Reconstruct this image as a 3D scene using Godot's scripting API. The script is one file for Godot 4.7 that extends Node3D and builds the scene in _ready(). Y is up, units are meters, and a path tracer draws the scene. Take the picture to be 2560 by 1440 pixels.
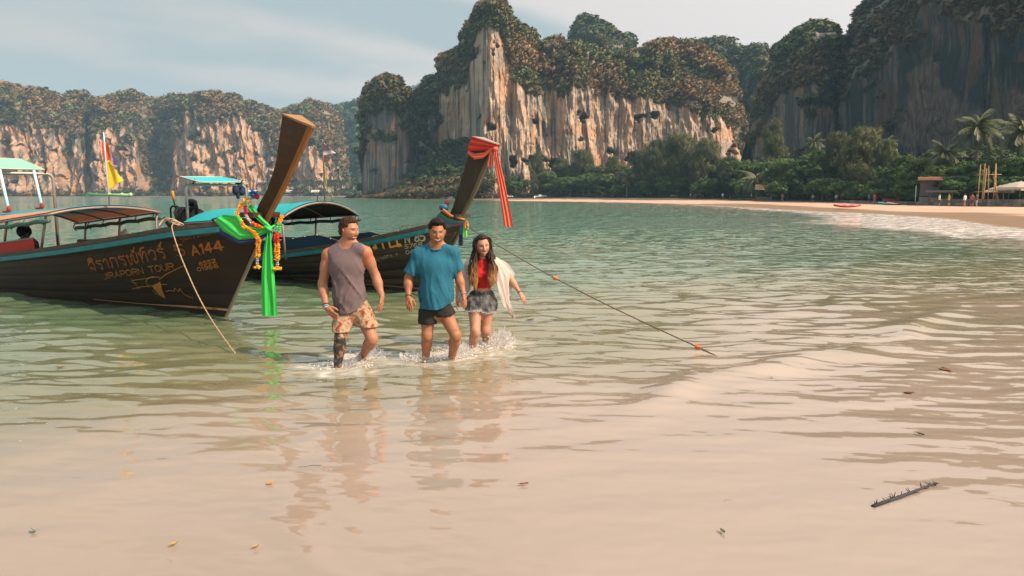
extends Node3D
# A bay under limestone cliffs: two longtail boats in the shallows, three people wading ashore.

const CAM_H := 1.9
const FOC := 1850.0          # focal length in pixels of a 2560 wide frame
const PITCH := 0.126347      # radians below the horizontal
const SUN_DIR := Vector3(0.76, 0.80, 0.42)

var used := {}
var mats := {}
var rng := RandomNumberGenerator.new()
var n_a := FastNoiseLite.new()
var n_b := FastNoiseLite.new()
var n_c := FastNoiseLite.new()
var n_ridge := FastNoiseLite.new()
var shore: PackedVector2Array
var lut := PackedFloat32Array()
const LX := -604.0
const LZ := -764.0
const LC := 2.0
const LNX := 440
const LNZ := 402


func _ready() -> void:
	var cam := Camera3D.new()
	cam.name = "camera"
	cam.position = Vector3(0, CAM_H, 0)
	cam.rotation = Vector3(-PITCH, 0, 0)
	cam.fov = rad_to_deg(2.0 * atan(720.0 / FOC))
	cam.near = 0.1
	cam.far = 4000.0
	add_child(cam)
	cam.current = true
	var env := Environment.new()
	env.background_mode = Environment.BG_SKY
	var sky := Sky.new()
	var sm := PanoramaSkyMaterial.new()
	sm.panorama = sky_picture()
	sm.energy_multiplier = 0.76
	sky.sky_material = sm
	env.sky = sky
	env.tonemap_mode = Environment.TONE_MAPPER_LINEAR
	env.tonemap_exposure = 1.3
	env.sdfgi_enabled = true
	env.ssao_enabled = true
	env.ssil_enabled = true
	env.fog_enabled = true
	env.fog_light_color = Color(0.66, 0.84, 0.95)
	env.fog_density = 0.00024
	var we := WorldEnvironment.new()
	we.name = "environment"
	we.environment = env
	add_child(we)
	var sun := DirectionalLight3D.new()
	sun.name = "sun"
	sun.light_color = Color(1.0, 0.89, 0.76)
	sun.light_energy = 1.6
	sun.light_angular_distance = 0.5
	sun.shadow_enabled = true
	sun.look_at_from_position(SUN_DIR * 100.0, Vector3.ZERO, Vector3.UP)
	add_child(sun)

	rng.seed = 7
	for q in [[n_a, 11], [n_b, 23], [n_c, 37], [n_ridge, 51]]:
		q[0].seed = q[1]
		q[0].frequency = 1.0
		q[0].noise_type = FastNoiseLite.TYPE_SIMPLEX_SMOOTH
		q[0].fractal_type = FastNoiseLite.FRACTAL_NONE
	n_b.fractal_type = FastNoiseLite.FRACTAL_FBM
	n_b.fractal_octaves = 4
	n_ridge.fractal_type = FastNoiseLite.FRACTAL_RIDGED
	n_ridge.fractal_octaves = 3
	var t0 := Time.get_ticks_msec()
	make_shore()
	make_ground()
	make_water()
	print("water ", Time.get_ticks_msec() - t0)
	make_cliffs()
	print("cliffs ", Time.get_ticks_msec() - t0)
	make_trees()
	print("trees ", Time.get_ticks_msec() - t0)
	make_beach_things()
	make_boats()
	print("boats ", Time.get_ticks_msec() - t0)
	make_people()
	print("people ", Time.get_ticks_msec() - t0)
	make_small_things()
	print("all ", Time.get_ticks_msec() - t0)


# ---------------------------------------------------------------- helpers

func sky_picture() -> Texture2D:
	var w := 1024
	var h := 512
	var im := Image.create(w, h, false, Image.FORMAT_RGBF)
	var n := FastNoiseLite.new()
	n.seed = 12
	n.noise_type = FastNoiseLite.TYPE_SIMPLEX_SMOOTH
	n.frequency = 1.0
	n.fractal_type = FastNoiseLite.FRACTAL_FBM
	n.fractal_octaves = 5
	n.fractal_gain = 0.55
	var sun := SUN_DIR.normalized()
	for y in h:
		var el := (0.5 - (y + 0.5) / h) * PI
		var ce := cos(el)
		var se := sin(el)
		for x in w:
			var az := (x + 0.5) / w * TAU   # Godot starts a panorama at -z
			var d := Vector3(sin(az) * ce, se, -cos(az) * ce)
			var toward := maxf(0.0, d.dot(sun)) ** 2.0
			var base := Color(0.53, 0.575, 0.585).lerp(Color(0.31, 0.49, 0.55), clampf(se * 1.3, 0.0, 1.0))
			if se > 0.0:
				var k := 1.0 / (se + 0.16)
				var p := Vector2(d.x * k, d.z * k)
				var q := Vector2(p.x * 0.82 - p.y * 0.57, p.x * 0.57 + p.y * 0.82)
				var c := n.get_noise_3d(q.x * 0.34 + 1.7, q.y * 0.95, 2.0) * 1.6 + 0.55
				c += 0.22 * n.get_noise_3d(q.x * 1.3, q.y * 2.4, 9.0)
				c += 0.30 * toward + 0.62 * d.x * ce
				c = smoothstep(-0.02, 0.64, c) * (0.72 + 0.28 * smoothstep(-0.55, 0.15, d.x * ce))
				var lum := 1.0 + 0.8 * smoothstep(0.20, 0.70, se)
				lum *= 0.97 + 0.30 * clampf(d.x * 1.2, -0.5, 0.6) + 0.22 * toward
				base = base.lerp(Color(0.87 * lum, 0.785 * lum, 0.755 * lum), c * 0.9)
			var warm := 1.0 + 0.35 * toward
			im.set_pixel(x, y, Color(base.r * warm, base.g * warm * (1.0 - 0.02 * toward), base.b * warm * (1.0 - 0.05 * toward)))
	return ImageTexture.create_from_image(im)


func numbered(n: String) -> String:
	if not used.has(n):
		used[n] = 0
		return n
	used[n] += 1
	return "%s_%03d" % [n, used[n]]


func tag(o: Node3D, label: String, category := "", group := "", kind := "") -> Node3D:
	o.set_meta("label", label)
	if category:
		o.set_meta("category", category)
	if group:
		o.set_meta("group", group)
	if kind:
		o.set_meta("kind", kind)
	return o


func thing(called: String, label: String, category: String, at := Vector3.ZERO, turn := 0.0, group := "") -> Node3D:
	var o := Node3D.new()
	o.name = numbered(called)
	add_child(o)
	o.position = at
	o.rotation.y = turn
	return tag(o, label, category, group)


func part(called: String, mesh: Mesh, parent: Node3D, at := Vector3.ZERO) -> MeshInstance3D:
	var o := MeshInstance3D.new()
	o.name = called
	o.mesh = mesh
	o.position = at
	parent.add_child(o, true)
	return o


func solo(called: String, mesh: Mesh, at := Vector3.ZERO) -> MeshInstance3D:
	var o := MeshInstance3D.new()
	o.name = numbered(called)
	o.mesh = mesh
	o.position = at
	add_child(o)
	return o


func at_px(px: float, py: float, depth: float) -> Vector3:
	# the point at that distance in front of the photographer seen at a place in the photograph (2560 wide)
	var y := -(py - 720.0) / FOC
	var dy := y * cos(PITCH) - sin(PITCH)
	var dz := cos(PITCH) + y * sin(PITCH)
	return Vector3((px - 1280.0) / FOC / dz * depth, CAM_H + dy / dz * depth, -depth)


func ground_px(px: float, py: float, h := 0.0) -> Vector3:
	var y := -(py - 720.0) / FOC
	var dy := y * cos(PITCH) - sin(PITCH)
	var dz := cos(PITCH) + y * sin(PITCH)
	return at_px(px, py, (h - CAM_H) / dy * dz)


func ip(t: Array, x: float) -> float:
	# piecewise linear table [x0, y0, x1, y1, ...]
	if x <= t[0]:
		return t[1]
	var i := 2
	while i < t.size():
		if x <= t[i]:
			var f: float = (x - t[i - 2]) / (t[i] - t[i - 2])
			return t[i - 1] + (t[i + 1] - t[i - 1]) * f
		i += 2
	return t[t.size() - 1]


func lin(r: float, g: float, b: float) -> Color:
	return Color(r, g, b).linear_to_srgb()


func mat(r: float, g: float, b: float, rough := 0.8, metal := 0.0) -> StandardMaterial3D:
	var key := "%.4f %.4f %.4f %.3f %.2f" % [r, g, b, rough, metal]
	if not mats.has(key):
		var m := StandardMaterial3D.new()
		m.albedo_color = lin(r, g, b)
		m.roughness = rough
		m.metallic_specular = 0.35
		m.metallic = metal
		mats[key] = m
	return mats[key]


func vmat(key: String, rough := 0.85, back := 0.0) -> StandardMaterial3D:
	if not mats.has(key):
		var m := StandardMaterial3D.new()
		m.vertex_color_use_as_albedo = true
		m.roughness = rough
		if back > 0.0:
			m.backlight_enabled = true
			m.backlight = Color(back, back, back)
		mats[key] = m
	return mats[key]


func noise_tex(freq: float, octaves: int, sd: int, size := 512, ramp: Gradient = null, type := FastNoiseLite.TYPE_SIMPLEX_SMOOTH) -> NoiseTexture2D:
	var n := FastNoiseLite.new()
	n.seed = sd
	n.frequency = freq
	n.noise_type = type
	n.fractal_type = FastNoiseLite.FRACTAL_FBM
	n.fractal_octaves = octaves
	var t := NoiseTexture2D.new()
	t.width = size
	t.height = size
	t.seamless = true
	t.noise = n
	if ramp:
		t.color_ramp = ramp
	return t


func ramp2(a: Color, b: Color, c: Color) -> Gradient:
	var g := Gradient.new()
	g.set_color(0, a)
	g.set_color(1, c)
	g.add_point(0.5, b)
	return g


func wood(key: String, a: Color, b: Color, c: Color, scale: Vector3, rough := 0.6, bump := 0.15) -> StandardMaterial3D:
	if not mats.has(key):
		var m := StandardMaterial3D.new()
		m.albedo_texture = noise_tex(0.02, 5, key.hash() % 1000, 256, ramp2(a, b, c))
		m.uv1_triplanar = true
		m.uv1_scale = scale
		m.roughness = rough
		m.heightmap_enabled = bump > 0.0
		if bump > 0.0:
			m.heightmap_texture = noise_tex(0.03, 4, 99, 256)
			m.heightmap_scale = bump
		mats[key] = m
	return mats[key]


class MB:
	var st := SurfaceTool.new()
	var color := Color.WHITE

	func _init() -> void:
		st.begin(Mesh.PRIMITIVE_TRIANGLES)
		st.set_smooth_group(1)

	func flat() -> MB:
		st.set_smooth_group(-1)
		return self

	func round_() -> MB:
		st.set_smooth_group(1)
		return self

	func tri(a: Vector3, b: Vector3, c: Vector3) -> void:
		st.set_color(color)
		st.add_vertex(a)
		st.set_color(color)
		st.add_vertex(b)
		st.set_color(color)
		st.add_vertex(c)

	func quad(a: Vector3, b: Vector3, c: Vector3, d: Vector3) -> void:
		tri(a, b, c)
		tri(a, c, d)

	func grid(p: PackedVector3Array, nu: int, nv: int, cols := PackedColorArray(), wrap := false) -> void:
		# p[v * nu + u]
		var has := cols.size() > 0
		for v in nv - 1:
			for u in (nu if wrap else nu - 1):
				var u1 := (u + 1) % nu
				var ids := [v * nu + u, v * nu + u1, (v + 1) * nu + u1, v * nu + u, (v + 1) * nu + u1, (v + 1) * nu + u]
				for k: int in ids:
					st.set_color(cols[k] if has else color)
					st.add_vertex(p[k])

	func tube(pts: PackedVector3Array, radii: PackedFloat32Array, sides := 8, cap := true, squash := 1.0) -> void:
		var n := pts.size()
		var ring := PackedVector3Array()
		var up := Vector3.UP
		var t0 := (pts[1] - pts[0]).normalized()
		if absf(t0.dot(up)) > 0.9:
			up = Vector3.RIGHT
		var side := t0.cross(up).normalized()
		for i in n:
			var t: Vector3
			if i == 0:
				t = pts[1] - pts[0]
			elif i == n - 1:
				t = pts[i] - pts[i - 1]
			else:
				t = (pts[i + 1] - pts[i]).normalized() + (pts[i] - pts[i - 1]).normalized()
			t = t.normalized()
			side = (side - t * side.dot(t)).normalized()
			var other := t.cross(side)
			var r: float = radii[mini(i, radii.size() - 1)]
			for s in sides:
				var a := TAU * s / sides
				ring.append(pts[i] + side * (cos(a) * r) + other * (sin(a) * r * squash))
		grid(ring, sides, n, PackedColorArray(), true)
		if cap:
			for s in sides:
				var s1 := (s + 1) % sides
				tri(pts[0], ring[s1], ring[s])
				tri(pts[n - 1], ring[(n - 1) * sides + s], ring[(n - 1) * sides + s1])

	func rod(a: Vector3, b: Vector3, r: float, sides := 8, r2 := -1.0) -> void:
		tube(PackedVector3Array([a, b]), PackedFloat32Array([r, r if r2 < 0.0 else r2]), sides)

	func box(c: Vector3, s: Vector3, b := Basis.IDENTITY) -> void:
		st.set_smooth_group(-1)
		var x := b.x * s.x * 0.5
		var y := b.y * s.y * 0.5
		var z := b.z * s.z * 0.5
		quad(c - x - y + z, c - x + y + z, c + x + y + z, c + x - y + z)
		quad(c + x - y - z, c + x + y - z, c - x + y - z, c - x - y - z)
		quad(c + x - y + z, c + x + y + z, c + x + y - z, c + x - y - z)
		quad(c - x - y - z, c - x + y - z, c - x + y + z, c - x - y + z)
		quad(c - x + y + z, c - x + y - z, c + x + y - z, c + x + y + z)
		quad(c - x - y - z, c - x - y + z, c + x - y + z, c + x - y - z)

	func ball(c: Vector3, r: Vector3, nu := 10, nv := 7, b := Basis.IDENTITY) -> void:
		var p := PackedVector3Array()
		for v in nv + 1:
			var th := PI * v / nv
			for u in nu:
				var ph := TAU * u / nu
				p.append(c + b * Vector3(sin(th) * cos(ph) * r.x, cos(th) * r.y, sin(th) * sin(ph) * r.z))
		grid(p, nu, nv + 1, PackedColorArray(), true)

	func sheet(p: PackedVector3Array, nu: int, nv: int, thick: Vector3, cols := PackedColorArray()) -> void:
		# a cloth: both faces and its edges
		grid(p, nu, nv, cols)
		var q := PackedVector3Array()
		var qc := PackedColorArray()
		for v in nv:
			for u in nu:
				q.append(p[v * nu + nu - 1 - u] + thick)
				if cols.size():
					qc.append(cols[v * nu + nu - 1 - u])
		grid(q, nu, nv, qc)

	func done(m: Material) -> ArrayMesh:
		st.generate_normals()
		st.set_material(m)
		return st.commit()


func arr_mesh(v: PackedVector3Array, n: PackedVector3Array, c: PackedColorArray, i: PackedInt32Array, m: Material, into: ArrayMesh = null) -> ArrayMesh:
	var a := []
	a.resize(Mesh.ARRAY_MAX)
	a[Mesh.ARRAY_VERTEX] = v
	a[Mesh.ARRAY_NORMAL] = n
	if c.size():
		a[Mesh.ARRAY_COLOR] = c
	a[Mesh.ARRAY_INDEX] = i
	var mesh := into if into else ArrayMesh.new()
	mesh.add_surface_from_arrays(Mesh.PRIMITIVE_TRIANGLES, a)
	mesh.surface_set_material(mesh.get_surface_count() - 1, m)
	return mesh


func grid_mesh(v: PackedVector3Array, c: PackedColorArray, nu: int, nv: int, m: Material, flip := false) -> ArrayMesh:
	# p[v * nu + u]; normals from neighbours
	var idx := PackedInt32Array()
	idx.resize((nu - 1) * (nv - 1) * 6)
	var k := 0
	for j in nv - 1:
		for i in nu - 1:
			var a := j * nu + i
			var b := a + 1
			var d := a + nu
			var e := d + 1
			idx[k] = a
			idx[k + 1] = d if flip else b
			idx[k + 2] = e
			idx[k + 3] = a
			idx[k + 4] = e
			idx[k + 5] = b if flip else d
			k += 6
	var nn := PackedVector3Array()
	nn.resize(v.size())
	for j in nv:
		var j0 := maxi(j - 1, 0) * nu
		var j1 := mini(j + 1, nv - 1) * nu
		for i in nu:
			var dv := v[j1 + i] - v[j0 + i]
			var du := v[j * nu + mini(i + 1, nu - 1)] - v[j * nu + maxi(i - 1, 0)]
			nn[j * nu + i] = (du.cross(dv) if flip else dv.cross(du)).normalized()
	return arr_mesh(v, nn, c, idx, m)


func scatter(called: String, mesh: Mesh, xf: Array, cols: PackedColorArray, parent: Node3D = null) -> MultiMeshInstance3D:
	var mm := MultiMesh.new()
	mm.transform_format = MultiMesh.TRANSFORM_3D
	mm.use_colors = cols.size() > 0
	mm.mesh = mesh
	mm.instance_count = xf.size()
	for i in xf.size():
		mm.set_instance_transform(i, xf[i])
		if cols.size():
			mm.set_instance_color(i, cols[i])
	var o := MultiMeshInstance3D.new()
	o.multimesh = mm
	if parent:
		o.name = called
		parent.add_child(o, true)
	else:
		o.name = numbered(called)
		add_child(o)
	o.set_meta("kind", "stuff")
	return o


func rand_basis(s: Vector3) -> Basis:
	return Basis(Vector3.UP, rng.randf() * TAU).rotated(Vector3.RIGHT, rng.randf_range(-0.5, 0.5)).scaled_local(s)


# ---------------------------------------------------------------- shore, ground and water

func make_shore() -> void:
	var t := [0.0, 1.2, 6.0, 0.2, 12.0, -4.0, 18.0, -11.0, 23.0, -21.0, 26.5, -31.0, 27.7, -40.0, 28.6, -44.0, 33.4, -56.7, 35.2, -69.0, 34.1, -81.7, 33.2, -95.0, 33.5, -110.0, 32.2, -142.0, 21.0, -178.0, -1.0, -206.0, -10.0, -245.0, -20.0, -272.0,
		-45.0, -292.0, -75.0, -335.0, -85.0, -350.0, -95.0, -420.0, -120.0, -560.0, -165.0, -640.0, -265.0, -680.0, -330.0, -660.0, -440.0, -640.0, -600.0, -620.0, -600.0, 30.0, -60.0, 12.0, -20.0, 5.0, -8.0, 2.5]
	shore = PackedVector2Array()
	for i in range(0, t.size(), 2):
		shore.append(Vector2(t[i], t[i + 1]))
	lut.resize(LNX * LNZ)
	var ns := shore.size()
	var xs := PackedFloat32Array()
	for j in LNZ:
		var z := LZ + j * LC
		xs.clear()
		for s in ns:
			var a := shore[s]
			var b := shore[(s + 1) % ns]
			if (a.y > z) != (b.y > z):
				xs.append(a.x + (z - a.y) / (b.y - a.y) * (b.x - a.x))
		for i in LNX:
			var p := Vector2(LX + i * LC, z)
			var d2 := 1e12
			for s in ns:
				var a := shore[s]
				var ab := shore[(s + 1) % ns] - a
				var ap := p - a
				var f := clampf(ap.dot(ab) / ab.length_squared(), 0.0, 1.0)
				d2 = minf(d2, (ap - ab * f).length_squared())
			var inside := false
			for x in xs:
				if x > p.x:
					inside = not inside
			lut[j * LNX + i] = -sqrt(d2) if inside else sqrt(d2)


func land(x: float, z: float) -> float:
	# metres inland from the waterline; negative on the water
	var fx := clampf((x - LX) / LC, 0.0, LNX - 1.01)
	var fz := clampf((z - LZ) / LC, 0.0, LNZ - 1.01)
	var i := int(fx)
	var j := int(fz)
	fx -= i
	fz -= j
	var k := j * LNX + i
	return lerpf(lerpf(lut[k], lut[k + 1], fx), lerpf(lut[k + LNX], lut[k + LNX + 1], fx), fz)


func level(d: float) -> float:
	if d > 0.0:
		if d < 30.0:
			return d * 0.011
		return 0.33 + (d - 30.0) * 0.02
	var w := -d
	return -(w * 0.017 if w < 14.0 else 0.238 + (w - 14.0) * 0.045 if w < 90.0 else 3.66)


func graded(from: float, to: float, mid: float, fine: float, grow: float) -> PackedFloat32Array:
	var left := PackedFloat32Array()
	var x := mid
	while x > from:
		x -= fine + absf(x - mid) * grow
		left.append(x)
	left.reverse()
	left.append(mid)
	x = mid
	while x < to:
		x += fine + absf(x - mid) * grow
		left.append(x)
	return left


func make_ground() -> void:
	var gx := graded(-900.0, 500.0, 8.0, 0.35, 0.028)
	var gz := graded(-1400.0, 60.0, -4.0, 0.3, 0.022)
	var v := PackedVector3Array()
	var c := PackedColorArray()
	for z in gz:
		for x in gx:
			var d := land(x, z)
			var y := level(d)
			var far := z < -240.0
			y += n_a.get_noise_2d(x * 0.5, z * 0.5) * (0.012 if d < 4.0 else 0.05)
			v.append(Vector3(x, y, z))
			var dry := Color(0.50, 0.335, 0.24)
			var wet := Color(0.19, 0.12, 0.068)
			var col := wet.lerp(dry, smoothstep(7.0, 13.0, d + n_a.get_noise_2d(x * 0.12, z * 0.05) * 6.0))
			if d < 0.0:
				col = Color(0.33, 0.26, 0.20)
			if z < -140.0 and not far:
				col = wet.lerp(dry, smoothstep(0.5, 3.0, d))
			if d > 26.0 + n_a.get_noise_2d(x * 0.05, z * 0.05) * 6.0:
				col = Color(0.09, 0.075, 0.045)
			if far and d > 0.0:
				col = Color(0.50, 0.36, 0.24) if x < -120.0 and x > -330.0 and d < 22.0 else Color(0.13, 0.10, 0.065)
			col = col * (1.0 + 0.16 * n_b.get_noise_2d(x * 0.35, z * 0.9))
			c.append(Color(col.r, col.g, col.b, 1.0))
	var m := vmat("ground", 0.95)
	m.heightmap_enabled = true
	m.heightmap_texture = noise_tex(0.05, 5, 3, 512)
	m.uv1_triplanar = true
	m.uv1_world_triplanar = true
	m.uv1_scale = Vector3(0.4, 1.0, 0.4)
	m.heightmap_scale = 3.0
	var g := solo("sand_ground", grid_mesh(v, c, gx.size(), gz.size(), m))
	tag(g, "pale sand of the sea bed and the curving beach", "", "", "structure")


var breakers := PackedVector2Array()

func crest_foam(x: float, z: float) -> float:
	var best := 9.0
	var p := Vector2(x, z)
	for i in breakers.size() - 1:
		best = minf(best, p.distance_to(Geometry2D.get_closest_point_to_segment(p, breakers[i], breakers[i + 1])))
	return smoothstep(0.75, 0.15, best + 0.35 * n_b.get_noise_2d(x * 1.2, z * 1.2))


var crests: Array = []

func wave(x: float, z: float, depth: float, step: float) -> float:
	var a := clampf(depth / 0.20, 0.22, 1.5) * (0.35 + 0.65 * smoothstep(3.5, 8.0, -z))
	var h := 0.0
	var f1 := clampf(1.4 - step / 0.22, 0.0, 1.0)
	if f1 > 0.0:
		h += n_a.get_noise_2d(x * 0.70 - z * 0.10, z * 2.1 + x * 0.16) * 0.026 * a * f1
		h += n_a.get_noise_2d(x * 0.22 + 40.0, z * 0.55 + x * 0.14) * 0.018 * a
	var f2 := clampf(1.4 - step / 0.075, 0.0, 1.0)
	if f2 > 0.0:
		h += n_a.get_noise_2d(x * 1.9 + z * 0.3 + 90.0, z * 5.2 - x * 0.5) * 0.0085 * a * f2
		h += n_a.get_noise_2d(x * 4.2 + z * 1.4 + 190.0, z * 10.5 - x * 2.0) * 0.0012 * f2
	for cr: PackedFloat32Array in crests:
		# [ax, az, bx, bz, height, width, bend]
		var ab := Vector2(cr[2] - cr[0], cr[3] - cr[1])
		var ap := Vector2(x - cr[0], z - cr[1])
		var t := ap.dot(ab) / ab.length_squared()
		if t > -0.3 and t < 1.3:
			var nrm := Vector2(-ab.y, ab.x).normalized()
			var s := ap.dot(nrm) + cr[6] * 4.0 * t * (1.0 - t) + n_a.get_noise_2d(x * 0.7, z * 0.7) * 0.12
			var e := smoothstep(-0.3, 0.15, t) * (1.0 - smoothstep(0.8, 1.3, t))
			h += cr[4] * exp(-(s * s) / (cr[5] * cr[5])) * e
	return h


func make_water() -> void:
	# swells that run in over the sand, highest where they are about to break
	var q1 := ground_px(1650, 985)
	var q2 := ground_px(2230, 880)
	crests.append(PackedFloat32Array([q1.x, q1.z, q2.x, q2.z, 0.075, 0.26, 0.25]))
	q1 = ground_px(2240, 838)
	q2 = ground_px(2400, 790)
	crests.append(PackedFloat32Array([q1.x, q1.z, q2.x, q2.z, 0.07, 0.26, 0.15]))
	q1 = ground_px(2000, 700)
	q2 = ground_px(2500, 640)
	crests.append(PackedFloat32Array([q1.x, q1.z, q2.x, q2.z, 0.05, 0.8, 0.9]))
	q1 = ground_px(60, 1130)
	q2 = ground_px(560, 1000)
	crests.append(PackedFloat32Array([q1.x, q1.z, q2.x, q2.z, 0.010, 0.30, 0.1]))
	q1 = ground_px(200, 1250)
	q2 = ground_px(700, 1120)
	crests.append(PackedFloat32Array([q1.x, q1.z, q2.x, q2.z, 0.007, 0.25, 0.1]))
	q1 = ground_px(640, 1300)
	q2 = ground_px(860, 1440)
	crests.append(PackedFloat32Array([q1.x, q1.z, q2.x, q2.z, 0.006, 0.10, 0.0]))

	for e: Vector2 in [Vector2(2170, 541), Vector2(2230, 551), Vector2(2290, 560), Vector2(2330, 573), Vector2(2372, 583), Vector2(2416, 594)]:
		var g := ground_px(e.x, e.y)
		breakers.append(Vector2(g.x, g.z))
	var white := Image.create(4, 4, false, Image.FORMAT_RGBA8)
	white.fill(Color.WHITE)
	var wt := ImageTexture.create_from_image(white)
	var bump := noise_tex(0.012, 5, 17, 1024)
	var bands := [[-3.0, 14.0, 0.5, 0.04, 0.70], [14.0, 26.0, 6.5, 0.05, 0.68], [26.0, 60.0, 34.0, 0.05, 0.68], [60.0, 150.0, 85.0, 0.07, 0.62], [150.0, 1000.0, 150.0, 0.12, 0.55]]
	var feet := [ground_px(845, 920), ground_px(905, 893), ground_px(1062, 900), ground_px(1128, 895), ground_px(1180, 877), ground_px(1216, 862)]
	var mesh: ArrayMesh = ArrayMesh.new()
	var cols := 620
	for band: Array in bands:
		var m := StandardMaterial3D.new()
		m.vertex_color_use_as_albedo = true
		m.albedo_texture = wt
		m.transparency = BaseMaterial3D.TRANSPARENCY_ALPHA
		m.roughness = band[3]
		m.metallic_specular = band[4]
		m.heightmap_enabled = true
		m.heightmap_texture = bump
		m.heightmap_scale = band[2]
		m.uv1_triplanar = true
		m.uv1_world_triplanar = true
		m.uv1_scale = Vector3(0.06, 0.1, 0.13) if band[0] < 20.0 else Vector3(0.07, 0.1, 0.06) if band[0] < 50.0 else Vector3(0.045, 0.1, 0.022) if band[0] < 120.0 else Vector3(0.03, 0.1, 0.008)
		var rows := PackedFloat32Array()
		var d: float = band[0]
		while d < band[1]:
			rows.append(d)
			d += maxf(0.03, d * d / 2600.0)
		rows.append(band[1])
		var v := PackedVector3Array()
		var c := PackedColorArray()
		v.resize(rows.size() * cols)
		c.resize(rows.size() * cols)
		var k := 0
		for row in rows:
			var z := -row
			var reach := (row + 6.0) * 1.15
			var step := maxf(0.03, row * row / 2600.0)
			step = maxf(step * 0.5, (2.0 * reach / cols) * 0.6)
			for i in cols:
				var x := (i * 2.0 / (cols - 1) - 1.0) * reach
				var ld := land(x, z)
				var depth := -level(ld)
				var deep := depth + clampf(-x * 0.016, -0.05, 0.10) + (0.03 * n_a.get_noise_2d(x * 0.3, z * 0.3) if row < 30.0 else 0.0) + 0.22 * smoothstep(11.0, 26.0, row) * smoothstep(2.0, 9.0, -ld) - 0.09 * smoothstep(8.6, 5.0, row)
				var y := wave(x, z, maxf(depth, 0.0), step) if row < 60.0 else 0.0
				v[k] = Vector3(x, y, z)
				var t := smoothstep(0.05, 0.19, deep)
				var col := Color(0.325, 0.258, 0.205).lerp(Color(0.185, 0.175, 0.100), t)
				col = col.lerp(Color(0.100, 0.152, 0.088), smoothstep(0.17, 0.36, deep))
				col = col.lerp(Color(0.034, 0.140, 0.078), smoothstep(0.30, 1.2, depth + x * 0.008 + 0.25 * smoothstep(18.0, 40.0, row) * smoothstep(4.0, 12.0, -ld)))
				if row > 120.0:
					col = col.lerp(Color(0.09, 0.15, 0.125), smoothstep(0.0, -160.0, x + 30.0))
				var alpha := clampf(0.74 + depth * 1.7, 0.0, 1.0)
				if ld > -0.25:
					alpha *= smoothstep(0.6, -0.25, ld)
				# foam: the sheet that runs up the beach, and the churned water round the legs
				var foam := 0.0
				if z < -30.0 and z > -200.0 and x > 0.0:
					var wide := ip([30.0, 5.0, 36.0, 7.0, 44.0, 10.5, 57.0, 11.0, 82.0, 6.0, 110.0, 2.8, 200.0, 1.8], row)
					var edge := -ld + n_a.get_noise_2d(x * 0.16, z * 0.16) * 1.6 + n_b.get_noise_2d(x * 0.9, z * 0.9) * 0.7
					foam = smoothstep(wide, wide * 0.55, edge) * smoothstep(-1.6, -0.4, edge)
					foam *= 1.15 + 0.8 * n_b.get_noise_2d(x * 1.3, z * 2.6)
					foam += 0.5 * smoothstep(0.35, 0.6, n_b.get_noise_2d(x * 0.35, z * 1.4)) * smoothstep(22.0, 9.0, -ld)
					foam = maxf(foam, crest_foam(x, z))
				elif row > 6.6 and row < 10.5 and x > -3.2 and x < 1.2:
					for ft: Vector3 in feet:
						var rr := Vector2((x - ft.x) * 0.8, z - ft.z).length()
						foam = maxf(foam, smoothstep(0.62, 0.08, rr + 0.30 * n_b.get_noise_2d(x * 3.5, z * 6.0)))
					foam *= 0.15 + 0.75 * maxf(0.0, n_b.get_noise_2d(x * 7.0, z * 11.0) + 0.25)
				if row > 14.0 and row < 60.0 and x > 2.0:
					foam = maxf(foam, 0.75 * smoothstep(0.35, 0.65, n_b.get_noise_2d(x * 0.55, z * 1.9)) * smoothstep(14.0, 4.0, -ld))
				foam = clampf(foam, 0.0, 1.0)
				col = col.lerp(Color(0.80, 0.74, 0.68), foam)
				alpha = maxf(alpha, foam * (1.0 if ld < 0.8 else 0.0))
				c[k] = Color(col.r, col.g, col.b, alpha)
				k += 1
		var one := grid_mesh(v, c, cols, rows.size(), m, true)
		mesh.add_surface_from_arrays(Mesh.PRIMITIVE_TRIANGLES, one.surface_get_arrays(0))
		mesh.surface_set_material(mesh.get_surface_count() - 1, m)
	var w := solo("sea_water", mesh)
	tag(w, "clear green sea turning to pale sand colour in the rippled shallows", "", "", "structure")


# ---------------------------------------------------------------- cliffs

var clump: ArrayMesh
var wisp: ArrayMesh
var leafy: ArrayMesh


func leaf_ball(n: int, size: float, squash: float, up: float, sd: int, long := 1.0) -> ArrayMesh:
	# many small leaf faces through a ball of radius 1
	var r := RandomNumberGenerator.new()
	r.seed = sd
	var v := PackedVector3Array()
	var nn := PackedVector3Array()
	var ix := PackedInt32Array()
	for i in n:
		var d := Vector3(r.randfn(), r.randfn(), r.randfn()).normalized()
		var p := d * pow(r.randf(), 0.4) * Vector3(1, squash, 1)
		var nrm := (d * 0.7 + Vector3(r.randfn(), r.randfn() + up, r.randfn()) * 0.6).normalized()
		var a := nrm.cross(Vector3(r.randfn(), r.randfn(), r.randfn())).normalized()
		if long > 1.5:
			a = (Vector3(d.x * 0.7, 0.55 + r.randfn() * 0.25, d.z * 0.7) + Vector3(r.randfn(), 0, r.randfn()) * 0.3).normalized()
			nrm = a.cross(Vector3(r.randfn(), r.randfn(), r.randfn())).normalized()
		var b := nrm.cross(a).normalized()
		var s := size * r.randf_range(0.6, 1.3)
		a *= s * long
		b *= s * (0.7 if long < 1.5 else 0.22)
		var k := v.size()
		v.append_array([p - a, p + b * 0.8 - a * 0.1, p + a, p - b * 0.8 + a * 0.1])
		var sn := (d * 0.85 + nrm * 0.3).normalized()
		nn.append_array([sn, sn, sn, sn])
		ix.append_array([k, k + 1, k + 2, k, k + 2, k + 3])
	return arr_mesh(v, nn, PackedColorArray(), ix, vmat("foliage", 0.75, 0.5))


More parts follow.
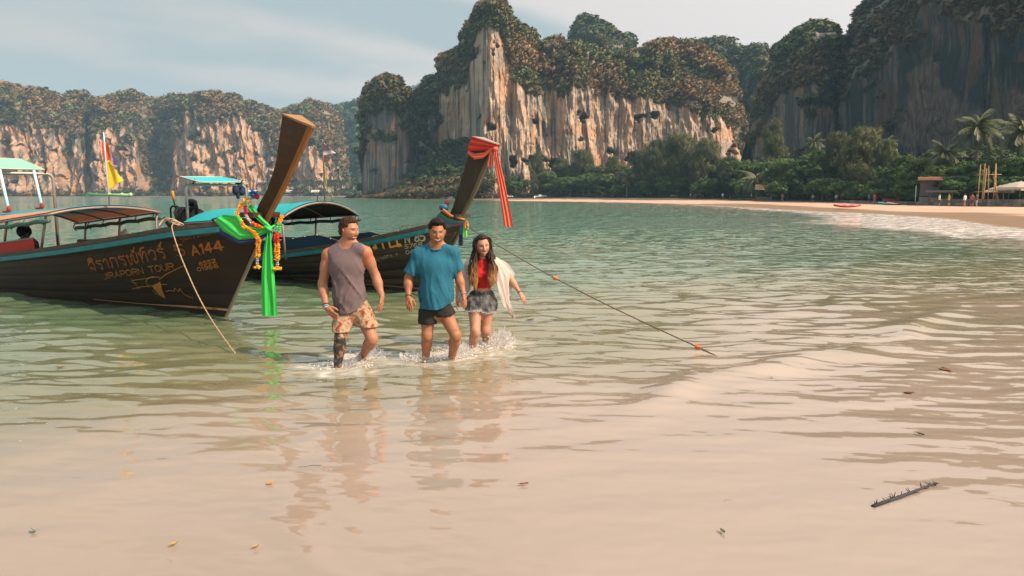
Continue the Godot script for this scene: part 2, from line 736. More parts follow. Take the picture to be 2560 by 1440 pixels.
func leaf_color(kind: float) -> Color:
	# 0 deep green .. 1 dry orange
	var t := clampf(kind, 0.0, 1.0)
	var c := Color(0.030, 0.052, 0.020)
	if t < 0.35:
		c = c.lerp(Color(0.062, 0.078, 0.026), t / 0.35)
	elif t < 0.7:
		c = Color(0.062, 0.078, 0.026).lerp(Color(0.105, 0.070, 0.034), (t - 0.35) / 0.35)
	else:
		c = Color(0.105, 0.070, 0.034).lerp(Color(0.165, 0.098, 0.042), (t - 0.7) / 0.3)
	c *= rng.randf_range(0.7, 1.35) * 1.3
	c.a = 1.0
	return c


# keys: rows of [px, top, rim, base, distance of the face]; opt: slope (metres from rim back to ridge), lift, flute, dry, rock colours, shrubs, size
func massif(called: String, label: String, keys: Array, opt: Dictionary) -> void:
	var nu: int = opt.get("nu", 260)
	var nw: int = opt.get("nw", 70)
	var nsl: int = opt.get("ns", 40)
	var sd: float = opt.get("seed", 0.0)
	var flute: float = opt.get("flute", 2.0)
	var dry: float = opt.get("dry", 0.5)
	var green: float = opt.get("green", 0.1)
	var streak: float = opt.get("streak", 0.5)
	var px := []
	for k: Array in keys:
		px.append(k[0])
	var tab := [[], [], [], []]
	for k: Array in keys:
		for q in 4:
			tab[q].append_array([k[0], k[q + 1]])
	var nv := nw + nsl + 6
	var v := PackedVector3Array()
	var c := PackedColorArray()
	var veg := PackedFloat32Array()
	v.resize(nu * nv)
	c.resize(nu * nv)
	veg.resize(nu * nv)
	var x0: float = px[0]
	var x1: float = px[px.size() - 1]
	var mid: float = tab[3][1]
	var unit := mid / FOC   # metres per photograph pixel
	for i in nu:
		var x := lerpf(x0, x1, float(i) / (nu - 1))
		var top := ip(tab[0], x)
		var rim := ip(tab[1], x)
		var base := ip(tab[2], x)
		var dist := ip(tab[3], x)
		var wx := x * unit
		top += n_b.get_noise_2d(wx * 0.09, sd) * 7.0 * opt.get("jag", 1.0)
		rim += n_b.get_noise_2d(wx * 0.13, sd + 40.0) * 26.0 + n_a.get_noise_2d(wx * 0.5, sd + 60.0) * 9.0
		rim = clampf(rim, top + 4.0, base - 3.0)
		dist += n_a.get_noise_2d(wx * 0.035, sd + 9.0) * 9.0 * opt.get("bay", 1.0)
		var pb := at_px(x, base, dist - opt.get("foot", 3.0))
		var pr := at_px(x, rim, dist)
		var slope: float = opt.get("slope", 30.0) * clampf((rim - top) / 120.0, 0.12, 1.2)
		var pt := at_px(x, top, dist + slope)
		var hang: float = n_a.get_noise_2d(wx * 0.04, sd + 77.0)
		for j in nv:
			var p: Vector3
			var k := j * nu + i
			if j < nw:
				var t := float(j) / (nw - 1)
				p = pb.lerp(pr, t)
				var wy := p.y
				var fl: float = n_ridge.get_noise_2d(wx * 0.075 + wy * 0.012, wy * 0.013 + sd)
				var fine: float = n_ridge.get_noise_2d(wx * 0.30, wy * 0.05 + sd)
				var lump: float = n_b.get_noise_2d(wx * 0.10 + sd, wy * 0.05)
				var cave := smoothstep(opt.get("cave", 0.33), 0.52, n_b.get_noise_2d(wx * 0.055 + sd * 3.0, wy * 0.075 + 5.0))
				p.z += fl * flute + fine * flute * 0.35 + lump * flute * 0.9 - cave * flute * 2.6
				p.z += sin(t * PI) * hang * flute * 1.5
				# mineral stains: pale curtains, grey and blue-black runs, rusty patches
				var run: float = n_b.get_noise_2d(wx * 0.40 * opt.get("fine", 1.0) + n_a.get_noise_2d(wx * 0.2, wy * 0.10) * 0.10, wy * 0.011 + sd) + 0.35 * n_a.get_noise_2d(wx * 1.4, wy * 0.03)
				var wide: float = n_b.get_noise_2d(wx * 0.06 + 31.0, wy * 0.035 + sd)
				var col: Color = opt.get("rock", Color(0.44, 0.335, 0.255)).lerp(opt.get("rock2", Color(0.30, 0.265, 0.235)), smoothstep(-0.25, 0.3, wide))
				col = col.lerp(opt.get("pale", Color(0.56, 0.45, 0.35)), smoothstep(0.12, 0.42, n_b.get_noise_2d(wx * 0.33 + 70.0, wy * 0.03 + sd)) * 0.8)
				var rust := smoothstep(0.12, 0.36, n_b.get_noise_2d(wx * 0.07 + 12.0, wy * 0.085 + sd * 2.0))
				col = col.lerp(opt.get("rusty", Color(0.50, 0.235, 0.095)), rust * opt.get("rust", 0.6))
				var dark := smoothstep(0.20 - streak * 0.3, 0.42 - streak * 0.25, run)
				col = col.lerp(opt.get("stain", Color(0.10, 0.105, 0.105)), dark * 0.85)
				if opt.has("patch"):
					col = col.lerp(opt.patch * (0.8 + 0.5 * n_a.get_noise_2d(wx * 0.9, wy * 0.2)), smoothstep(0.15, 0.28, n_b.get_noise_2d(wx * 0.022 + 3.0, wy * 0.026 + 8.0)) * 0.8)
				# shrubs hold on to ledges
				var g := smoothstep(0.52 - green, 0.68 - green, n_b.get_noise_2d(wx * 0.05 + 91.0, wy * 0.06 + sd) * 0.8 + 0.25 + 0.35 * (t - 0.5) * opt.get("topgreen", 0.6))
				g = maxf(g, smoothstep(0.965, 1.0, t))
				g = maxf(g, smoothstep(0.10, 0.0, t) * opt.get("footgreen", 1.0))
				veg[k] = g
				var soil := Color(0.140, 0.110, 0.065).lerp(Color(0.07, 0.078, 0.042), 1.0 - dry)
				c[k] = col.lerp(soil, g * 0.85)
			elif j < nw + nsl:
				var t := float(j - nw + 1) / nsl
				p = pr.lerp(pt, t)
				p.y = lerpf(pr.y, pt.y, pow(sin(t * PI * 0.5), opt.get("dome", 0.85)))
				p.z = lerpf(pr.z, pt.z, pow(t, 1.25))
				var s := sin(t * PI * 0.92)
				p.z += (n_b.get_noise_2d(wx * 0.045 + 7.0, p.y * 0.05 + sd) * 13.0 + n_ridge.get_noise_2d(wx * 0.04, p.y * 0.02 + sd) * 8.0 + n_a.get_noise_2d(wx * 0.16, p.y * 0.16 + sd) * 2.6) * s * opt.get("rough", 1.0)
				var bare: float = smoothstep(0.16, 0.36, n_b.get_noise_2d(wx * 0.09 + 55.0, p.y * 0.10 + sd)) * opt.get("bare", 0.8)
				veg[k] = 1.0 - bare
				var soil := Color(0.140, 0.110, 0.065).lerp(Color(0.07, 0.078, 0.042), 1.0 - dry)
				c[k] = soil.lerp(Color(0.23, 0.20, 0.17), bare)
			else:
				var t := float(j - nw - nsl + 1) / 6.0
				p = pt + Vector3(0, -pt.y * pow(t, 1.6), -24.0 * t)
				c[k] = Color(0.05, 0.055, 0.03)
			v[k] = p
	var m := vmat("rock", 0.95)
	if not m.heightmap_enabled:
		m.heightmap_enabled = true
		m.heightmap_texture = noise_tex(0.03, 5, 44, 512)
		m.uv1_triplanar = true
		m.uv1_world_triplanar = true
		m.uv1_scale = Vector3(0.09, 0.03, 0.09)
		m.heightmap_scale = 80.0
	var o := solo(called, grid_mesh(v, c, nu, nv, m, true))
	tag(o, label, "", "", "structure")
	# shrubs and small trees
	var xf := []
	var cc := PackedColorArray()
	var want: int = opt.get("shrubs", 1500)
	var size: float = opt.get("size", 2.0)
	var tries := 0
	while xf.size() < want and tries < want * 6:
		tries += 1
		var i := rng.randi() % nu
		var j := rng.randi() % (nw + nsl)
		if rng.randf() < 0.45:
			j = nw + rng.randi() % nsl
		var k := j * nu + i
		if veg[k] < rng.randf_range(0.25, 0.95):
			continue
		var p := v[k]
		var s := size * (rng.randf_range(0.9, 1.7) if rng.randf() < opt.get("big", 0.2) else rng.randf_range(0.35, 0.75))
		var tone: float = dry + 0.55 * n_b.get_noise_2d(p.x * 0.035 + sd, p.y * 0.05) + rng.randfn() * 0.09
		xf.append(Transform3D(rand_basis(Vector3(s * rng.randf_range(0.8, 1.5), s * rng.randf_range(0.6, 1.3), s)), p + Vector3(0, s * 0.25, s * 0.2)))
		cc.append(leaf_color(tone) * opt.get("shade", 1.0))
	var sh := scatter("cliff_shrubs", clump, xf, cc)
	tag(sh, opt.get("shrub_label", "low dry shrubs growing over the limestone"))


func make_cliffs() -> void:
	clump = leaf_ball(60, 0.30, 0.8, 0.5, 3)
	wisp = leaf_ball(150, 0.17, 1.0, 0.2, 4, 2.6)
	leafy = leaf_ball(100, 0.19, 0.7, 1.1, 5)
	# hazy hills far behind
	massif("hazy_hill", "hazy blue hill far behind the rock pillar and the main cliff", [[985, 275, 470, 488, 1250], [1010, 250, 470, 488, 1250], [1035, 226, 470, 488, 1250], [1062, 214, 470, 488, 1250], [1090, 206, 470, 488, 1250], [1125, 230, 470, 488, 1250]],
		{"nu": 60, "nw": 8, "ns": 30, "seed": 3.0, "dry": 0.1, "shrubs": 500, "size": 5.5, "slope": 60.0, "shrub_label": "forest on the hazy hill behind the pillar"})
	massif("forested_hill", "low green hill between the far cliffs and the rock pillar", [[690, 300, 470, 489, 900], [745, 279, 460, 489, 900], [830, 277, 460, 489, 880], [862, 270, 460, 489, 860], [895, 263, 460, 489, 840], [918, 264, 460, 489, 840], [960, 262, 460, 489, 840]],
		{"nu": 120, "nw": 10, "ns": 50, "seed": 8.0, "dry": 0.08, "bare": 0.1, "shrubs": 1500, "size": 5.0, "slope": 120.0, "shrub_label": "dark green forest on the low hill left of the pillar"})
	# the long cliff across the bay
	massif("far_cliff", "long orange and grey limestone cliff across the bay on the left", [
		[-560, 262, 330, 489, 652], [-500, 240, 320, 489, 648], [-400, 226, 300, 489, 644], [-330, 238, 330, 489, 642], [-240, 228, 310, 489, 640], [-160, 235, 300, 489, 640], [-40, 224, 300, 489, 640], [0, 220, 290, 489, 645], [24, 218, 300, 489, 645], [55, 226, 308, 489, 648], [78, 231, 310, 489, 650], [112, 230, 318, 489, 652], [140, 244, 330, 489, 655], [172, 245, 330, 489, 658], [188, 238, 330, 489, 660], [214, 239, 345, 489, 660],
		[222, 244, 440, 489, 672], [230, 249, 440, 489, 672], [238, 254, 332, 489, 662], [277, 254, 325, 489, 665], [300, 240, 322, 489, 668], [322, 232, 330, 489, 672], [345, 241, 345, 489, 676], [352, 243, 430, 489, 684], [375, 249, 448, 489, 694], [396, 257, 460, 489, 700], [416, 246, 470, 489, 704], [430, 244, 460, 489, 700], [442, 244, 320, 489, 686],
		[472, 249, 300, 489, 682], [498, 244, 286, 489, 682], [532, 238, 284, 489, 684], [577, 244, 286, 489, 688], [615, 257, 296, 489, 692], [634, 266, 312, 489, 696], [645, 271, 335, 489, 698], [660, 276, 350, 489, 700], [676, 282, 350, 489, 702], [690, 284, 356, 489, 704], [710, 279, 372, 489, 706], [738, 277, 388, 489, 708], [752, 280, 380, 489, 708], [760, 272, 362, 489, 708], [772, 262, 364, 489, 709],
		[791, 259, 368, 489, 710], [808, 263, 382, 489, 712], [825, 270, 400, 489, 714], [844, 293, 420, 489, 716], [858, 335, 440, 489, 718], [866, 400, 455, 489, 720], [874, 478, 484, 489, 722]],
		{"nu": 620, "nw": 110, "ns": 46, "seed": 21.0, "shade": 1.15, "flute": 5.5, "fine": 0.6, "dry": 0.66, "green": -0.04, "rust": 0.95, "streak": 0.12, "rock": Color(0.52, 0.33, 0.22), "rock2": Color(0.42, 0.30, 0.225), "pale": Color(0.60, 0.43, 0.31), "shrubs": 14500, "size": 3.0, "slope": 80.0, "bay": 0.8, "footgreen": 1.0, "topgreen": 0.9, "jag": 0.7, "shrub_label": "brown and green scrub along the top and foot of the far cliff"})
	# dark ridges behind the main wall
	massif("back_peak", "dark green peak showing behind the main cliff", [[1415, 180, 480, 500, 440], [1427, 92, 470, 500, 440], [1437, 72, 300, 500, 436], [1455, 52, 200, 500, 434], [1470, 49, 180, 500, 432], [1494, 62, 190, 500, 432], [1525, 78, 230, 500, 432], [1545, 94, 250, 500, 432], [1564, 98, 260, 500, 432], [1584, 109, 270, 500, 432], [1593, 127, 280, 500, 432], [1625, 190, 300, 500, 432]],
		{"nu": 130, "nw": 30, "ns": 50, "seed": 31.0, "dry": 0.22, "green": 0.6, "shrubs": 2600, "size": 2.0, "slope": 50.0, "jag": 0.5, "shrub_label": "dark scrub covering the peak behind the main cliff"})
	massif("back_ridge", "wooded ridge behind the right end of the main cliff", [[1640, 150, 400, 500, 430], [1700, 112, 380, 500, 425], [1740, 110, 370, 500, 420], [1775, 112, 360, 500, 415], [1798, 107, 350, 500, 410], [1826, 109, 350, 500, 405], [1838, 131, 350, 500, 400], [1850, 141, 350, 500, 395], [1868, 128, 350, 500, 390], [1885, 124, 350, 500, 385], [1908, 128, 350, 500, 380], [1924, 148, 350, 500, 376], [1945, 200, 380, 500, 372], [1975, 300, 420, 500, 370]],
		{"nu": 200, "nw": 34, "ns": 60, "seed": 41.0, "dry": 0.30, "green": 0.4, "shrubs": 4200, "size": 2.0, "slope": 45.0, "jag": 0.7, "bare": 0.5, "shrub_label": "green and brown scrub on the ridge behind the main cliff"})
	# pillars left of the main wall
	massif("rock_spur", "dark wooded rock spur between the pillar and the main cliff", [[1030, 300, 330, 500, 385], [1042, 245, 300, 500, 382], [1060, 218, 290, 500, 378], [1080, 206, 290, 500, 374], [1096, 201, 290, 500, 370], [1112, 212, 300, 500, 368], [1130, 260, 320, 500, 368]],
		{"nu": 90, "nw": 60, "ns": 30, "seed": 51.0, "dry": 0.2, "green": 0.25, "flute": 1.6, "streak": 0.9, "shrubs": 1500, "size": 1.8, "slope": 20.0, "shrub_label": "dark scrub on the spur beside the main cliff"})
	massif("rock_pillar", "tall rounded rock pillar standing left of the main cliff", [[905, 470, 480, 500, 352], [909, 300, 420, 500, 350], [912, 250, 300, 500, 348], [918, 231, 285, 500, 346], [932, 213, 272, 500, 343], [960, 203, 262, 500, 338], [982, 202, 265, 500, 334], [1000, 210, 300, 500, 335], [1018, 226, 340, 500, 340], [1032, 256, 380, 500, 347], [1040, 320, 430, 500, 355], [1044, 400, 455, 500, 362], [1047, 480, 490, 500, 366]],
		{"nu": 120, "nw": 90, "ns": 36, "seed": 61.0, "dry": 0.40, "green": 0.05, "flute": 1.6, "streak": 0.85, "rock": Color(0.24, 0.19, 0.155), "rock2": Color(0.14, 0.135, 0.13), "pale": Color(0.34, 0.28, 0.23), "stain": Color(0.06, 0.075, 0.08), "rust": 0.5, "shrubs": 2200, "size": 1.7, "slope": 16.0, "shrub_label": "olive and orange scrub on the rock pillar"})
	# the main wall
	massif("main_cliff", "great streaked limestone cliff with a tall peak above the beach", [
		[1094, 250, 330, 502, 350], [1099, 158, 230, 502, 348], [1108, 148, 222, 502, 345], [1119, 145, 218, 502, 341], [1142, 132, 212, 502, 334], [1152, 112, 208, 502, 331], [1158, 98, 205, 502, 329], [1170, 74, 190, 502, 325], [1180, 58, 130, 502, 321], [1190, 46, 84, 502, 314], [1198, 32, 70, 502, 308], [1209, 17, 62, 502, 303], [1228, 7, 58, 502, 299], [1252, 17, 76, 502, 300], [1264, 32, 110, 502, 302], [1275, 58, 150, 502, 303], [1291, 71, 200, 502, 304], [1314, 76, 224, 502, 306],
		[1332, 93, 232, 502, 308], [1341, 124, 234, 502, 310], [1361, 117, 226, 502, 311], [1380, 108, 222, 502, 312], [1395, 105, 224, 502, 313], [1412, 117, 226, 502, 314], [1447, 122, 230, 502, 315], [1480, 132, 224, 502, 316], [1520, 140, 232, 502, 317], [1564, 150, 240, 502, 319], [1595, 130, 246, 502, 321], [1634, 118, 250, 502, 323], [1662, 114, 256, 502, 325], [1705, 118, 262, 502, 328], [1740, 124, 270, 502, 331], [1770, 134, 285, 502, 335], [1795, 150, 300, 502, 340], [1815, 180, 318, 502, 347], [1838, 228, 340, 502, 356], [1850, 290, 380, 502, 364], [1858, 400, 450, 502, 372]],
		{"nu": 520, "nw": 150, "ns": 84, "seed": 71.0, "dry": 0.62, "green": -0.24, "cave": 0.36, "shade": 1.15, "rock": Color(0.50, 0.345, 0.24), "rock2": Color(0.36, 0.285, 0.23), "flute": 3.4, "streak": 0.42, "rust": 0.45, "shrubs": 17000, "size": 1.45, "slope": 34.0, "jag": 0.6, "footgreen": 0.6, "topgreen": 0.8, "rough": 0.9, "bare": 0.8, "shrub_label": "dry brown, olive and orange scrub over the upper main cliff"})
	# the shaded wall on the right
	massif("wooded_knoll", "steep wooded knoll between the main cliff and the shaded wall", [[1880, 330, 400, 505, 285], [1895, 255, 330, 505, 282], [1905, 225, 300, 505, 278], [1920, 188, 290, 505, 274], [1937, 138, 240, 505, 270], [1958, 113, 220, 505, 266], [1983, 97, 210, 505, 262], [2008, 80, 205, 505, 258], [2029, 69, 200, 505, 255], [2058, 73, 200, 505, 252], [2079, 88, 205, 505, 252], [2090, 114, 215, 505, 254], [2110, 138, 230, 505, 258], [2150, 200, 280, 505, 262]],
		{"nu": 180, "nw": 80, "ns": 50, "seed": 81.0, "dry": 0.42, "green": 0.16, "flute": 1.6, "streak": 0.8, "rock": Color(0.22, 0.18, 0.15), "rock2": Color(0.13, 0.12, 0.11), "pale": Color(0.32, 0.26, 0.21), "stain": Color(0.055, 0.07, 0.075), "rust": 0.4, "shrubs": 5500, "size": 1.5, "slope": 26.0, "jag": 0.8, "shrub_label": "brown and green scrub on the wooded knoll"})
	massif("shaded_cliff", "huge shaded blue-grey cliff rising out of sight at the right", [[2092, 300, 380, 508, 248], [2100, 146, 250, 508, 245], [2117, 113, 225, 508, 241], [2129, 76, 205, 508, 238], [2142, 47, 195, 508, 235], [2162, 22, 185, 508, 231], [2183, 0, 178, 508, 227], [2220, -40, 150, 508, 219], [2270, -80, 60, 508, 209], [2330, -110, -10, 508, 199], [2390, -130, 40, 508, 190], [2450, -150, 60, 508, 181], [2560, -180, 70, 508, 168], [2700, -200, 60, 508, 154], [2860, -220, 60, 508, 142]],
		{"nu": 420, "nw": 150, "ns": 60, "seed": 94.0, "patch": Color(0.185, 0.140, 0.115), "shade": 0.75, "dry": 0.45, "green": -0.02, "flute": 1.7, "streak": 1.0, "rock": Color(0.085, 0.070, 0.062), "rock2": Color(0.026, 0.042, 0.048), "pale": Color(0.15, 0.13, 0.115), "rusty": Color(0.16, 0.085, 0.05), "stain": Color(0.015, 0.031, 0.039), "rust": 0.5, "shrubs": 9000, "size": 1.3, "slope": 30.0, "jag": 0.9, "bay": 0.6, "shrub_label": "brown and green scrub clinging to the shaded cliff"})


# ---------------------------------------------------------------- trees

func bark(kind: int) -> StandardMaterial3D:
	if kind == 0:
		return mat(0.11, 0.085, 0.062, 0.95)
	return mat(0.19, 0.155, 0.12, 0.95)


func tree(called: String, label: String, at: Vector3, height: float, width: float, kind: String, tone: float, group := "") -> Node3D:
	var t := thing(called, label, "tree", at, 0.0, group)
	var trunk := MB.new()
	var lobes := []
	var lean := Vector3(rng.randf_range(-0.06, 0.06), 0, rng.randf_range(-0.04, 0.04)) * height
	var r0 := clampf(height * 0.022, 0.12, 0.5)
	var pts := PackedVector3Array()
	var rad := PackedFloat32Array()
	for i in 7:
		var f := i / 6.0
		pts.append(Vector3(0, -0.3, 0) + lean * f * f + Vector3(rng.randfn() * 0.12 * f, height * 0.86 * f, rng.randfn() * 0.12 * f))
		rad.append(r0 * (1.15 - f * 0.95))
	trunk.tube(pts, rad, 7)
	var n := 13
	var low := 0.30
	if kind == "casuarina":
		n = 22
		low = 0.16
	elif kind == "broadleaf":
		n = 17
		low = 0.34
	for i in n:
		var f := (i + rng.randf()) / n
		var y := lerpf(low, 0.90, f)
		var a := rng.randf() * TAU
		var spread := sqrt(maxf(0.03, 1.0 - pow(absf(f - 0.36) / 0.68, 2.0)))
		if kind == "casuarina":
			spread = clampf(1.05 - f * 0.72, 0.1, 1.0) * clampf(0.55 + f * 1.6, 0.0, 1.0)
		var rr := width * 0.5 * spread * sqrt(rng.randf_range(0.12, 0.85))
		var c := Vector3(cos(a) * rr, y * height, sin(a) * rr) + lean * f
		lobes.append([c, width * (0.15 if kind == "casuarina" else 0.17) * rng.randf_range(0.75, 1.35)])
		if i % 2 == 0:
			var b0 := Vector3(0, height * 0.86 * clampf(f * 0.8 + 0.12, 0.0, 0.95), 0) + lean * f
			trunk.tube(PackedVector3Array([b0, b0.lerp(c, 0.5) + Vector3(0, 0.02 * height, 0), c]), PackedFloat32Array([r0 * 0.45, r0 * 0.28, 0.03]), 5)
	lobes.append([Vector3(0, height * 0.92, 0) + lean, width * 0.13])
	part("trunk", trunk.done(bark(1 if kind == "broadleaf" else 0)), t)
	var xf := []
	var cc := PackedColorArray()
	var per := 24 if kind == "broadleaf" else 20
	for l: Array in lobes:
		var lt := tone + rng.randfn() * 0.07
		for k in per:
			var d := Vector3(rng.randfn(), rng.randfn() * 0.8 + 0.25, rng.randfn()).normalized()
			var s: float = l[1] * rng.randf_range(0.32, 0.56)
			var p: Vector3 = l[0] + d * l[1] * Vector3(1.15, 0.62 if kind == "broadleaf" else 1.15, 1.15) * rng.randf_range(0.7, 1.1)
			p.y = minf(p.y, height - s * 0.6)
			p.y = maxf(p.y, s * 0.5)
			xf.append(Transform3D(rand_basis(Vector3(s, s * (0.75 if kind == "broadleaf" else 1.5), s)), p))
			var col := leaf_color(lt)
			if kind == "broadleaf":
				col = Color(0.050, 0.115, 0.030).lerp(Color(0.130, 0.210, 0.048), clampf(lt + rng.randf() * 0.4, 0, 1)) * rng.randf_range(0.75, 1.3)
			elif kind == "casuarina":
				col = Color(0.070, 0.095, 0.040).lerp(Color(0.175, 0.185, 0.080), clampf(lt + rng.randf() * 0.3, 0, 1)) * rng.randf_range(0.75, 1.3)
			col.a = 1.0
			cc.append(col)
	scatter("crown", wisp if kind == "casuarina" else leafy, xf, cc, t)
	return t


func frond_mesh(length: float, droop: float, leaflets: int, sd: int) -> ArrayMesh:
	# along +x, rising a little and then hanging over
	var r := RandomNumberGenerator.new()
	r.seed = sd
	var b := MB.new()
	b.flat()
	var pts := PackedVector3Array()
	for i in 9:
		var f := i / 8.0
		pts.append(Vector3(length * (f - 0.18 * droop * f * f), length * (0.42 * f - droop * f * f), 0))
	b.color = Color(0.16, 0.15, 0.06)
	b.tube(pts, PackedFloat32Array([0.05, 0.045, 0.04, 0.036, 0.03, 0.026, 0.02, 0.014, 0.008]), 4)
	for i in leaflets:
		var f := 0.12 + 0.88 * i / (leaflets - 1.0)
		var q := f * 8.0
		var k := mini(int(q), 7)
		var p := pts[k].lerp(pts[k + 1], q - k)
		var t := (pts[k + 1] - pts[k]).normalized()
		for side: float in [-1.0, 1.0]:
			var l := length * 0.27 * sin(PI * clampf(f * 0.86 + 0.1, 0, 1)) * r.randf_range(0.8, 1.15) + 0.12
			var d := (t * 0.55 + Vector3(0, -0.55 - r.randf() * 0.35, side * 0.85)).normalized()
			var w := t * (length * 0.019)
			b.color = Color(0.060, 0.080, 0.026) * r.randf_range(0.6, 1.5)
			var tip := p + d * l + Vector3(0, -0.12 * l, 0)
			b.tri(p - w, tip, p + w)
	return b.done(vmat("frond", 0.55, 0.35))


var fronds: Array = []

func palm(label: String, at: Vector3, height: float, crown: float, n: int, lean: Vector3, group := "") -> Node3D:
	var t := thing("coconut_palm", label, "palm tree", at, 0.0, group)
	var b := MB.new()
	var pts := PackedVector3Array()
	var rad := PackedFloat32Array()
	for i in 9:
		var f := i / 8.0
		pts.append(lean * (f * f) + Vector3(0, height * f - 0.3, 0))
		rad.append(lerpf(0.20, 0.11, f))
	b.tube(pts, rad, 8)
	part("trunk", b.done(mat(0.24, 0.19, 0.145, 0.95)), t)
	var head := pts[8]
	for i in n:
		var a := i * 2.39996 + rng.randf() * 0.4
		var f := float(i) / n
		var pitch := lerpf(1.25, -0.85, pow(f, 0.9)) + rng.randf_range(-0.3, 0.3)
		var m := part("frond", fronds[rng.randi() % fronds.size()], t, head)
		var s := crown * rng.randf_range(0.85, 1.1)
		m.basis = Basis(Vector3.UP, a) * Basis(Vector3.BACK, pitch) * Basis().scaled(Vector3(s, s, s))
	for i in 5:
		var nut := MB.new()
		nut.ball(Vector3.ZERO, Vector3(0.14, 0.17, 0.14), 7, 5)
		part("coconut", nut.done(mat(0.16, 0.12, 0.03, 0.6)), t, head + Vector3(cos(i * 1.3) * 0.24, -0.25, sin(i * 1.3) * 0.24))
	return t


const BEACH := [1180.0, 300.0, 1240.0, 297.0, 1400.0, 285.0, 1600.0, 245.0, 1800.0, 205.0, 2000.0, 158.0, 2200.0, 124.0, 2330.0, 108.0, 2450.0, 101.0, 2560.0, 96.0, 2700.0, 90.0]


func stand(px: float, back: float) -> Vector3:
	var p := at_px(px, 505.0, ip(BEACH, px) + back)
	p.y = level(land(p.x, p.z)) - 0.05
	return p


func make_trees() -> void:
	for i in 4:
		fronds.append(frond_mesh(1.0, [0.55, 0.75, 0.95, 0.68][i], 26, 60 + i))
	# [place in the photograph, top, width, kind, metres behind the edge of the beach]
	var list := [
		[1196, 470, 44, "b", 0], [1222, 432, 60, "c", 6], [1262, 398, 70, "c", 10], [1292, 440, 60, "b", 2], [1316, 408, 56, "c", 8], [1345, 384, 62, "c", 14], [1372, 428, 62, "b", 3], [1398, 396, 54, "c", 16],
		[1425, 442, 74, "b", 4], [1452, 378, 84, "c", 18], [1478, 432, 76, "b", 6], [1512, 436, 66, "b", 5], [1536, 392, 56, "c", 16], [1566, 420, 60, "b", 10], [1604, 376, 74, "c", 10], [1640, 352, 96, "c", 6],
		[1702, 338, 124, "c", 5], [1762, 350, 104, "c", 8], [1818, 394, 72, "c", 8], [1846, 402, 86, "b", 6], [1902, 404, 84, "b", 8], [1934, 296, 86, "c", 26], [1958, 396, 92, "b", 8], [2008, 384, 88, "b", 12],
		[2056, 372, 92, "b", 8], [2098, 334, 100, "c", 10], [2150, 324, 124, "c", 8], [2206, 352, 96, "c", 10], [2250, 388, 92, "b", 6], [2296, 396, 96, "b", 6], [2344, 412, 100, "b", 7], [2392, 402, 96, "b", 10],
		[2444, 398, 112, "b", 7], [2500, 402, 104, "b", 9], [2556, 388, 120, "b", 8], [2630, 384, 120, "b", 8],
		[2072, 446, 96, "b", 1], [2136, 452, 90, "b", 1], [2206, 446, 86, "b", 2], [2280, 452, 84, "b", 2], [1880, 452, 80, "b", 2], [1968, 454, 84, "b", 2], [2388, 440, 92, "b", 3], [2470, 436, 90, "b", 5], [2540, 440, 90, "b", 5],
		[1700, 440, 90, "b", 3], [1780, 446, 84, "b", 3], [1626, 452, 70, "b", 3], [1560, 462, 56, "b", 2]]
	list.sort_custom(func(a, b): return a[0] < b[0])
	var ord := ["first", "second", "third", "fourth", "fifth", "sixth", "seventh", "eighth", "ninth", "tenth", "eleventh", "twelfth", "thirteenth", "fourteenth", "fifteenth", "sixteenth", "seventeenth", "eighteenth", "nineteenth", "twentieth", "twenty-first", "twenty-second", "twenty-third", "twenty-fourth", "twenty-fifth", "twenty-sixth", "twenty-seventh", "twenty-eighth", "twenty-ninth", "thirtieth", "thirty-first", "thirty-second", "thirty-third", "thirty-fourth", "thirty-fifth"]
	var nb := 0
	var nc := 0
	for e: Array in list:
		var p := stand(e[0], e[4])
		var unit := -p.z / FOC
		var h := at_px(e[0], e[1], -p.z).y - p.y
		var near := "the hazy end of the beach" if e[0] < 1500 else "the middle of the beach" if e[0] < 1860 else "the hut with the orange roof" if e[0] < 2060 else "the kayaks" if e[0] < 2300 else "the bamboo tower"
		if e[3] == "c":
			nc += 1
			tree("casuarina_tree", "feathery grey-green casuarina by %s, %s casuarina from left" % [near, ord[nc - 1]], p, h, e[2] * unit, "casuarina", rng.randf_range(0.1, 0.5), "casuarinas behind the beach")
		else:
			nb += 1
			tree("broadleaf_tree", "bright green broadleaf tree by %s, %s broadleaf from left" % [near, ord[nb - 1]], p, h, e[2] * unit, "broadleaf", rng.randf_range(0.0, 0.6), "broadleaf trees behind the beach")
	# forest that fills the ground behind the first trees
	var xf := []
	var cc := PackedColorArray()
	for i in 5200:
		var px := rng.randf_range(1190.0, 2760.0)
		var back := rng.randf_range(12.0, 42.0)
		var p := stand(px, back)
		var top := ip([1190.0, 3.0, 1300.0, 9.0, 1500.0, 10.0, 1800.0, 9.0, 2000.0, 8.5, 2200.0, 7.5, 2560.0, 6.5], px)
		var s := rng.randf_range(0.8, 1.9)
		p.y += pow(rng.randf(), 0.6) * top * (1.0 + 0.35 * n_a.get_noise_2d(p.x * 0.09, p.z * 0.09))
		xf.append(Transform3D(rand_basis(Vector3(s, s * 0.8, s)), p))
		cc.append(leaf_color(rng.randf_range(0.0, 0.4)))
	tag(scatter("forest", leafy, xf, cc), "dense dark forest filling the ground behind the beach trees")
	# bushes at the edge of the sand
	xf = []
	cc = PackedColorArray()
	for i in 900:
		var px := rng.randf_range(1190.0, 1620.0)
		var p := stand(px, rng.randf_range(-1.0, 8.0))
		var s := rng.randf_range(0.5, 1.2)
		p.y += rng.randf() * 1.2
		xf.append(Transform3D(rand_basis(Vector3(s, s * 0.8, s)), p))
		cc.append(leaf_color(rng.randf_range(0.0, 0.35)))
	tag(scatter("beach_bushes", leafy, xf, cc), "low green bushes along the top of the far beach")
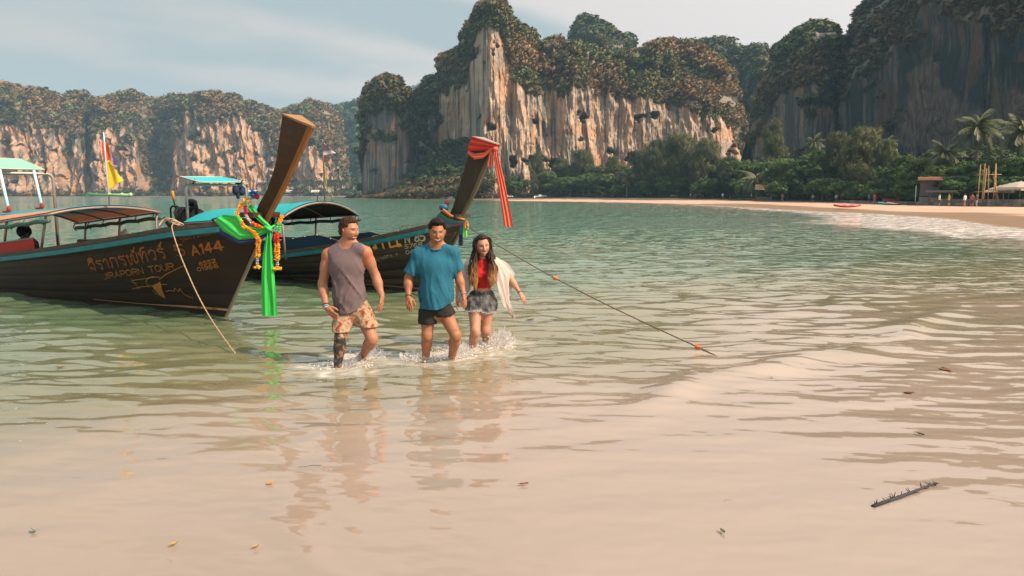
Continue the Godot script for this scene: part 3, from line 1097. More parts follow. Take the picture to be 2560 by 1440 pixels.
	# coconut palms over the beach
	var palms := [[2436, 320, 58, 30, 12.0, "tallest coconut palm above the bamboo tower, crown against the cliff"], [2540, 330, 62, 30, 9.0, "coconut palm at the right edge above the white parasols"], [2362, 384, 46, 26, 9.0, "shorter coconut palm left of the tallest one"], [2404, 396, 36, 22, 15.0, "small coconut palm tucked behind the shorter palm"], [2024, 356, 30, 20, 26.0, "coconut palm top rising behind the broadleaf trees near the knoll"],
		[2218, 362, 34, 20, 24.0, "coconut palm half hidden right of the tall casuarina group"], [1890, 452, 44, 22, 0.0, "drooping young coconut palm beside the orange roofed hut"], [2584, 340, 60, 28, 12.0, "coconut palm outside the right edge of the frame"]]
	for e: Array in palms:
		var p := stand(e[0], e[4])
		var hgt := at_px(e[0], e[1], -p.z).y - p.y
		palm(e[5], p, hgt, e[2] * -p.z / FOC, e[3], Vector3(rng.randf_range(-0.9, 0.4), 0, rng.randf_range(-0.4, 0.6)), "coconut palms over the beach")
	for e: Array in [[1532, 440, 18, "small pale fan palm left of the pair at the middle of the beach"], [1566, 442, 26, "small pale fan palm right of the pair at the middle of the beach"]]:
		var p := stand(e[0], -2.0)
		palm(e[3], p, at_px(e[0], e[1], -p.z).y - p.y, e[2] * -p.z / FOC * 0.9, 22, Vector3(0.3, 0, 0), "small palms at the middle of the beach")
	# the grove across the bay: thin pale trunks, a few pixels each
	var tr := MB.new()
	tr.tube(PackedVector3Array([Vector3(0, -0.5, 0), Vector3(0.25, 6, 0), Vector3(0.1, 12, 0)]), PackedFloat32Array([0.42, 0.34, 0.26]), 5)
	var trunk_mesh := tr.done(mat(0.40, 0.34, 0.27, 0.95))
	var cr := MB.new()
	cr.flat()
	for i in 26:
		var a := i * 2.39996
		var up := lerpf(0.8, -0.6, i / 25.0)
		var d := Vector3(cos(a) * cos(up), sin(up), sin(a) * cos(up))
		var side := d.cross(Vector3.UP).normalized() * 0.42
		cr.color = Color(0.070, 0.085, 0.032) * rng.randf_range(0.7, 1.3)
		cr.quad(Vector3(0.1, 12, 0) - side * 0.4, Vector3(0.1, 12, 0) + d * 2.2 - side, Vector3(0.1, 12, 0) + d * 3.9 + Vector3(0, -1.0, 0), Vector3(0.1, 12, 0) + d * 2.2 + side)
	var crown_mesh := cr.done(vmat("frond", 0.55, 0.35))
	var proto: Node3D = null
	for i in 90:
		var px := rng.randf_range(552.0, 905.0)
		var depth := rng.randf_range(655.0, 715.0) if px < 800.0 else rng.randf_range(640.0, 700.0)
		var p := at_px(px, 490.0, depth)
		if land(p.x, p.z) < 6.0:
			p = at_px(px, 490.0, depth + 40.0)
		p.y = level(maxf(land(p.x, p.z), 1.0)) - 0.2
		var o: Node3D
		if proto == null:
			o = thing("grove_palm", "thin pale coconut palm in the grove across the bay", "palm tree", p, 0.0, "palms of the grove across the bay")
			part("trunk", trunk_mesh, o)
			part("crown", crown_mesh, o)
			proto = o
		else:
			o = proto.duplicate()
			o.name = numbered("grove_palm")
			add_child(o)
			o.position = p
		o.rotation.y = rng.randf() * TAU
		var s := rng.randf_range(0.75, 1.1)
		o.scale = Vector3(s, s * rng.randf_range(0.9, 1.1), s)
	# scrub at the foot of the far cliff and of the pillar, dry and rusty near the rocks
	xf = []
	cc = PackedColorArray()
	for i in 1500:
		var px := rng.randf_range(-60.0, 900.0)
		var p := at_px(px, 490.0, rng.randf_range(628.0, 712.0))
		if land(p.x, p.z) < 3.0:
			continue
		if px > 560.0 and px < 730.0 and rng.randf() < 0.85 and land(p.x, p.z) < 40.0:
			continue
		var s := rng.randf_range(1.6, 4.0)
		p.y += rng.randf() * 9.0 * (0.5 + 0.5 * n_a.get_noise_1d(px * 0.02))
		xf.append(Transform3D(rand_basis(Vector3(s, s * 0.8, s)), p))
		cc.append(leaf_color(0.22 + 0.3 * n_a.get_noise_1d(px * 0.03) + rng.randfn() * 0.12))
	tag(scatter("shore_scrub", clump, xf, cc), "green and brown scrub along the far shore under the cliff")
	xf = []
	cc = PackedColorArray()
	for i in 2100:
		var px := rng.randf_range(868.0, 1235.0)
		var p := at_px(px, 496.0, rng.randf_range(278.0, 345.0))
		if land(p.x, p.z) < 1.0:
			continue
		var hill := ip([868.0, 3.0, 930.0, 5.0, 1000.0, 16.0, 1060.0, 22.0, 1110.0, 26.0, 1200.0, 26.0, 1235.0, 14.0], px) * clampf(land(p.x, p.z) / 36.0, 0.15, 1.0)
		var s := rng.randf_range(0.7, 2.0)
		p.y += sqrt(rng.randf()) * hill
		xf.append(Transform3D(rand_basis(Vector3(s, s * 0.85, s)), p))
		var ochre := 0.78 if p.y < 8.0 and rng.randf() < 0.62 else 0.18
		cc.append(leaf_color(ochre + rng.randfn() * 0.14))
	tag(scatter("dry_scrub", clump, xf, cc), "ochre and green scrub on the rocky point below the pillar")
	# sea-worn boulders along the rocky point
	var rock := vmat("boulder", 0.95)
	for i in 26:
		var px := 872.0 + i * 11.5 + rng.randf_range(-4.0, 4.0)
		var p := at_px(px, 497.5, ip([868.0, 338.0, 930.0, 316.0, 1060.0, 288.0, 1180.0, 272.0], px) + rng.randf_range(0.0, 5.0))
		p.y = -0.2
		var b := MB.new()
		var pv := PackedVector3Array()
		var pc := PackedColorArray()
		var r := Vector3(rng.randf_range(0.9, 2.0), rng.randf_range(0.5, 1.6), rng.randf_range(0.8, 1.6))
		for v in 9:
			for u in 12:
				var d := Vector3(sin(PI * v / 8.0) * cos(TAU * u / 12.0), cos(PI * v / 8.0), sin(PI * v / 8.0) * sin(TAU * u / 12.0))
				var k := 1.0 + 0.35 * n_a.get_noise_3d(d.x * 1.5 + i * 9.0, d.y * 1.5, d.z * 1.5)
				pv.append(d * r * k)
				pc.append(Color(0.12, 0.105, 0.09).lerp(Color(0.34, 0.29, 0.25), clampf(0.4 + n_a.get_noise_3d(d.x * 2.0, d.y * 2.0 + i, d.z * 2.0) + (0.4 if i % 6 == 2 else 0.0), 0, 1)))
		b.flat()
		b.grid(pv, 12, 9, pc, true)
		var o := solo("boulder", b.done(rock), p)
		var how := "pale" if i % 6 == 2 else "dark"
		tag(o, "%s sea-worn boulder on the rocky point, %s boulder from the left" % [how, ord[i]], "boulder", "boulders along the rocky point")


# ---------------------------------------------------------------- things along the beach

func kayak(label: String, at: Vector3, turn: float, a: Color, b: Color) -> void:
	var t := thing("kayak", label, "kayak", at, turn, "kayaks on the beach")
	var pts := PackedVector3Array()
	var cols := PackedColorArray()
	for v in 17:
		var f := v / 16.0 * 2.0 - 1.0
		var w := 0.38 * pow(maxf(0.0, 1.0 - f * f), 0.6) + 0.012
		var h := 0.30 + 0.16 * f * f
		for u in 12:
			var an := TAU * u / 12.0
			pts.append(Vector3(f * 1.75, 0.03 + 0.17 * f * f + (h - 0.03 - 0.17 * f * f) * (0.5 - 0.5 * cos(an)), sin(an) * w))
			cols.append(a.lerp(b, smoothstep(-0.1, 0.15, f)))
	var m := MB.new()
	m.grid(pts, 12, 17, cols, true)
	part("hull", m.done(vmat("plastic", 0.35)), t)
	for s: float in [-0.45, 0.55]:
		var c := MB.new()
		c.ball(Vector3.ZERO, Vector3(0.36, 0.05, 0.2), 12, 5)
		part("seat_well", c.done(mat(0.03, 0.03, 0.03, 0.8)), t, Vector3(s, 0.31, 0))
	var rim := MB.new()
	var rp := PackedVector3Array()
	for i in 17:
		var f := i / 16.0 * 2.0 - 1.0
		rp.append(Vector3(f * 1.74, 0.19 + 0.15 * f * f, 0.40 * pow(maxf(0.0, 1.0 - f * f), 0.6) + 0.01))
	rim.tube(rp, PackedFloat32Array([0.02]), 5)
	part("rim", rim.done(mat(0.05, 0.05, 0.05, 0.6)), t)


func parasol(label: String, at: Vector3, r: float, h: float) -> void:
	var t := thing("beach_parasol", label, "parasol", at, rng.randf(), "white beach parasols")
	var b := MB.new()
	b.rod(Vector3(0, -0.2, 0), Vector3(0, h, 0), 0.045)
	part("pole", b.done(mat(0.30, 0.22, 0.13)), t)
	var c := MB.new()
	c.flat()
	c.color = Color(0.43, 0.385, 0.335)
	for i in 8:
		var a0 := TAU * i / 8.0
		var a1 := TAU * (i + 1) / 8.0
		var e0 := Vector3(cos(a0) * r, h - 0.75, sin(a0) * r)
		var e1 := Vector3(cos(a1) * r, h - 0.75, sin(a1) * r)
		var m0 := Vector3(cos(a0) * r * 0.5, h - 0.26, sin(a0) * r * 0.5)
		var m1 := Vector3(cos(a1) * r * 0.5, h - 0.26, sin(a1) * r * 0.5)
		c.tri(Vector3(0, h, 0), m1, m0)
		c.quad(m0, m1, e1, e0)
		c.quad(e0, e1, e1 + Vector3(0, -0.18, 0), e0 + Vector3(0, -0.18, 0))
	part("canopy", c.done(vmat("white_cloth", 0.9, 0.5)), t)
	var k := MB.new()
	k.ball(Vector3(0, h + 0.05, 0), Vector3(0.07, 0.10, 0.07), 8, 5)
	part("finial", k.done(mat(0.30, 0.22, 0.13)), t)


func hut(called: String, label: String, at: Vector3, turn: float, w: float, d: float, h: float, rise: float, roof: StandardMaterial3D, wall: StandardMaterial3D, posts: bool) -> Node3D:
	var t := thing(called, label, "hut", at, turn)
	for sx: float in [-1.0, 1.0]:
		for sz: float in [-1.0, 1.0]:
			var b := MB.new()
			b.box(Vector3(sx * w * 0.46, h * 0.5, sz * d * 0.46), Vector3(0.14, h, 0.14))
			part("post", b.done(mat(0.12, 0.085, 0.055)), t)
	var fl := MB.new()
	fl.box(Vector3(0, h * 0.18, 0), Vector3(w, h * 0.30, d))
	part("wall" if not posts else "counter", fl.done(wall), t)
	if not posts:
		var up := MB.new()
		up.box(Vector3(0, h * 0.66, -d * 0.4), Vector3(w * 0.9, h * 0.6, 0.1))
		part("back_wall", up.done(wall), t)
	# roof sheets in rows that overlap
	var rows := 5
	for side: float in [-1.0, 1.0]:
		for k in rows:
			var f0 := float(k) / rows
			var f1 := float(k + 1) / rows + 0.04
			var b := MB.new()
			var a := Vector3(0, h + rise * (1.0 - f0) - 0.01 * k, side * d * 0.64 * f0)
			var e := Vector3(0, h + rise * (1.0 - f1) + 0.03, side * d * 0.64 * f1)
			var dir := (e - a).normalized()
			b.box((a + e) * 0.5, Vector3(w * 1.22, 0.05, a.distance_to(e)), Basis(Vector3.RIGHT, dir.cross(Vector3.RIGHT).normalized(), dir))
			part("roof_sheet", b.done(roof), t)
	return t


func small_person(label: String, at: Vector3, turn: float, top: Color, low: Color) -> void:
	var s := Sdf.new()
	s.setup(Vector3(-0.45, -0.05, -0.25), Vector3(0.45, 1.8, 0.25), 0.035)
	for q: float in [-1.0, 1.0]:
		s.cap(Vector3(q * 0.09, 0.86, 0), Vector3(q * 0.11, 0.47, 0.03), 0.085, 0.06, 0.05)
		s.cap(Vector3(q * 0.11, 0.47, 0.03), Vector3(q * 0.12, 0.06, -0.02), 0.06, 0.045, 0.03)
		s.cap(Vector3(q * 0.12, 0.04, -0.02), Vector3(q * 0.13, 0.03, 0.14), 0.045, 0.035, 0.03)
		s.cap(Vector3(q * 0.19, 1.40, 0), Vector3(q * 0.26, 1.10, 0), 0.055, 0.045, 0.04)
		s.cap(Vector3(q * 0.26, 1.10, 0), Vector3(q * 0.24, 0.84, 0.1), 0.042, 0.036, 0.03)
	s.cap(Vector3(0, 0.92, 0), Vector3(0, 1.36, 0), 0.15, 0.16, 0.06, Vector3.BACK, 1.4)
	s.cap(Vector3(0, 1.42, 0), Vector3(0, 1.56, 0), 0.055, 0.055, 0.04)
	s.ell(Vector3(0, 1.64, 0.01), Vector3(0.08, 0.115, 0.095), Basis.IDENTITY, 0.03)
	var g := s.mesh(func(p: Vector3, _n: Vector3) -> Color:
		if p.y > 1.66 or (p.z < -0.02 and p.y > 1.56):
			return Color(0.03, 0.022, 0.018)
		if p.y > 1.46 or p.y < 0.5:
			return Color(0.36, 0.20, 0.13)
		return top if p.y > 0.9 else low)
	var t := thing("person", label, "person", at, turn, "people on the far beach")
	part("body", arr_mesh(g[0], g[1], g[2], g[3], vmat("figure", 0.8)), t)


func make_beach_things() -> void:
	# terrace wall of stone blocks in front of the bars
	var wall := thing("terrace_wall", "low grey stone wall along the top of the beach at the right", "wall")
	var shades := [mat(0.16, 0.145, 0.13, 0.95), mat(0.21, 0.19, 0.165, 0.95), mat(0.12, 0.11, 0.10, 0.95)]
	var px := 2096.0
	var prev := stand(px, -4.5)
	while px < 2680.0:
		px += 11.0
		var p := stand(px, -4.5)
		for row in (2 if px > 2330.0 else 1):
			var b := MB.new()
			var mid := (p + prev) * 0.5
			mid.y = 0.30 + 0.24 + row * 0.47
			var dir := (p - prev)
			dir.y = 0.0
			var len := dir.length()
			dir = dir.normalized()
			b.box(mid, Vector3(len - 0.03, 0.45, 0.5 + rng.randf() * 0.08), Basis(dir, Vector3.UP, dir.cross(Vector3.UP)))
			part("stone_block", b.done(shades[rng.randi() % 3]), wall)
		prev = p
	var deck := MB.new()
	var dp := PackedVector3Array()
	for v in 2:
		for u in 20:
			var q := stand(2326.0 + u * 19.0, -4.4 if v == 1 else 4.0)
			q.y = 1.16
			dp.append(q)
	deck.grid(dp, 20, 2)
	part("terrace", deck.done(mat(0.20, 0.17, 0.14, 0.95)), wall)

	parasol("white parasol at the right edge, biggest of the three on the terrace", stand(2548, -2.5) + Vector3(0, 0.9, 0), 2.5, 2.3)
	parasol("white parasol in the middle of the three on the terrace", stand(2520, 0.5) + Vector3(0, 0.9, 0), 2.3, 2.05)
	parasol("leftmost and lowest white parasol, next to the bamboo tower", stand(2496, 2.5) + Vector3(0, 0.9, 0), 1.9, 1.75)

	# the bamboo tower
	var bt := thing("bamboo_tower", "tall open tower of bamboo poles standing on the terrace", "bamboo tower", stand(2462, -2.0))
	var u := 98.0 / FOC
	var bm := mat(0.40, 0.235, 0.10, 0.6)
	for e: Array in [[2444, 420, 2444, 515, 0.0], [2451, 418, 2449, 518, 0.5], [2457, 420, 2458, 518, -0.3], [2462, 424, 2468, 516, 0.3], [2470, 418, 2466, 517, 1.4], [2474, 420, 2478, 516, 1.0], [2447, 430, 2440, 516, 1.5], [2465, 440, 2486, 515, 1.3], [2480, 478, 2492, 515, 0.6], [2495, 470, 2498, 515, 1.0]]:
		var b := MB.new()
		b.rod(Vector3((e[2] - 2462) * u, -0.3, e[4]), Vector3((e[0] - 2462) * u, (518 - e[1]) * u + 0.3, e[4] * 0.7), 0.07, 7, 0.055)
		part("bamboo_pole", b.done(bm), bt)
	for yy: float in [1.9, 4.1]:
		for zz: float in [0.0, 1.1]:
			var b := MB.new()
			b.rod(Vector3(-1.6, yy, zz), Vector3(1.2, yy + 0.06, zz), 0.045, 6)
			part("cross_pole", b.done(bm), bt)

	hut("beach_hut", "small beach bar hut with an orange-brown sheet roof under the trees", stand(1908, -3.0), -0.35, 3.2, 2.8, 2.5, 1.2, mat(0.42, 0.235, 0.09, 0.9), mat(0.16, 0.13, 0.105), true)
	hut("grey_hut", "tall dark grey hut with a rusty pitched roof left of the bamboo tower", stand(2322, 0.0), -0.5, 2.6, 2.6, 3.6, 0.5, mat(0.24, 0.11, 0.07, 0.9), mat(0.20, 0.19, 0.18), false)
	hut("bar_shed", "low dark bar shed with a flat sheet roof below the grey hut", stand(2350, -3.0), -0.5, 3.0, 2.4, 1.9, 0.2, mat(0.14, 0.13, 0.12, 0.9), mat(0.10, 0.09, 0.08), true)
	# masts, booth, boards
	var mast := MB.new()
	mast.rod(Vector3(0, -0.2, 0), Vector3(0, 2.9, 0), 0.06)
	tag(solo("white_mast", mast.done(mat(0.6, 0.6, 0.6)), stand(2288, -4.0)), "slim white mast standing on the sand left of the grey hut", "pole")
	var booth := thing("red_booth", "low red slatted barrier at the top of the beach behind the kayaks", "barrier", stand(2226, -2.0), -0.55)
	for i in 14:
		var b := MB.new()
		b.box(Vector3(-1.1 + i * 0.17, 0.50, 0), Vector3(0.14, 0.8, 0.05))
		part("slat", b.done(mat(0.55, 0.07, 0.03, 0.6)), booth)
	var rail := MB.new()
	rail.box(Vector3(0, 0.82, 0.05), Vector3(2.4, 0.09, 0.05))
	part("rail", rail.done(mat(0.4, 0.05, 0.03)), booth)
	var brd := thing("surfboard", "blue and white board leaning upright beside the orange roofed hut", "board", stand(1929, -4.5), 0.4)
	var sb := MB.new()
	sb.ball(Vector3(0, 0.95, 0), Vector3(0.30, 1.0, 0.06), 14, 10, Basis(Vector3.BACK, -0.3))
	part("board", sb.done(mat(0.12, 0.45, 0.75, 0.3)), brd)
	var sc := MB.new()
	sc.ball(Vector3(0.12, 1.35, 0.03), Vector3(0.22, 0.42, 0.05), 12, 8, Basis(Vector3.BACK, -0.3))
	part("stripe", sc.done(mat(0.75, 0.75, 0.72, 0.4)), brd)
	# low fence along the far beach
	var fence := thing("plank_fence", "low grey plank fence at the top of the beach left of the hut", "fence")
	for i in 30:
		var p := stand(1824.0 + i * 2.2, -2.0)
		var b := MB.new()
		b.box(p + Vector3(0, 0.55, 0), Vector3(0.22, 0.95, 0.05), Basis(Vector3.UP, 0.9))
		part("plank", b.done(shades[i % 3]), fence)
	kayak("red kayak lying alone on the open sand", ground_px(2118, 519, 0.28) + Vector3(0, -0.02, 0), 0.12, Color(0.60, 0.035, 0.02), Color(0.60, 0.045, 0.02))
	kayak("turquoise kayak in front of the red barrier", stand(2222, -5.5), 0.1, Color(0.02, 0.40, 0.45), Color(0.10, 0.55, 0.60))
	kayak("green kayak just right of the turquoise one", stand(2246, -5.0), 0.0, Color(0.5, 0.5, 0.45), Color(0.03, 0.33, 0.10))
	kayak("green and white kayak near the plank fence", stand(1862, -4.5), 0.1, Color(0.05, 0.42, 0.18), Color(0.6, 0.6, 0.55))
	kayak("red kayak lying in front of the orange roofed hut", stand(1898, -6.0), 0.1, Color(0.5, 0.07, 0.03), Color(0.5, 0.10, 0.04))
	var people := [[1726, "pale shirt, walking on the far sand", Color(0.7, 0.68, 0.62), Color(0.3, 0.3, 0.32)], [1738, "brown top on the far sand, right beside another", Color(0.35, 0.16, 0.08), Color(0.12, 0.12, 0.14)], [1806, "white top, alone left of the plank fence", Color(0.75, 0.73, 0.70), Color(0.25, 0.25, 0.3)], [1878, "white shirt by the left side of the hut", Color(0.75, 0.72, 0.68), Color(0.1, 0.1, 0.12)],
		[2032, "grey shirt under the trees", Color(0.3, 0.33, 0.36), Color(0.05, 0.05, 0.06)], [2172, "blue shirt left of the red barrier", Color(0.12, 0.2, 0.42), Color(0.06, 0.06, 0.08)], [2348, "white shirt in front of the bar shed", Color(0.75, 0.73, 0.70), Color(0.03, 0.03, 0.04)], [2442, "dark clothes at the foot of the bamboo tower", Color(0.06, 0.06, 0.07), Color(0.3, 0.3, 0.3)], [2430, "red-brown top left of the bamboo tower", Color(0.35, 0.10, 0.06), Color(0.05, 0.05, 0.06)],
		[2090, "pale blue top under the trees, right of the knoll", Color(0.35, 0.45, 0.55), Color(0.1, 0.1, 0.1)], [2104, "black clothes by the low wall", Color(0.03, 0.03, 0.035), Color(0.03, 0.03, 0.035)], [2186, "red top right of one in a blue shirt", Color(0.45, 0.05, 0.04), Color(0.2, 0.2, 0.2)], [2372, "yellow top in front of the bar shed", Color(0.5, 0.38, 0.08), Color(0.08, 0.08, 0.1)], [2412, "white top well left of the bamboo tower", Color(0.7, 0.68, 0.65), Color(0.2, 0.2, 0.22)], [1955, "orange top right of the hut", Color(0.5, 0.18, 0.05), Color(0.1, 0.1, 0.1)]]
	for e: Array in people:
		var at := stand(e[0], -5.5 if e[0] < 2300 else -6.5)
		small_person("distant person in " + e[1], at, rng.randf() * TAU, e[2], e[3])
	# beach bar clutter: plain roofs among the palms across the bay
	for e: Array in [[632, 476, "leftmost"], [700, 476, "second from the left"], [722, 474, "third from the left"], [790, 476, "second from the right"], [815, 474, "rightmost"]]:
		var p := at_px(e[0], 490, 668.0 if e[0] < 760 else 648.0)
		p.y = 1.0
		hut("far_bungalow", "pale roofed bungalow in the grove across the bay, %s of five" % e[2], p, rng.randf_range(-0.4, 0.4), 6.0, 5.0, 2.4, 2.0, mat(0.55, 0.48, 0.42), mat(0.35, 0.30, 0.25), true)
	# a white speedboat drawn up on the far beach
	for e: Array in [[1268, "white dinghy drawn up at the left end of the far beach"], [1352, "white dinghy under the trees of the far beach"]]:
		var p := stand(e[0], -3.0)
		var t := thing("white_dinghy", e[1], "boat", p, 0.3, "white dinghies on the far beach")
		var pv := PackedVector3Array()
		for v in 13:
			var f := v / 12.0
			var wd := 0.9 * pow(sin(PI * clampf(f * 0.55 + 0.45, 0, 1)), 0.6)
			for k in 9:
				var an := PI * k / 8.0
				pv.append(Vector3(f * 5.0 - 2.5, 0.75 + 0.3 * f - sin(an) * (0.7 - 0.15 * f), cos(an) * wd))
		var b := MB.new()
		b.grid(pv, 9, 13)
		part("hull", b.done(mat(0.72, 0.72, 0.70, 0.4)), t)
		var c := MB.new()
		c.box(Vector3(-0.4, 1.05, 0), Vector3(1.2, 0.5, 1.0))
		part("cabin", c.done(mat(0.65, 0.67, 0.68, 0.4)), t)


# ---------------------------------------------------------------- longtail boats

class Hull:
	var stem: Array          # height -> how far the stem has raked forward
	var sheer: Array         # metres aft of the stem -> height of the gunwale
	var wide: Array          # half breadth at the gunwale
	var low: Array           # half breadth at the waterline
	var length := 9.6
	var keel := -0.32

	func t_(t: Array, x: float) -> float:
		if x <= t[0]:
			return t[1]
		var i := 2
		while i < t.size():
			if x <= t[i]:
				return lerpf(t[i - 1], t[i + 1], (x - t[i - 2]) / (t[i] - t[i - 2]))
			i += 2
		return t[t.size() - 1]

	func at(aft: float, f: float, side: float, out := 0.0) -> Vector3:
		# f: 0 at the keel, 1 at the gunwale
		var h := t_(sheer, aft)
		var y := lerpf(keel, h, f)
		var g := t_(wide, aft)
		var w := t_(low, aft)
		var b: float
		if y >= 0.0:
			var k := y / h
			b = lerpf(w, g, k) + 0.10 * w * k * (1.0 - k) * 2.0
		else:
			b = w * sqrt(maxf(0.0, 1.0 - pow(y / keel, 2.0) * 0.96))
		return Vector3(t_(stem, y) - aft, y, side * (b + out))

	func on_side(along: float, y: float, out: float) -> Vector3:
		var aft := maxf(0.0, t_(stem, y) - along)
		var h := t_(sheer, aft)
		var p := at(aft, (y - keel) / (h - keel), 1.0, out)
		return Vector3(along, y, p.z)


const GLYPHS := {
	"J": [0.5, [0.5, 1, 0.5, 0.2, 0.36, 0.02, 0.14, 0.02, 0, 0.2]], "I": [0.06, [0.03, 0, 0.03, 1]],
	"R": [0.58, [0, 0, 0, 1, 0.4, 1, 0.55, 0.86, 0.55, 0.64, 0.4, 0.5, 0, 0.5], [0.28, 0.5, 0.58, 0]],
	"A": [0.62, [0, 0, 0.31, 1, 0.62, 0], [0.12, 0.34, 0.5, 0.34]], "P": [0.55, [0, 0, 0, 1, 0.4, 1, 0.55, 0.86, 0.55, 0.62, 0.4, 0.47, 0, 0.47]],
	"O": [0.62, [0.31, 0, 0.1, 0.1, 0, 0.35, 0, 0.65, 0.1, 0.9, 0.31, 1, 0.52, 0.9, 0.62, 0.65, 0.62, 0.35, 0.52, 0.1, 0.31, 0]],
	"N": [0.56, [0, 0, 0, 1, 0.56, 0, 0.56, 1]], "T": [0.6, [0, 1, 0.6, 1], [0.3, 1, 0.3, 0]],
	"U": [0.58, [0, 1, 0, 0.25, 0.12, 0.04, 0.29, 0, 0.46, 0.04, 0.58, 0.25, 0.58, 1]],
	"0": [0.56, [0.28, 0, 0.08, 0.1, 0, 0.4, 0, 0.65, 0.1, 0.92, 0.28, 1, 0.46, 0.92, 0.56, 0.65, 0.56, 0.4, 0.48, 0.1, 0.28, 0]],
	"1": [0.24, [0, 0.8, 0.2, 1, 0.2, 0]], "2": [0.55, [0, 0.8, 0.1, 0.97, 0.42, 1, 0.55, 0.8, 0.5, 0.6, 0, 0, 0.56, 0]],
	"4": [0.6, [0.42, 0, 0.42, 1, 0, 0.3, 0.6, 0.3]], "5": [0.55, [0.52, 1, 0.06, 1, 0.02, 0.56, 0.36, 0.6, 0.53, 0.45, 0.53, 0.2, 0.4, 0.02, 0.12, 0, 0, 0.12]],
	"6": [0.55, [0.5, 0.92, 0.3, 1, 0.08, 0.85, 0, 0.5, 0.02, 0.16, 0.2, 0, 0.42, 0.04, 0.54, 0.25, 0.48, 0.48, 0.25, 0.56, 0.03, 0.42]],
	"7": [0.52, [0, 1, 0.52, 1, 0.18, 0]],
	"8": [0.56, [0.28, 0.53, 0.06, 0.62, 0.04, 0.88, 0.28, 1, 0.52, 0.88, 0.5, 0.62, 0.28, 0.53, 0.04, 0.4, 0.02, 0.12, 0.28, 0, 0.54, 0.12, 0.52, 0.4, 0.28, 0.53]],
	"9": [0.55, [0.05, 0.06, 0.25, 0, 0.47, 0.15, 0.55, 0.5, 0.53, 0.84, 0.35, 1, 0.13, 0.96, 0.01, 0.75, 0.07, 0.52, 0.3, 0.44, 0.52, 0.58]],
	"จ": [0.62, [0.02, 0.72, 0.12, 0.95, 0.32, 1, 0.52, 0.9, 0.58, 0.65, 0.56, 0.02, 0.4, 0.34, 0.25, 0.45, 0.14, 0.35, 0.24, 0.24, 0.38, 0.32]],
	"ิ": [0.0, [-0.58, 1.14, -0.45, 1.34, -0.2, 1.36, -0.04, 1.16, -0.58, 1.14]], "ี": [0.0, [-0.58, 1.14, -0.45, 1.34, -0.2, 1.36, -0.04, 1.16, -0.58, 1.14], [-0.05, 1.16, 0.02, 1.5]],
	"ร": [0.52, [0, 0.8, 0.14, 1, 0.4, 0.9, 0.52, 0.98], [0.12, 0.86, 0.16, 0.68, 0.42, 0.62, 0.5, 0.45, 0.5, 0.12, 0.4, 0, 0.32, 0.1, 0.42, 0.18]],
	"า": [0.42, [0, 0.75, 0.1, 0.95, 0.26, 1, 0.4, 0.85, 0.4, 0]],
	"ภ": [0.64, [0.14, 0.02, 0.02, 0.1, 0.08, 0.2, 0.16, 0.1, 0.14, 0.55, 0.03, 0.7, 0.14, 0.95, 0.38, 1, 0.58, 0.9, 0.62, 0.7, 0.62, 0]],
	"ณ": [0.86, [0.0, 0.82, 0.08, 0.96, 0.16, 0.84, 0.08, 0.74, 0.14, 0.0, 0.34, 0.06, 0.36, 0.8, 0.46, 0.98, 0.56, 0.85, 0.56, 0.1, 0.7, 0.22, 0.62, 0.02, 0.86, 0.2, 0.86, 1]],
	"์": [0.0, [-0.3, 1.2, -0.2, 1.12, -0.12, 1.24, -0.22, 1.32, -0.3, 1.2], [-0.16, 1.3, 0.0, 1.55]],
	"ท": [0.6, [0, 0.84, 0.08, 0.97, 0.16, 0.85, 0.07, 0.76], [0.15, 0.9, 0.15, 0], [0.15, 0.25, 0.38, 0.95, 0.54, 0.95, 0.58, 0.8, 0.58, 0]],
	"ั": [0.0, [-0.4, 1.2, -0.44, 1.1, -0.32, 1.1, -0.38, 1.22, -0.3, 1.34, -0.02, 1.4]],
	"ว": [0.54, [0.02, 0.7, 0.12, 0.94, 0.34, 1, 0.52, 0.84, 0.52, 0.2, 0.4, 0.02, 0.28, 0.1, 0.38, 0.2]],
	"ช": [0.64, [0, 0.72, 0.12, 0.62, 0.1, 0.86, 0, 0.8, 0.14, 0.5, 0.14, 0, 0.5, 0, 0.5, 0.72, 0.64, 0.98]],
	"ล": [0.58, [0.12, 0.3, 0, 0.2, 0.08, 0.06, 0.2, 0.16, 0.16, 0.46, 0.02, 0.62, 0.1, 0.92, 0.34, 1, 0.54, 0.84, 0.56, 0]],
	"น": [0.66, [0, 0.88, 0.09, 1, 0.16, 0.88, 0.06, 0.8], [0.13, 0.88, 0.13, 0.02, 0.48, 0.12], [0.5, 1, 0.5, 0.1, 0.62, 0.24, 0.66, 0.06, 0.5, 0.02]],
	"ส": [0.6, [0.1, 0.4, 0.0, 0.3, 0.1, 0.2, 0.2, 0.3, 0.1, 0.55, 0.02, 0.75, 0.2, 1, 0.45, 0.95, 0.56, 0.8, 0.56, 0], [0.4, 0.95, 0.62, 1.15]],
	"ุ": [0.0, [-0.14, -0.12, -0.22, -0.2, -0.12, -0.24, -0.08, -0.12, -0.08, -0.42]], "เ": [0.2, [0.05, 1, 0.05, 0.1, 0.16, 0.02, 0.18, 0.16, 0.06, 0.2]], "อ": [0.54, [0.12, 0.5, 0.04, 0.62, 0.14, 0.72, 0.2, 0.6, 0.04, 0.4, 0.06, 0.06, 0.48, 0.06, 0.52, 0.7, 0.4, 0.96, 0.16, 1, 0.0, 0.86]],
	" ": [0.42]}


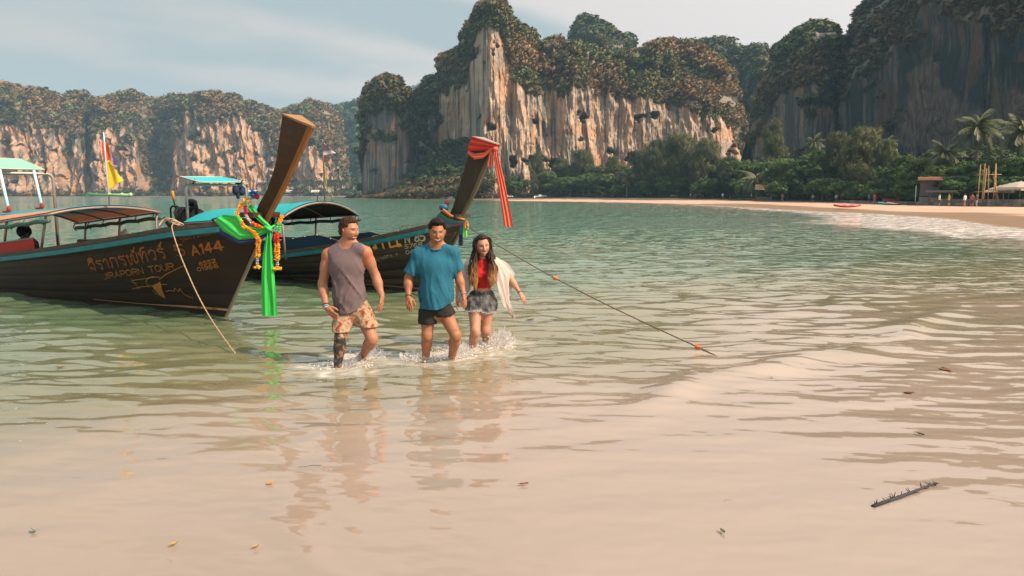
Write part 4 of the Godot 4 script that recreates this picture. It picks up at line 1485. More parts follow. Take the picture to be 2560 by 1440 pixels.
func lettering(called: String, parent: Node3D, hull: Hull, text: String, a: Vector2, b: Vector2, up: Vector2, weight: float, c0: Color, c1: Color, gap := 0.17) -> void:
	# painted strokes that follow the planking, from a to b in (along, height)
	var total := 0.0
	for ch in text:
		if GLYPHS.has(ch) and GLYPHS[ch][0] > 0.0:
			total += GLYPHS[ch][0] + gap
	total -= gap
	var ux := (b - a) / total
	var line := Node3D.new()
	line.name = called
	parent.add_child(line, true)
	var pen := 0.0
	for ch in text:
		var g: Array = GLYPHS.get(ch, [0.4])
		var m := MB.new()
		m.flat()
		for s in range(1, g.size()):
			var pl: Array = g[s]
			for i in range(0, pl.size() - 2, 2):
				var off := pen if g[0] > 0.0 else pen - gap
				var p := Vector2(pl[i] + off, pl[i + 1])
				var q := Vector2(pl[i + 2] + off, pl[i + 3])
				var wp := a + ux * p.x + up * p.y
				var wq := a + ux * q.x + up * q.y
				stroke(m, hull, wp, wq, weight, c0.lerp(c1, clampf(p.y, 0, 1)), c0.lerp(c1, clampf(q.y, 0, 1)))
		if g.size() > 1:
			part("letter", m.done(vmat("paint", 0.6)), line)
		if g[0] > 0.0:
			pen += g[0] + gap


func stroke(m: MB, hull: Hull, p: Vector2, q: Vector2, weight: float, cp: Color, cq: Color) -> void:
	var d := (q - p)
	if d.length() < 1e-4:
		return
	d = d.normalized()
	var n := Vector2(-d.y, d.x) * weight * 0.5
	var e := d * weight * 0.3
	var pts := [p - e - n, p - e + n, q + e + n, q + e - n]
	var w := []
	for k: Vector2 in pts:
		w.append(hull.on_side(k.x, k.y, 0.026))
	m.color = cp
	m.st.set_color(cp); m.st.add_vertex(w[0])
	m.st.set_color(cp); m.st.add_vertex(w[1])
	m.st.set_color(cq); m.st.add_vertex(w[2])
	m.st.set_color(cp); m.st.add_vertex(w[0])
	m.st.set_color(cq); m.st.add_vertex(w[2])
	m.st.set_color(cq); m.st.add_vertex(w[3])


func hull_parts(t: Node3D, hull: Hull, planks: Array, rail: Material, strip: Material, inside: Material, lap := 1.0) -> void:
	var n := 46
	var inner := MB.new()
	var pts := PackedVector3Array()
	for i in n:
		var aft := hull.length * pow(i / (n - 1.0), 1.3)
		for k in 9:
			pts.append(hull.at(aft, k / 8.0, 1.0, -0.035 if k > 0 else 0.0))
	inner.grid(pts, 9, n)
	pts.clear()
	for i in n:
		var aft := hull.length * pow(i / (n - 1.0), 1.3)
		for k in 9:
			pts.append(hull.at(aft, k / 8.0, -1.0, -0.035 if k > 0 else 0.0))
	inner.grid(pts, 9, n)
	# stern board
	inner.flat()
	for k in 8:
		inner.quad(hull.at(hull.length, k / 8.0, -1.0), hull.at(hull.length, k / 8.0, 1.0), hull.at(hull.length, (k + 1) / 8.0, 1.0), hull.at(hull.length, (k + 1) / 8.0, -1.0))
	var body := part("hull", inner.done(inside), t)
	# strakes, each lapped a little over the one below
	var rows := 8
	for side: float in [1.0, -1.0]:
		for r in rows:
			var f0 := float(r) / rows
			var f1 := float(r + 1) / rows
			var b := MB.new()
			var p := PackedVector3Array()
			for i in n:
				var aft := hull.length * pow(i / (n - 1.0), 1.3)
				p.append(hull.at(aft, f0, side, 0.0085 * (1.0 - lap)))
				p.append(hull.at(aft, f0 + 0.004, side, 0.010 + 0.009 * lap))
				p.append(hull.at(aft, lerpf(f0, f1, 0.5), side, 0.010 + 0.006 * lap))
				p.append(hull.at(aft, f1 - 0.006, side, 0.0095))
				p.append(hull.at(aft, f1, side, 0.0085 * (1.0 - lap)))
			b.grid(p, 5, n)
			part("plank", b.done(planks[(r * 7 + (0 if side > 0 else 3)) % planks.size()] if r > 1 else planks[0]), body)
	# gunwale rail and painted rubbing strake
	for side: float in [1.0, -1.0]:
		var b := MB.new()
		var c := MB.new()
		b.flat()
		c.flat()
		var bp := PackedVector3Array()
		var cp := PackedVector3Array()
		for i in n:
			var aft := 0.10 + (hull.length - 0.1) * pow(i / (n - 1.0), 1.3)
			var g := hull.at(aft, 1.0, side)
			var o := Vector3(0, 0, side)
			bp.append_array([g + o * 0.045 + Vector3(0, -0.012, 0), g + o * 0.055 + Vector3(0, 0.055, 0), g - o * 0.07 + Vector3(0, 0.062, 0), g - o * 0.075 + Vector3(0, -0.015, 0)])
			cp.append_array([g + o * 0.012 + Vector3(0, -0.105, 0), g + o * 0.050 + Vector3(0, -0.095, 0), g + o * 0.056 + Vector3(0, -0.02, 0), g + o * 0.012 + Vector3(0, -0.012, 0)])
		b.grid(bp, 4, n, PackedColorArray(), true)
		c.grid(cp, 4, n, PackedColorArray(), true)
		part("gunwale", b.done(rail), t)
		part("rubbing_strake", c.done(strip), t)
	# floor boards
	var boards := 9
	for k in boards:
		var b := MB.new()
		b.flat()
		var z0 := -1.0 + 2.0 * k / boards + 0.01
		var z1 := -1.0 + 2.0 * (k + 1) / boards - 0.01
		var p := PackedVector3Array()
		for i in 24:
			var aft := 1.4 + (hull.length - 1.5) * i / 23.0
			var w := hull.at(aft, 0.62, 1.0).z * 0.97
			var y := lerpf(hull.keel, hull.t_(hull.sheer, aft), 0.62)
			var x := hull.t_(hull.stem, y) - aft
			p.append(Vector3(x, y, w * z0))
			p.append(Vector3(x, y, w * z1))
		b.grid(p, 2, 24)
		part("floor_board", b.done(inside), t)


func prow(t: Node3D, aft_edge: Array, front_edge: Array, thick: Array, side_m: Material, cap_m: Material, edge_m: Material) -> void:
	# aft and front edge as rows of (along, height); thick: half breadth aft at the foot and the head
	var n := 14
	var p := PackedVector3Array()
	var fp := PackedVector3Array()
	var last := []
	for i in n:
		var f := i / (n - 1.0)
		var q := f * (aft_edge.size() - 1)
		var k := mini(int(q), aft_edge.size() - 2)
		var a: Vector2 = aft_edge[k].lerp(aft_edge[k + 1], q - k)
		q = f * (front_edge.size() - 1)
		k = mini(int(q), front_edge.size() - 2)
		var b: Vector2 = front_edge[k].lerp(front_edge[k + 1], q - k)
		var w := lerpf(thick[0], thick[1], f)
		var e := 0.035
		var c := b.lerp(a, 0.10)
		p.append_array([Vector3(a.x, a.y, w - 0.015), Vector3(a.x + 0.015, a.y, w), Vector3(c.x - 0.01, c.y, e + 0.012), Vector3(c.x, c.y, -e - 0.012), Vector3(a.x + 0.015, a.y, -w), Vector3(a.x, a.y, -w + 0.015)])
		fp.append_array([Vector3(c.x - 0.012, c.y, e + 0.016), Vector3(b.x, b.y, e - 0.01), Vector3(b.x, b.y, -e + 0.01), Vector3(c.x - 0.012, c.y, -e - 0.016)])
		if i == n - 1:
			last = [Vector3(a.x - 0.012, a.y, w), Vector3(b.x + 0.012, b.y, e), Vector3(b.x + 0.012, b.y, -e), Vector3(a.x - 0.012, a.y, -w)]
	var m := MB.new()
	m.flat()
	m.grid(p, 6, n, PackedColorArray(), true)
	var post := part("prow", m.done(side_m), t)
	var f2 := MB.new()
	f2.flat()
	f2.grid(fp, 4, n, PackedColorArray(), true)
	part("prow_edge", f2.done(edge_m), post)
	var cap := MB.new()
	cap.flat()
	var up := Vector3(0.012, 0.028, 0)
	cap.quad(last[0] + up, last[1] + up, last[2] + up, last[3] + up)
	for k in 4:
		cap.quad(last[k], last[(k + 1) % 4], last[(k + 1) % 4] + up, last[k] + up)
	part("prow_cap", cap.done(cap_m), post)


func canopy(t: Node3D, x0: float, x1: float, half: float, edge0: float, edge1: float, crown0: float, crown1: float, top: Callable, under: Material, metal: Material, curtain: Material, rail_y: float, posts: Array) -> void:
	var nu := 21
	var nv := 17
	var p := PackedVector3Array()
	var q := PackedVector3Array()
	var c := PackedColorArray()
	for v in nv:
		var f := v / (nv - 1.0)
		for u in nu:
			var s := u / (nu - 1.0) * 2.0 - 1.0
			var e := lerpf(edge0, edge1, f)
			var y := e + (lerpf(crown0, crown1, f) - e) * (1.0 - pow(absf(s), 2.1)) + 0.012 * sin(f * 22.0) * (1.0 - absf(s))
			p.append(Vector3(lerpf(x0, x1, f), y, s * half))
			q.append(Vector3(lerpf(x0, x1, f), y - 0.022, s * half))
			c.append(top.call(s, f))
	var m := MB.new()
	m.grid(p, nu, nv, c)
	var cl := part("canopy_cloth", m.done(vmat("canopy", 0.8, 0.6)), t)
	m = MB.new()
	m.grid(q, nu, nv)
	part("canopy_lining", m.done(under), cl)
	# hoops and edge rails
	for v in [0, 5, 10, 15]:
		m = MB.new()
		var r := PackedVector3Array()
		for u in nu:
			r.append(q[v * nu + u] + Vector3(0, -0.02, 0))
		m.tube(r, PackedFloat32Array([0.026 if v == 0 else 0.016]), 7)
		part("hoop", m.done(metal), t)
	for u in [0, nu - 1]:
		m = MB.new()
		var r := PackedVector3Array()
		for v in nv:
			r.append(q[v * nu + u] + Vector3(0, -0.015, 0))
		m.tube(r, PackedFloat32Array([0.02]), 6)
		part("edge_rail", m.done(metal), t)
		# rolled side curtain hanging under the rail on ties
		m = MB.new()
		r = PackedVector3Array()
		for v in nv:
			r.append(q[v * nu + u] + Vector3(0.06, -0.115 - 0.012 * sin(v * 1.9), 0))
		m.tube(r, PackedFloat32Array([0.038]), 8)
		var roll := part("rolled_curtain", m.done(curtain), t)
		for v in range(1, nv, 3):
			m = MB.new()
			m.tube(PackedVector3Array([q[v * nu + u] + Vector3(0.02, 0.0, 0), q[v * nu + u] + Vector3(0.05, -0.09, 0.058), q[v * nu + u] + Vector3(0.06, -0.175, 0)]), PackedFloat32Array([0.012]), 5)
			part("tie", m.done(mat(0.02, 0.16, 0.13)), roll)
	for e: Array in posts:
		# [x at the top, x at the foot, side, foot height]
		var f := clampf((e[0] - x0) / (x1 - x0), 0.0, 1.0)
		m = MB.new()
		m.rod(Vector3(e[0], lerpf(edge0, edge1, f) - 0.03, e[2] * half * 0.97), Vector3(e[1], e[3], e[2] * half * 0.90), 0.024, 8)
		part("canopy_post", m.done(metal), t)


func goal_frame(t: Node3D, x: float, half: float, foot: float, top: float, metal: Material, roof: Array, cloth: Material) -> void:
	var m := MB.new()
	var pts := PackedVector3Array([Vector3(x, foot, half), Vector3(x, top - 0.16, half)])
	for i in 6:
		var a := PI * 0.5 * i / 5.0
		pts.append(Vector3(x, top - 0.14 + sin(a) * 0.14, half - 0.14 + cos(a) * 0.14))
	for i in 6:
		var a := PI * 0.5 * i / 5.0
		pts.append(Vector3(x, top - 0.14 + cos(a) * 0.14, -half + 0.14 - sin(a) * 0.14))
	pts.append(Vector3(x, foot, -half))
	m.tube(pts, PackedFloat32Array([0.034]), 9)
	var fr := part("stern_frame", m.done(metal), t)
	for z: float in [-0.4, 0.4]:
		m = MB.new()
		m.tube(PackedVector3Array([Vector3(x, top, half * z * 2.0), Vector3(x + 0.05, top + 0.05, half * z * 2.0), Vector3(x + 0.12, top + 0.13, half * z * 2.0)]), PackedFloat32Array([0.02]), 6)
		part("roof_bracket", m.done(mat(0.05, 0.05, 0.05)), fr)
	# roof cloth laced in its frame
	var p := PackedVector3Array()
	for v in 7:
		for u in 9:
			var a: Vector3 = roof[0].lerp(roof[1], u / 8.0)
			var b: Vector3 = roof[2].lerp(roof[3], u / 8.0)
			p.append(a.lerp(b, v / 6.0) + Vector3(0, -0.03 * sin(PI * u / 8.0) * sin(PI * v / 6.0), 0))
	m = MB.new()
	m.sheet(p, 9, 7, Vector3(0, -0.012, 0))
	part("frame_roof", m.done(cloth), fr)
	for pair: Array in [[0, 1], [1, 3], [3, 2], [2, 0]]:
		m = MB.new()
		m.rod(roof[pair[0]], roof[pair[1]], 0.014, 6)
		part("roof_edge", m.done(mat(0.45, 0.42, 0.36, 0.6)), fr)


func boat_pos(b: Node3D, p: Vector3) -> Vector3:
	return b.transform * p


func on_boat(b: Node3D, called: String, label: String, category: String, anchor: Vector3, group := "") -> Node3D:
	# a thing of its own that rests on a boat; its parts are given in the boat's axes, moved back by the anchor
	return thing(called, label, category, boat_pos(b, anchor), b.rotation.y, group)


func drape(t: Node3D, called: String, rows: Array, m: Material, anchor: Vector3, folds: float, amp: float, nu := 25) -> MeshInstance3D:
	# a gathered cloth band: rows of [left, right] points swept with folds between them
	var p := PackedVector3Array()
	var nv := (rows.size() - 1) * 6 + 1
	for v in nv:
		var q := v / 6.0
		var k := mini(int(q), rows.size() - 2)
		var f := q - k
		var a: Vector3 = rows[k][0].lerp(rows[k + 1][0], f)
		var b: Vector3 = rows[k][1].lerp(rows[k + 1][1], f)
		var ax := (b - a)
		var along: Vector3 = (rows[k + 1][0] - rows[k][0])
		var n := ax.cross(along).normalized()
		for u in nu:
			var s := u / (nu - 1.0)
			p.append(a + ax * s + n * (amp * (sin(s * folds * TAU + q * 0.7 + sin(q * 1.3)) + 0.5 * sin(s * folds * 2.3 * TAU + 1.0 + q))) - anchor)
	var b2 := MB.new()
	b2.sheet(p, nu, nv, Vector3(0.0, 0.0, -0.006))
	return part(called, b2.done(m), t)


func cloth_mat(key: String, r: float, g: float, b: float, back := 0.3, rough := 0.75) -> StandardMaterial3D:
	if not mats.has(key):
		var m := StandardMaterial3D.new()
		m.albedo_color = lin(r, g, b)
		m.roughness = rough
		m.rim_enabled = true
		m.rim = 0.3
		m.rim_tint = 0.6
		if back > 0.0:
			m.backlight_enabled = true
			m.backlight = Color(back, back, back)
		mats[key] = m
	return mats[key]


func blossom(sd: int) -> ArrayMesh:
	var r := RandomNumberGenerator.new()
	r.seed = sd
	var b := MB.new()
	b.flat()
	for i in 22:
		var d := Vector3(r.randfn(), r.randfn(), r.randfn()).normalized()
		var s := d.cross(Vector3(r.randfn(), r.randfn(), r.randfn())).normalized() * 0.45
		var u := d.cross(s)
		b.tri(d * 0.35 - s, d * r.randf_range(0.95, 1.15) + u * 0.3, d * 0.35 + s)
	b.ball(Vector3.ZERO, Vector3(0.62, 0.62, 0.62), 7, 5)
	return b.done(null)


var blooms: Array = []

func garland(t: Node3D, path: Array, anchor: Vector3, r: float, cols: Callable) -> void:
	if blooms.is_empty():
		for i in 3:
			blooms.append(blossom(80 + i))
	var len := 0.0
	var pv: Array = path
	for i in pv.size() - 1:
		len += pv[i].distance_to(pv[i + 1])
	var n := int(len / (r * 0.95))
	var done := 0.0
	var seg := 0
	for i in n:
		var want := len * i / n
		while seg < pv.size() - 2 and want > done + pv[seg].distance_to(pv[seg + 1]):
			done += pv[seg].distance_to(pv[seg + 1])
			seg += 1
		var f: float = (want - done) / pv[seg].distance_to(pv[seg + 1])
		var p: Vector3 = pv[seg].lerp(pv[seg + 1], f)
		var c: Array = cols.call(float(i) / n)
		for side: float in [-0.5, 0.5]:
			var o := part("flower", blooms[rng.randi() % 3], t, p - anchor + Vector3(side * r * c[1], 0, -side * r * c[1] * 0.6) + Vector3(rng.randfn(), rng.randfn(), rng.randfn()) * r * 0.12)
			o.material_override = c[0]
			var s: float = r * c[1] * rng.randf_range(0.85, 1.15)
			o.basis = Basis(Vector3(rng.randfn(), rng.randfn(), rng.randfn()).normalized(), rng.randf() * TAU).scaled(Vector3(s, s * 0.8, s))


func rope_tube(pts: PackedVector3Array, r: float, m: Material, strands := true) -> ArrayMesh:
	var b := MB.new()
	# resample
	var fine := PackedVector3Array()
	for i in pts.size() - 1:
		var p0 := pts[maxi(i - 1, 0)]
		var p3 := pts[mini(i + 2, pts.size() - 1)]
		for k in 10:
			fine.append(pts[i].cubic_interpolate(pts[i + 1], p0, p3, k / 10.0))
	fine.append(pts[pts.size() - 1])
	if not strands:
		b.tube(fine, PackedFloat32Array([r]), 7)
		return b.done(m)
	for s in 3:
		var q := PackedVector3Array()
		for i in fine.size():
			var t := (fine[mini(i + 1, fine.size() - 1)] - fine[maxi(i - 1, 0)]).normalized()
			var a := t.cross(Vector3.UP if absf(t.y) < 0.9 else Vector3.RIGHT).normalized()
			var ph := i * 0.9 + s * TAU / 3.0
			q.append(fine[i] + (a * cos(ph) + t.cross(a) * sin(ph)) * r * 0.5)
		b.tube(q, PackedFloat32Array([r * 0.58]), 6)
	return b.done(m)


func flag_cloth(t: Node3D, called: String, p: Array, nu: int, nv: int, bands: Callable, wob: float) -> void:
	# p: four corners (top at the pole, top out, foot at the pole, foot out)
	var v := PackedVector3Array()
	var c := PackedColorArray()
	for j in nv:
		for i in nu:
			var s := i / (nu - 1.0)
			var f := j / (nv - 1.0)
			var q: Vector3 = p[0].lerp(p[1], s).lerp(p[2].lerp(p[3], s), f)
			q += Vector3(0.3, 0, 1.0) * wob * sin(s * 7.0 + f * 3.0) * s
			v.append(q)
			c.append(bands.call(s, f))
	var b := MB.new()
	b.sheet(v, nu, nv, Vector3(0, 0, -0.004), c)
	part(called, b.done(vmat("flag", 0.8, 0.5)), t)


func make_boats() -> void:
	var steel := mat(0.42, 0.37, 0.33, 0.35, 0.7)
	var dull := mat(0.22, 0.19, 0.17, 0.5, 0.4)
	# ------------------------------------------------ the near boat
	var b1 := thing("longtail_boat", "near dark brown longtail boat with orange lettering and a green sash on its prow", "boat", Vector3(-4.49, 0, -11.47), -deg_to_rad(36.0), "longtail boats in the shallows")
	var h1 := Hull.new()
	h1.stem = [-0.5, -0.34, 0.0, 0.0, 0.98, 0.76, 1.48, 1.15, 1.6, 1.22]
	h1.sheer = [0.0, 1.52, 0.57, 1.44, 1.27, 1.36, 2.67, 1.15, 3.97, 0.98, 5.57, 0.80, 7.57, 0.60, 10.2, 0.55]
	h1.wide = [0.0, 0.035, 0.05, 0.10, 0.5, 0.42, 1.25, 0.70, 2.65, 0.88, 4.15, 0.98, 7.15, 1.0, 9.6, 0.75]
	h1.low = [0.0, 0.02, 1.0, 0.16, 2.4, 0.44, 4.1, 0.72, 6.0, 0.95, 8.0, 0.9, 9.6, 0.55]
	var pl1 := []
	for i in 4:
		var k: float = [1.0, 0.8, 1.25, 0.92][i]
		pl1.append(wood("plank_a%d" % i, lin(0.012 * k, 0.0053 * k, 0.0018 * k), lin(0.022 * k, 0.0096 * k, 0.0030 * k), lin(0.038 * k, 0.0168 * k, 0.0052 * k), Vector3(0.35, 5.0, 1.0), 0.75, 0.12))
	var dark_rail := wood("rail_dark", lin(0.035, 0.024, 0.016), lin(0.075, 0.052, 0.036), lin(0.13, 0.095, 0.066), Vector3(0.8, 5.0, 3.0), 0.7, 0.2)
	var teal := wood("teal_paint", lin(0.008, 0.115, 0.14), lin(0.012, 0.165, 0.195), lin(0.02, 0.21, 0.235), Vector3(0.7, 3.0, 3.0), 0.5, 0.08)
	var hold := mat(0.045, 0.033, 0.024, 0.9)
	hull_parts(b1, h1, pl1, dark_rail, teal, hold, 0.15)
	var prow_wood := wood("prow_a", lin(0.026, 0.0095, 0.0028), lin(0.042, 0.016, 0.0045), lin(0.060, 0.024, 0.0075), Vector3(2.0, 0.4, 2.0), 0.42, 0.1)
	var cap_wood := wood("prow_cap_a", lin(0.20, 0.095, 0.032), lin(0.28, 0.145, 0.05), lin(0.34, 0.19, 0.075), Vector3(4.0, 4.0, 1.0), 0.6, 0.1)
	var edge_wood := wood("prow_edge_a", lin(0.17, 0.065, 0.016), lin(0.23, 0.09, 0.022), lin(0.28, 0.115, 0.03), Vector3(2.0, 0.5, 2.0), 0.5, 0.1)
	prow(b1, [Vector2(0.80, 1.28), Vector2(1.09, 1.72), Vector2(1.35, 1.96), Vector2(1.58, 2.31), Vector2(1.69, 2.64), Vector2(1.80, 2.96)], [Vector2(0.98, 1.26), Vector2(1.16, 1.50), Vector2(1.42, 1.79), Vector2(1.71, 2.12), Vector2(1.98, 2.45), Vector2(2.24, 2.78)], [0.11, 0.165], prow_wood, cap_wood, edge_wood)
	# breast hook that ties the two gunwales to the prow
	var m := MB.new()
	m.box(Vector3(0.98, 1.60, 0), Vector3(0.34, 0.075, 0.46))
	part("breast_hook", m.done(prow_wood), b1)
	m = MB.new()
	var sp := PackedVector3Array()
	for i in 12:
		var y := lerpf(-0.3, 1.46, i / 11.0)
		sp.append(Vector3(h1.t_(h1.stem, y) + 0.012, y, 0))
	m.tube(sp, PackedFloat32Array([0.030]), 6)
	part("stem_band", m.done(mat(0.23, 0.19, 0.145, 0.6)), b1)
	# lettering
	var rust := Color(0.34, 0.105, 0.018)
	var rust2 := Color(0.23, 0.062, 0.012)
	lettering("thai_name", b1, h1, "จิราภรณ์ทัวร์ 5", Vector2(-2.62, 0.60), Vector2(-0.20, 0.985), Vector2(0.055, 0.165), 0.027, Color(0.17, 0.047, 0.010), Color(0.26, 0.085, 0.019))
	lettering("latin_name", b1, h1, "JIRAPORN TOUR", Vector2(-2.36, 0.485), Vector2(-0.56, 0.745), Vector2(0.035, 0.10), 0.019, Color(0.20, 0.075, 0.018), Color(0.28, 0.11, 0.026))
	lettering("boat_number", b1, h1, "A144", Vector2(-0.08, 0.98), Vector2(0.47, 1.08), Vector2(0.05, 0.142), 0.028, rust, rust)
	lettering("licence_number", b1, h1, "6552", Vector2(-0.06, 0.815), Vector2(0.25, 0.88), Vector2(0.02, 0.056), 0.013, Color(0.30, 0.11, 0.03), Color(0.34, 0.13, 0.035))
	lettering("licence_number", b1, h1, "01966", Vector2(-0.15, 0.725), Vector2(0.245, 0.80), Vector2(0.02, 0.058), 0.013, Color(0.30, 0.11, 0.03), Color(0.34, 0.13, 0.035))
	lettering("small_thai_line", b1, h1, "สุนทราภรณ์เรือ ๆ", Vector2(-0.13, 1.205), Vector2(0.62, 1.345), Vector2(0.02, 0.075), 0.011, rust2, rust2)
	# the leaping marlin
	var f := MB.new()
	f.flat()
	var ochre := Color(0.34, 0.155, 0.028)
	var fish_out := [[-1.80, 0.345, -1.55, 0.40, -1.30, 0.43, -1.08, 0.47, -0.92, 0.475], [-1.68, 0.52, -1.62, 0.36], [-1.70, 0.475, -1.60, 0.455], [-1.68, 0.50, -1.50, 0.53, -1.30, 0.555, -1.12, 0.585, -0.98, 0.595], [-1.38, 0.40, -1.36, 0.50, -1.24, 0.575, -1.10, 0.60], [-1.02, 0.555, -0.80, 0.65, -0.55, 0.74, -0.33, 0.815], [-1.04, 0.35, -0.93, 0.37, -0.86, 0.36, -0.80, 0.42, -0.77, 0.36, -0.70, 0.42, -0.70, 0.34], [-0.70, 0.33, -0.60, 0.28, -0.52, 0.27], [-1.33, 0.36, -1.30, 0.30, -1.20, 0.25]]
	for pl: Array in fish_out:
		for i in range(0, pl.size() - 2, 2):
			stroke(f, h1, Vector2(pl[i], pl[i + 1]), Vector2(pl[i + 2], pl[i + 3]), 0.011, ochre * 1.1, ochre * 1.1)
	var belly := [[-1.28, 0.42, -1.22, 0.455], [-1.28, 0.37, -1.10, 0.49], [-1.26, 0.33, -1.03, 0.525], [-1.24, 0.28, -1.06, 0.44], [-1.20, 0.24, -1.10, 0.38], [-1.14, 0.215, -1.11, 0.33]]
	for i in belly.size() - 1:
		var r0: Array = belly[i]
		var r1: Array = belly[i + 1]
		var pts := []
		for k: Vector2 in [Vector2(r0[0], r0[1]), Vector2(r0[2], r0[3]), Vector2(r1[2], r1[3]), Vector2(r1[0], r1[1])]:
			pts.append(h1.on_side(k.x, k.y, 0.0255))
		f.color = ochre
		f.quad(pts[0], pts[1], pts[2], pts[3])
	part("painted_marlin", f.done(vmat("paint", 0.6)), b1)
	f = MB.new()
	f.flat()
	var pale := Color(0.42, 0.27, 0.09)
	for i in 22:
		var x := lerpf(-3.0, 0.0, i / 21.0)
		var x2 := lerpf(-3.0, 0.0, (i + 1) / 21.0)
		var w := lerpf(0.010, 0.036, smoothstep(-2.0, -0.6, x))
		stroke(f, h1, Vector2(x, 0.085 + 0.03 * smoothstep(-2.0, 0.0, x)), Vector2(x2, 0.085 + 0.03 * smoothstep(-2.0, 0.0, x2)), w, pale, pale)
	part("painted_stripe", f.done(vmat("paint", 0.6)), b1)
	f = MB.new()
	f.flat()
	for x: float in [-0.52, -0.20, -0.15]:
		for s: float in [-1.0, 1.0]:
			var a := h1.on_side(x, 0.11 + s * 0.02, 0.030)
			var bq := h1.on_side(x + 0.022, 0.11 + s * 0.02, 0.030)
			var cq := h1.on_side(x + 0.05, 0.11, 0.030)
			var dq := h1.on_side(x + 0.028, 0.11, 0.030)
			f.color = Color(0.01, 0.008, 0.006)
			f.quad(a, bq, cq, dq)
	part("painted_chevron", f.done(vmat("paint", 0.6)), b1)
	# canopy, frame and seats
	var green_tarp := cloth_mat("curtain_green", 0.045, 0.10, 0.07, 0.0)
	canopy(b1, -3.6, -7.2, 1.0, 1.585, 1.28, 1.70, 1.53, func(s: float, fr: float) -> Color:
		if absf(s) > 0.62:
			return Color(0.55, 0.27, 0.15)
		return Color(0.025, 0.27, 0.36), cloth_mat("lining_orange", 0.80, 0.16, 0.015, 0.95), dull, green_tarp, 0.9,
		[[-3.72, -4.25, 1.0, 0.80], [-5.4, -5.9, 1.0, 0.72], [-3.66, -3.66, -1.0, 0.85], [-5.1, -5.1, -1.0, 0.8], [-6.6, -6.6, -1.0, 0.7]])
	goal_frame(b1, -7.62, 0.8, 0.60, 2.34, steel, [Vector3(-7.0, 2.42, 0.85), Vector3(-8.06, 2.44, -0.82), Vector3(-8.2, 2.68, 0.85), Vector3(-9.2, 2.71, -0.82)], cloth_mat("roof_mint", 0.22, 0.56, 0.38, 0.4))
	for e: Array in [[Vector3(-7.03, 1.60, -0.3), Vector3(-7.3, 2.40, -0.3)], [Vector3(-6.55, 1.55, 0.5), Vector3(-6.85, 2.39, 0.5)]]:
		m = MB.new()
		m.rod(e[0], e[1], 0.03, 8)
		var br := part("roof_brace", m.done(mat(0.42, 0.62, 0.70, 0.4)), b1)
		m = MB.new()
		m.ball(e[0] + Vector3(0, 0.05, 0), Vector3(0.042, 0.07, 0.042), 9, 6)
		m.ball(e[0] + Vector3(-0.12, 0.0, 0.03), Vector3(0.11, 0.025, 0.045), 9, 5)
		part("red_wrap", m.done(cloth_mat("red_wrap", 0.30, 0.02, 0.014, 0.0)), br)
	for side: float in [1.0, -1.0]:
		m = MB.new()
		m.flat()
		var pv := PackedVector3Array()
		for i in 10:
			var x := lerpf(-4.35, -7.0, i / 9.0) if side > 0.0 else lerpf(-5.1, -7.0, i / 9.0)
			var g := h1.on_side(x, 0.6, 0.0)
			var base := h1.t_(h1.sheer, 1.17 - x)
			pv.append(Vector3(x, base + 0.03, side * (g.z - 0.02)))
			pv.append(Vector3(x, base + 0.30, side * (g.z - 0.01)))
		m.sheet(pv, 2, 10, Vector3(0, 0, -0.03 * side))
		part("red_side_panel", m.done(mat(0.40, 0.025, 0.02, 0.6)), b1)
		m = MB.new()
		var rl := PackedVector3Array()
		for i in 10:
			rl.append(pv[i * 2 + 1] + Vector3(0, 0.01, 0))
		m.tube(rl, PackedFloat32Array([0.018]), 6)
		part("panel_rail", m.done(dull), b1)
	for x: float in [-4.6, -5.5, -6.4]:
		m = MB.new()
		m.box(Vector3(x, 0.66, 0), Vector3(0.34, 0.05, 1.7))
		part("thwart", m.done(dark_rail), b1)
	# long pole lying along the far gunwale
	m = MB.new()
	m.rod(Vector3(-5.4, 0.92, -0.95), Vector3(-0.6, 1.47, -0.72), 0.035, 8)
	tag(solo("boat_pole", m.done(dark_rail), Vector3.ZERO), "long dark wooden pole lying along the far gunwale of the near boat", "pole")
	get_node("boat_pole").transform = b1.transform

	# passenger whose dark curly head shows above the red side panel
	var at := Vector3(-6.45, 0.62, 0.30)
	var ps := on_boat(b1, "person", "seated passenger with dark curly hair under the near boat's canopy, only the head showing", "person", at)
	var s := Sdf.new()
	s.setup(Vector3(-0.4, -0.1, -0.35), Vector3(0.6, 0.75, 0.35), 0.03)
	s.cap(Vector3(0, 0.05, 0), Vector3(0.02, 0.28, 0), 0.15, 0.14, 0.05, Vector3.RIGHT, 1.3)
	s.cap(Vector3(0.02, 0.30, -0.15), Vector3(0.02, 0.30, 0.15), 0.07, 0.07, 0.05)
	for q: float in [-1.0, 1.0]:
		s.cap(Vector3(0.02, 0.28, q * 0.19), Vector3(0.08, 0.04, q * 0.22), 0.05, 0.04, 0.03)
		s.cap(Vector3(0.0, 0.0, q * 0.1), Vector3(0.42, 0.02, q * 0.12), 0.08, 0.06, 0.04)
	s.cap(Vector3(0.02, 0.34, 0), Vector3(0.02, 0.42, 0), 0.055, 0.055, 0.04)
	s.ell(Vector3(0.03, 0.50, 0), Vector3(0.095, 0.115, 0.08), Basis.IDENTITY, 0.03)
	var g := s.mesh(func(p: Vector3, _n: Vector3) -> Color: return Color(0.16, 0.09, 0.06) if p.y > 0.36 else Color(0.05, 0.05, 0.06))
	part("body", arr_mesh(g[0], g[1], g[2], g[3], vmat("figure", 0.8)), ps)
	s = Sdf.new()
	s.setup(Vector3(-0.22, 0.34, -0.2), Vector3(0.2, 0.72, 0.2), 0.016)
	s.ell(Vector3(-0.01, 0.53, 0), Vector3(0.135, 0.135, 0.13), Basis.IDENTITY, 0.02)
	s.rough(n_a, 22.0, 0.018)
	g = s.mesh(func(_p: Vector3, _n: Vector3) -> Color: return Color(0.012, 0.010, 0.009))
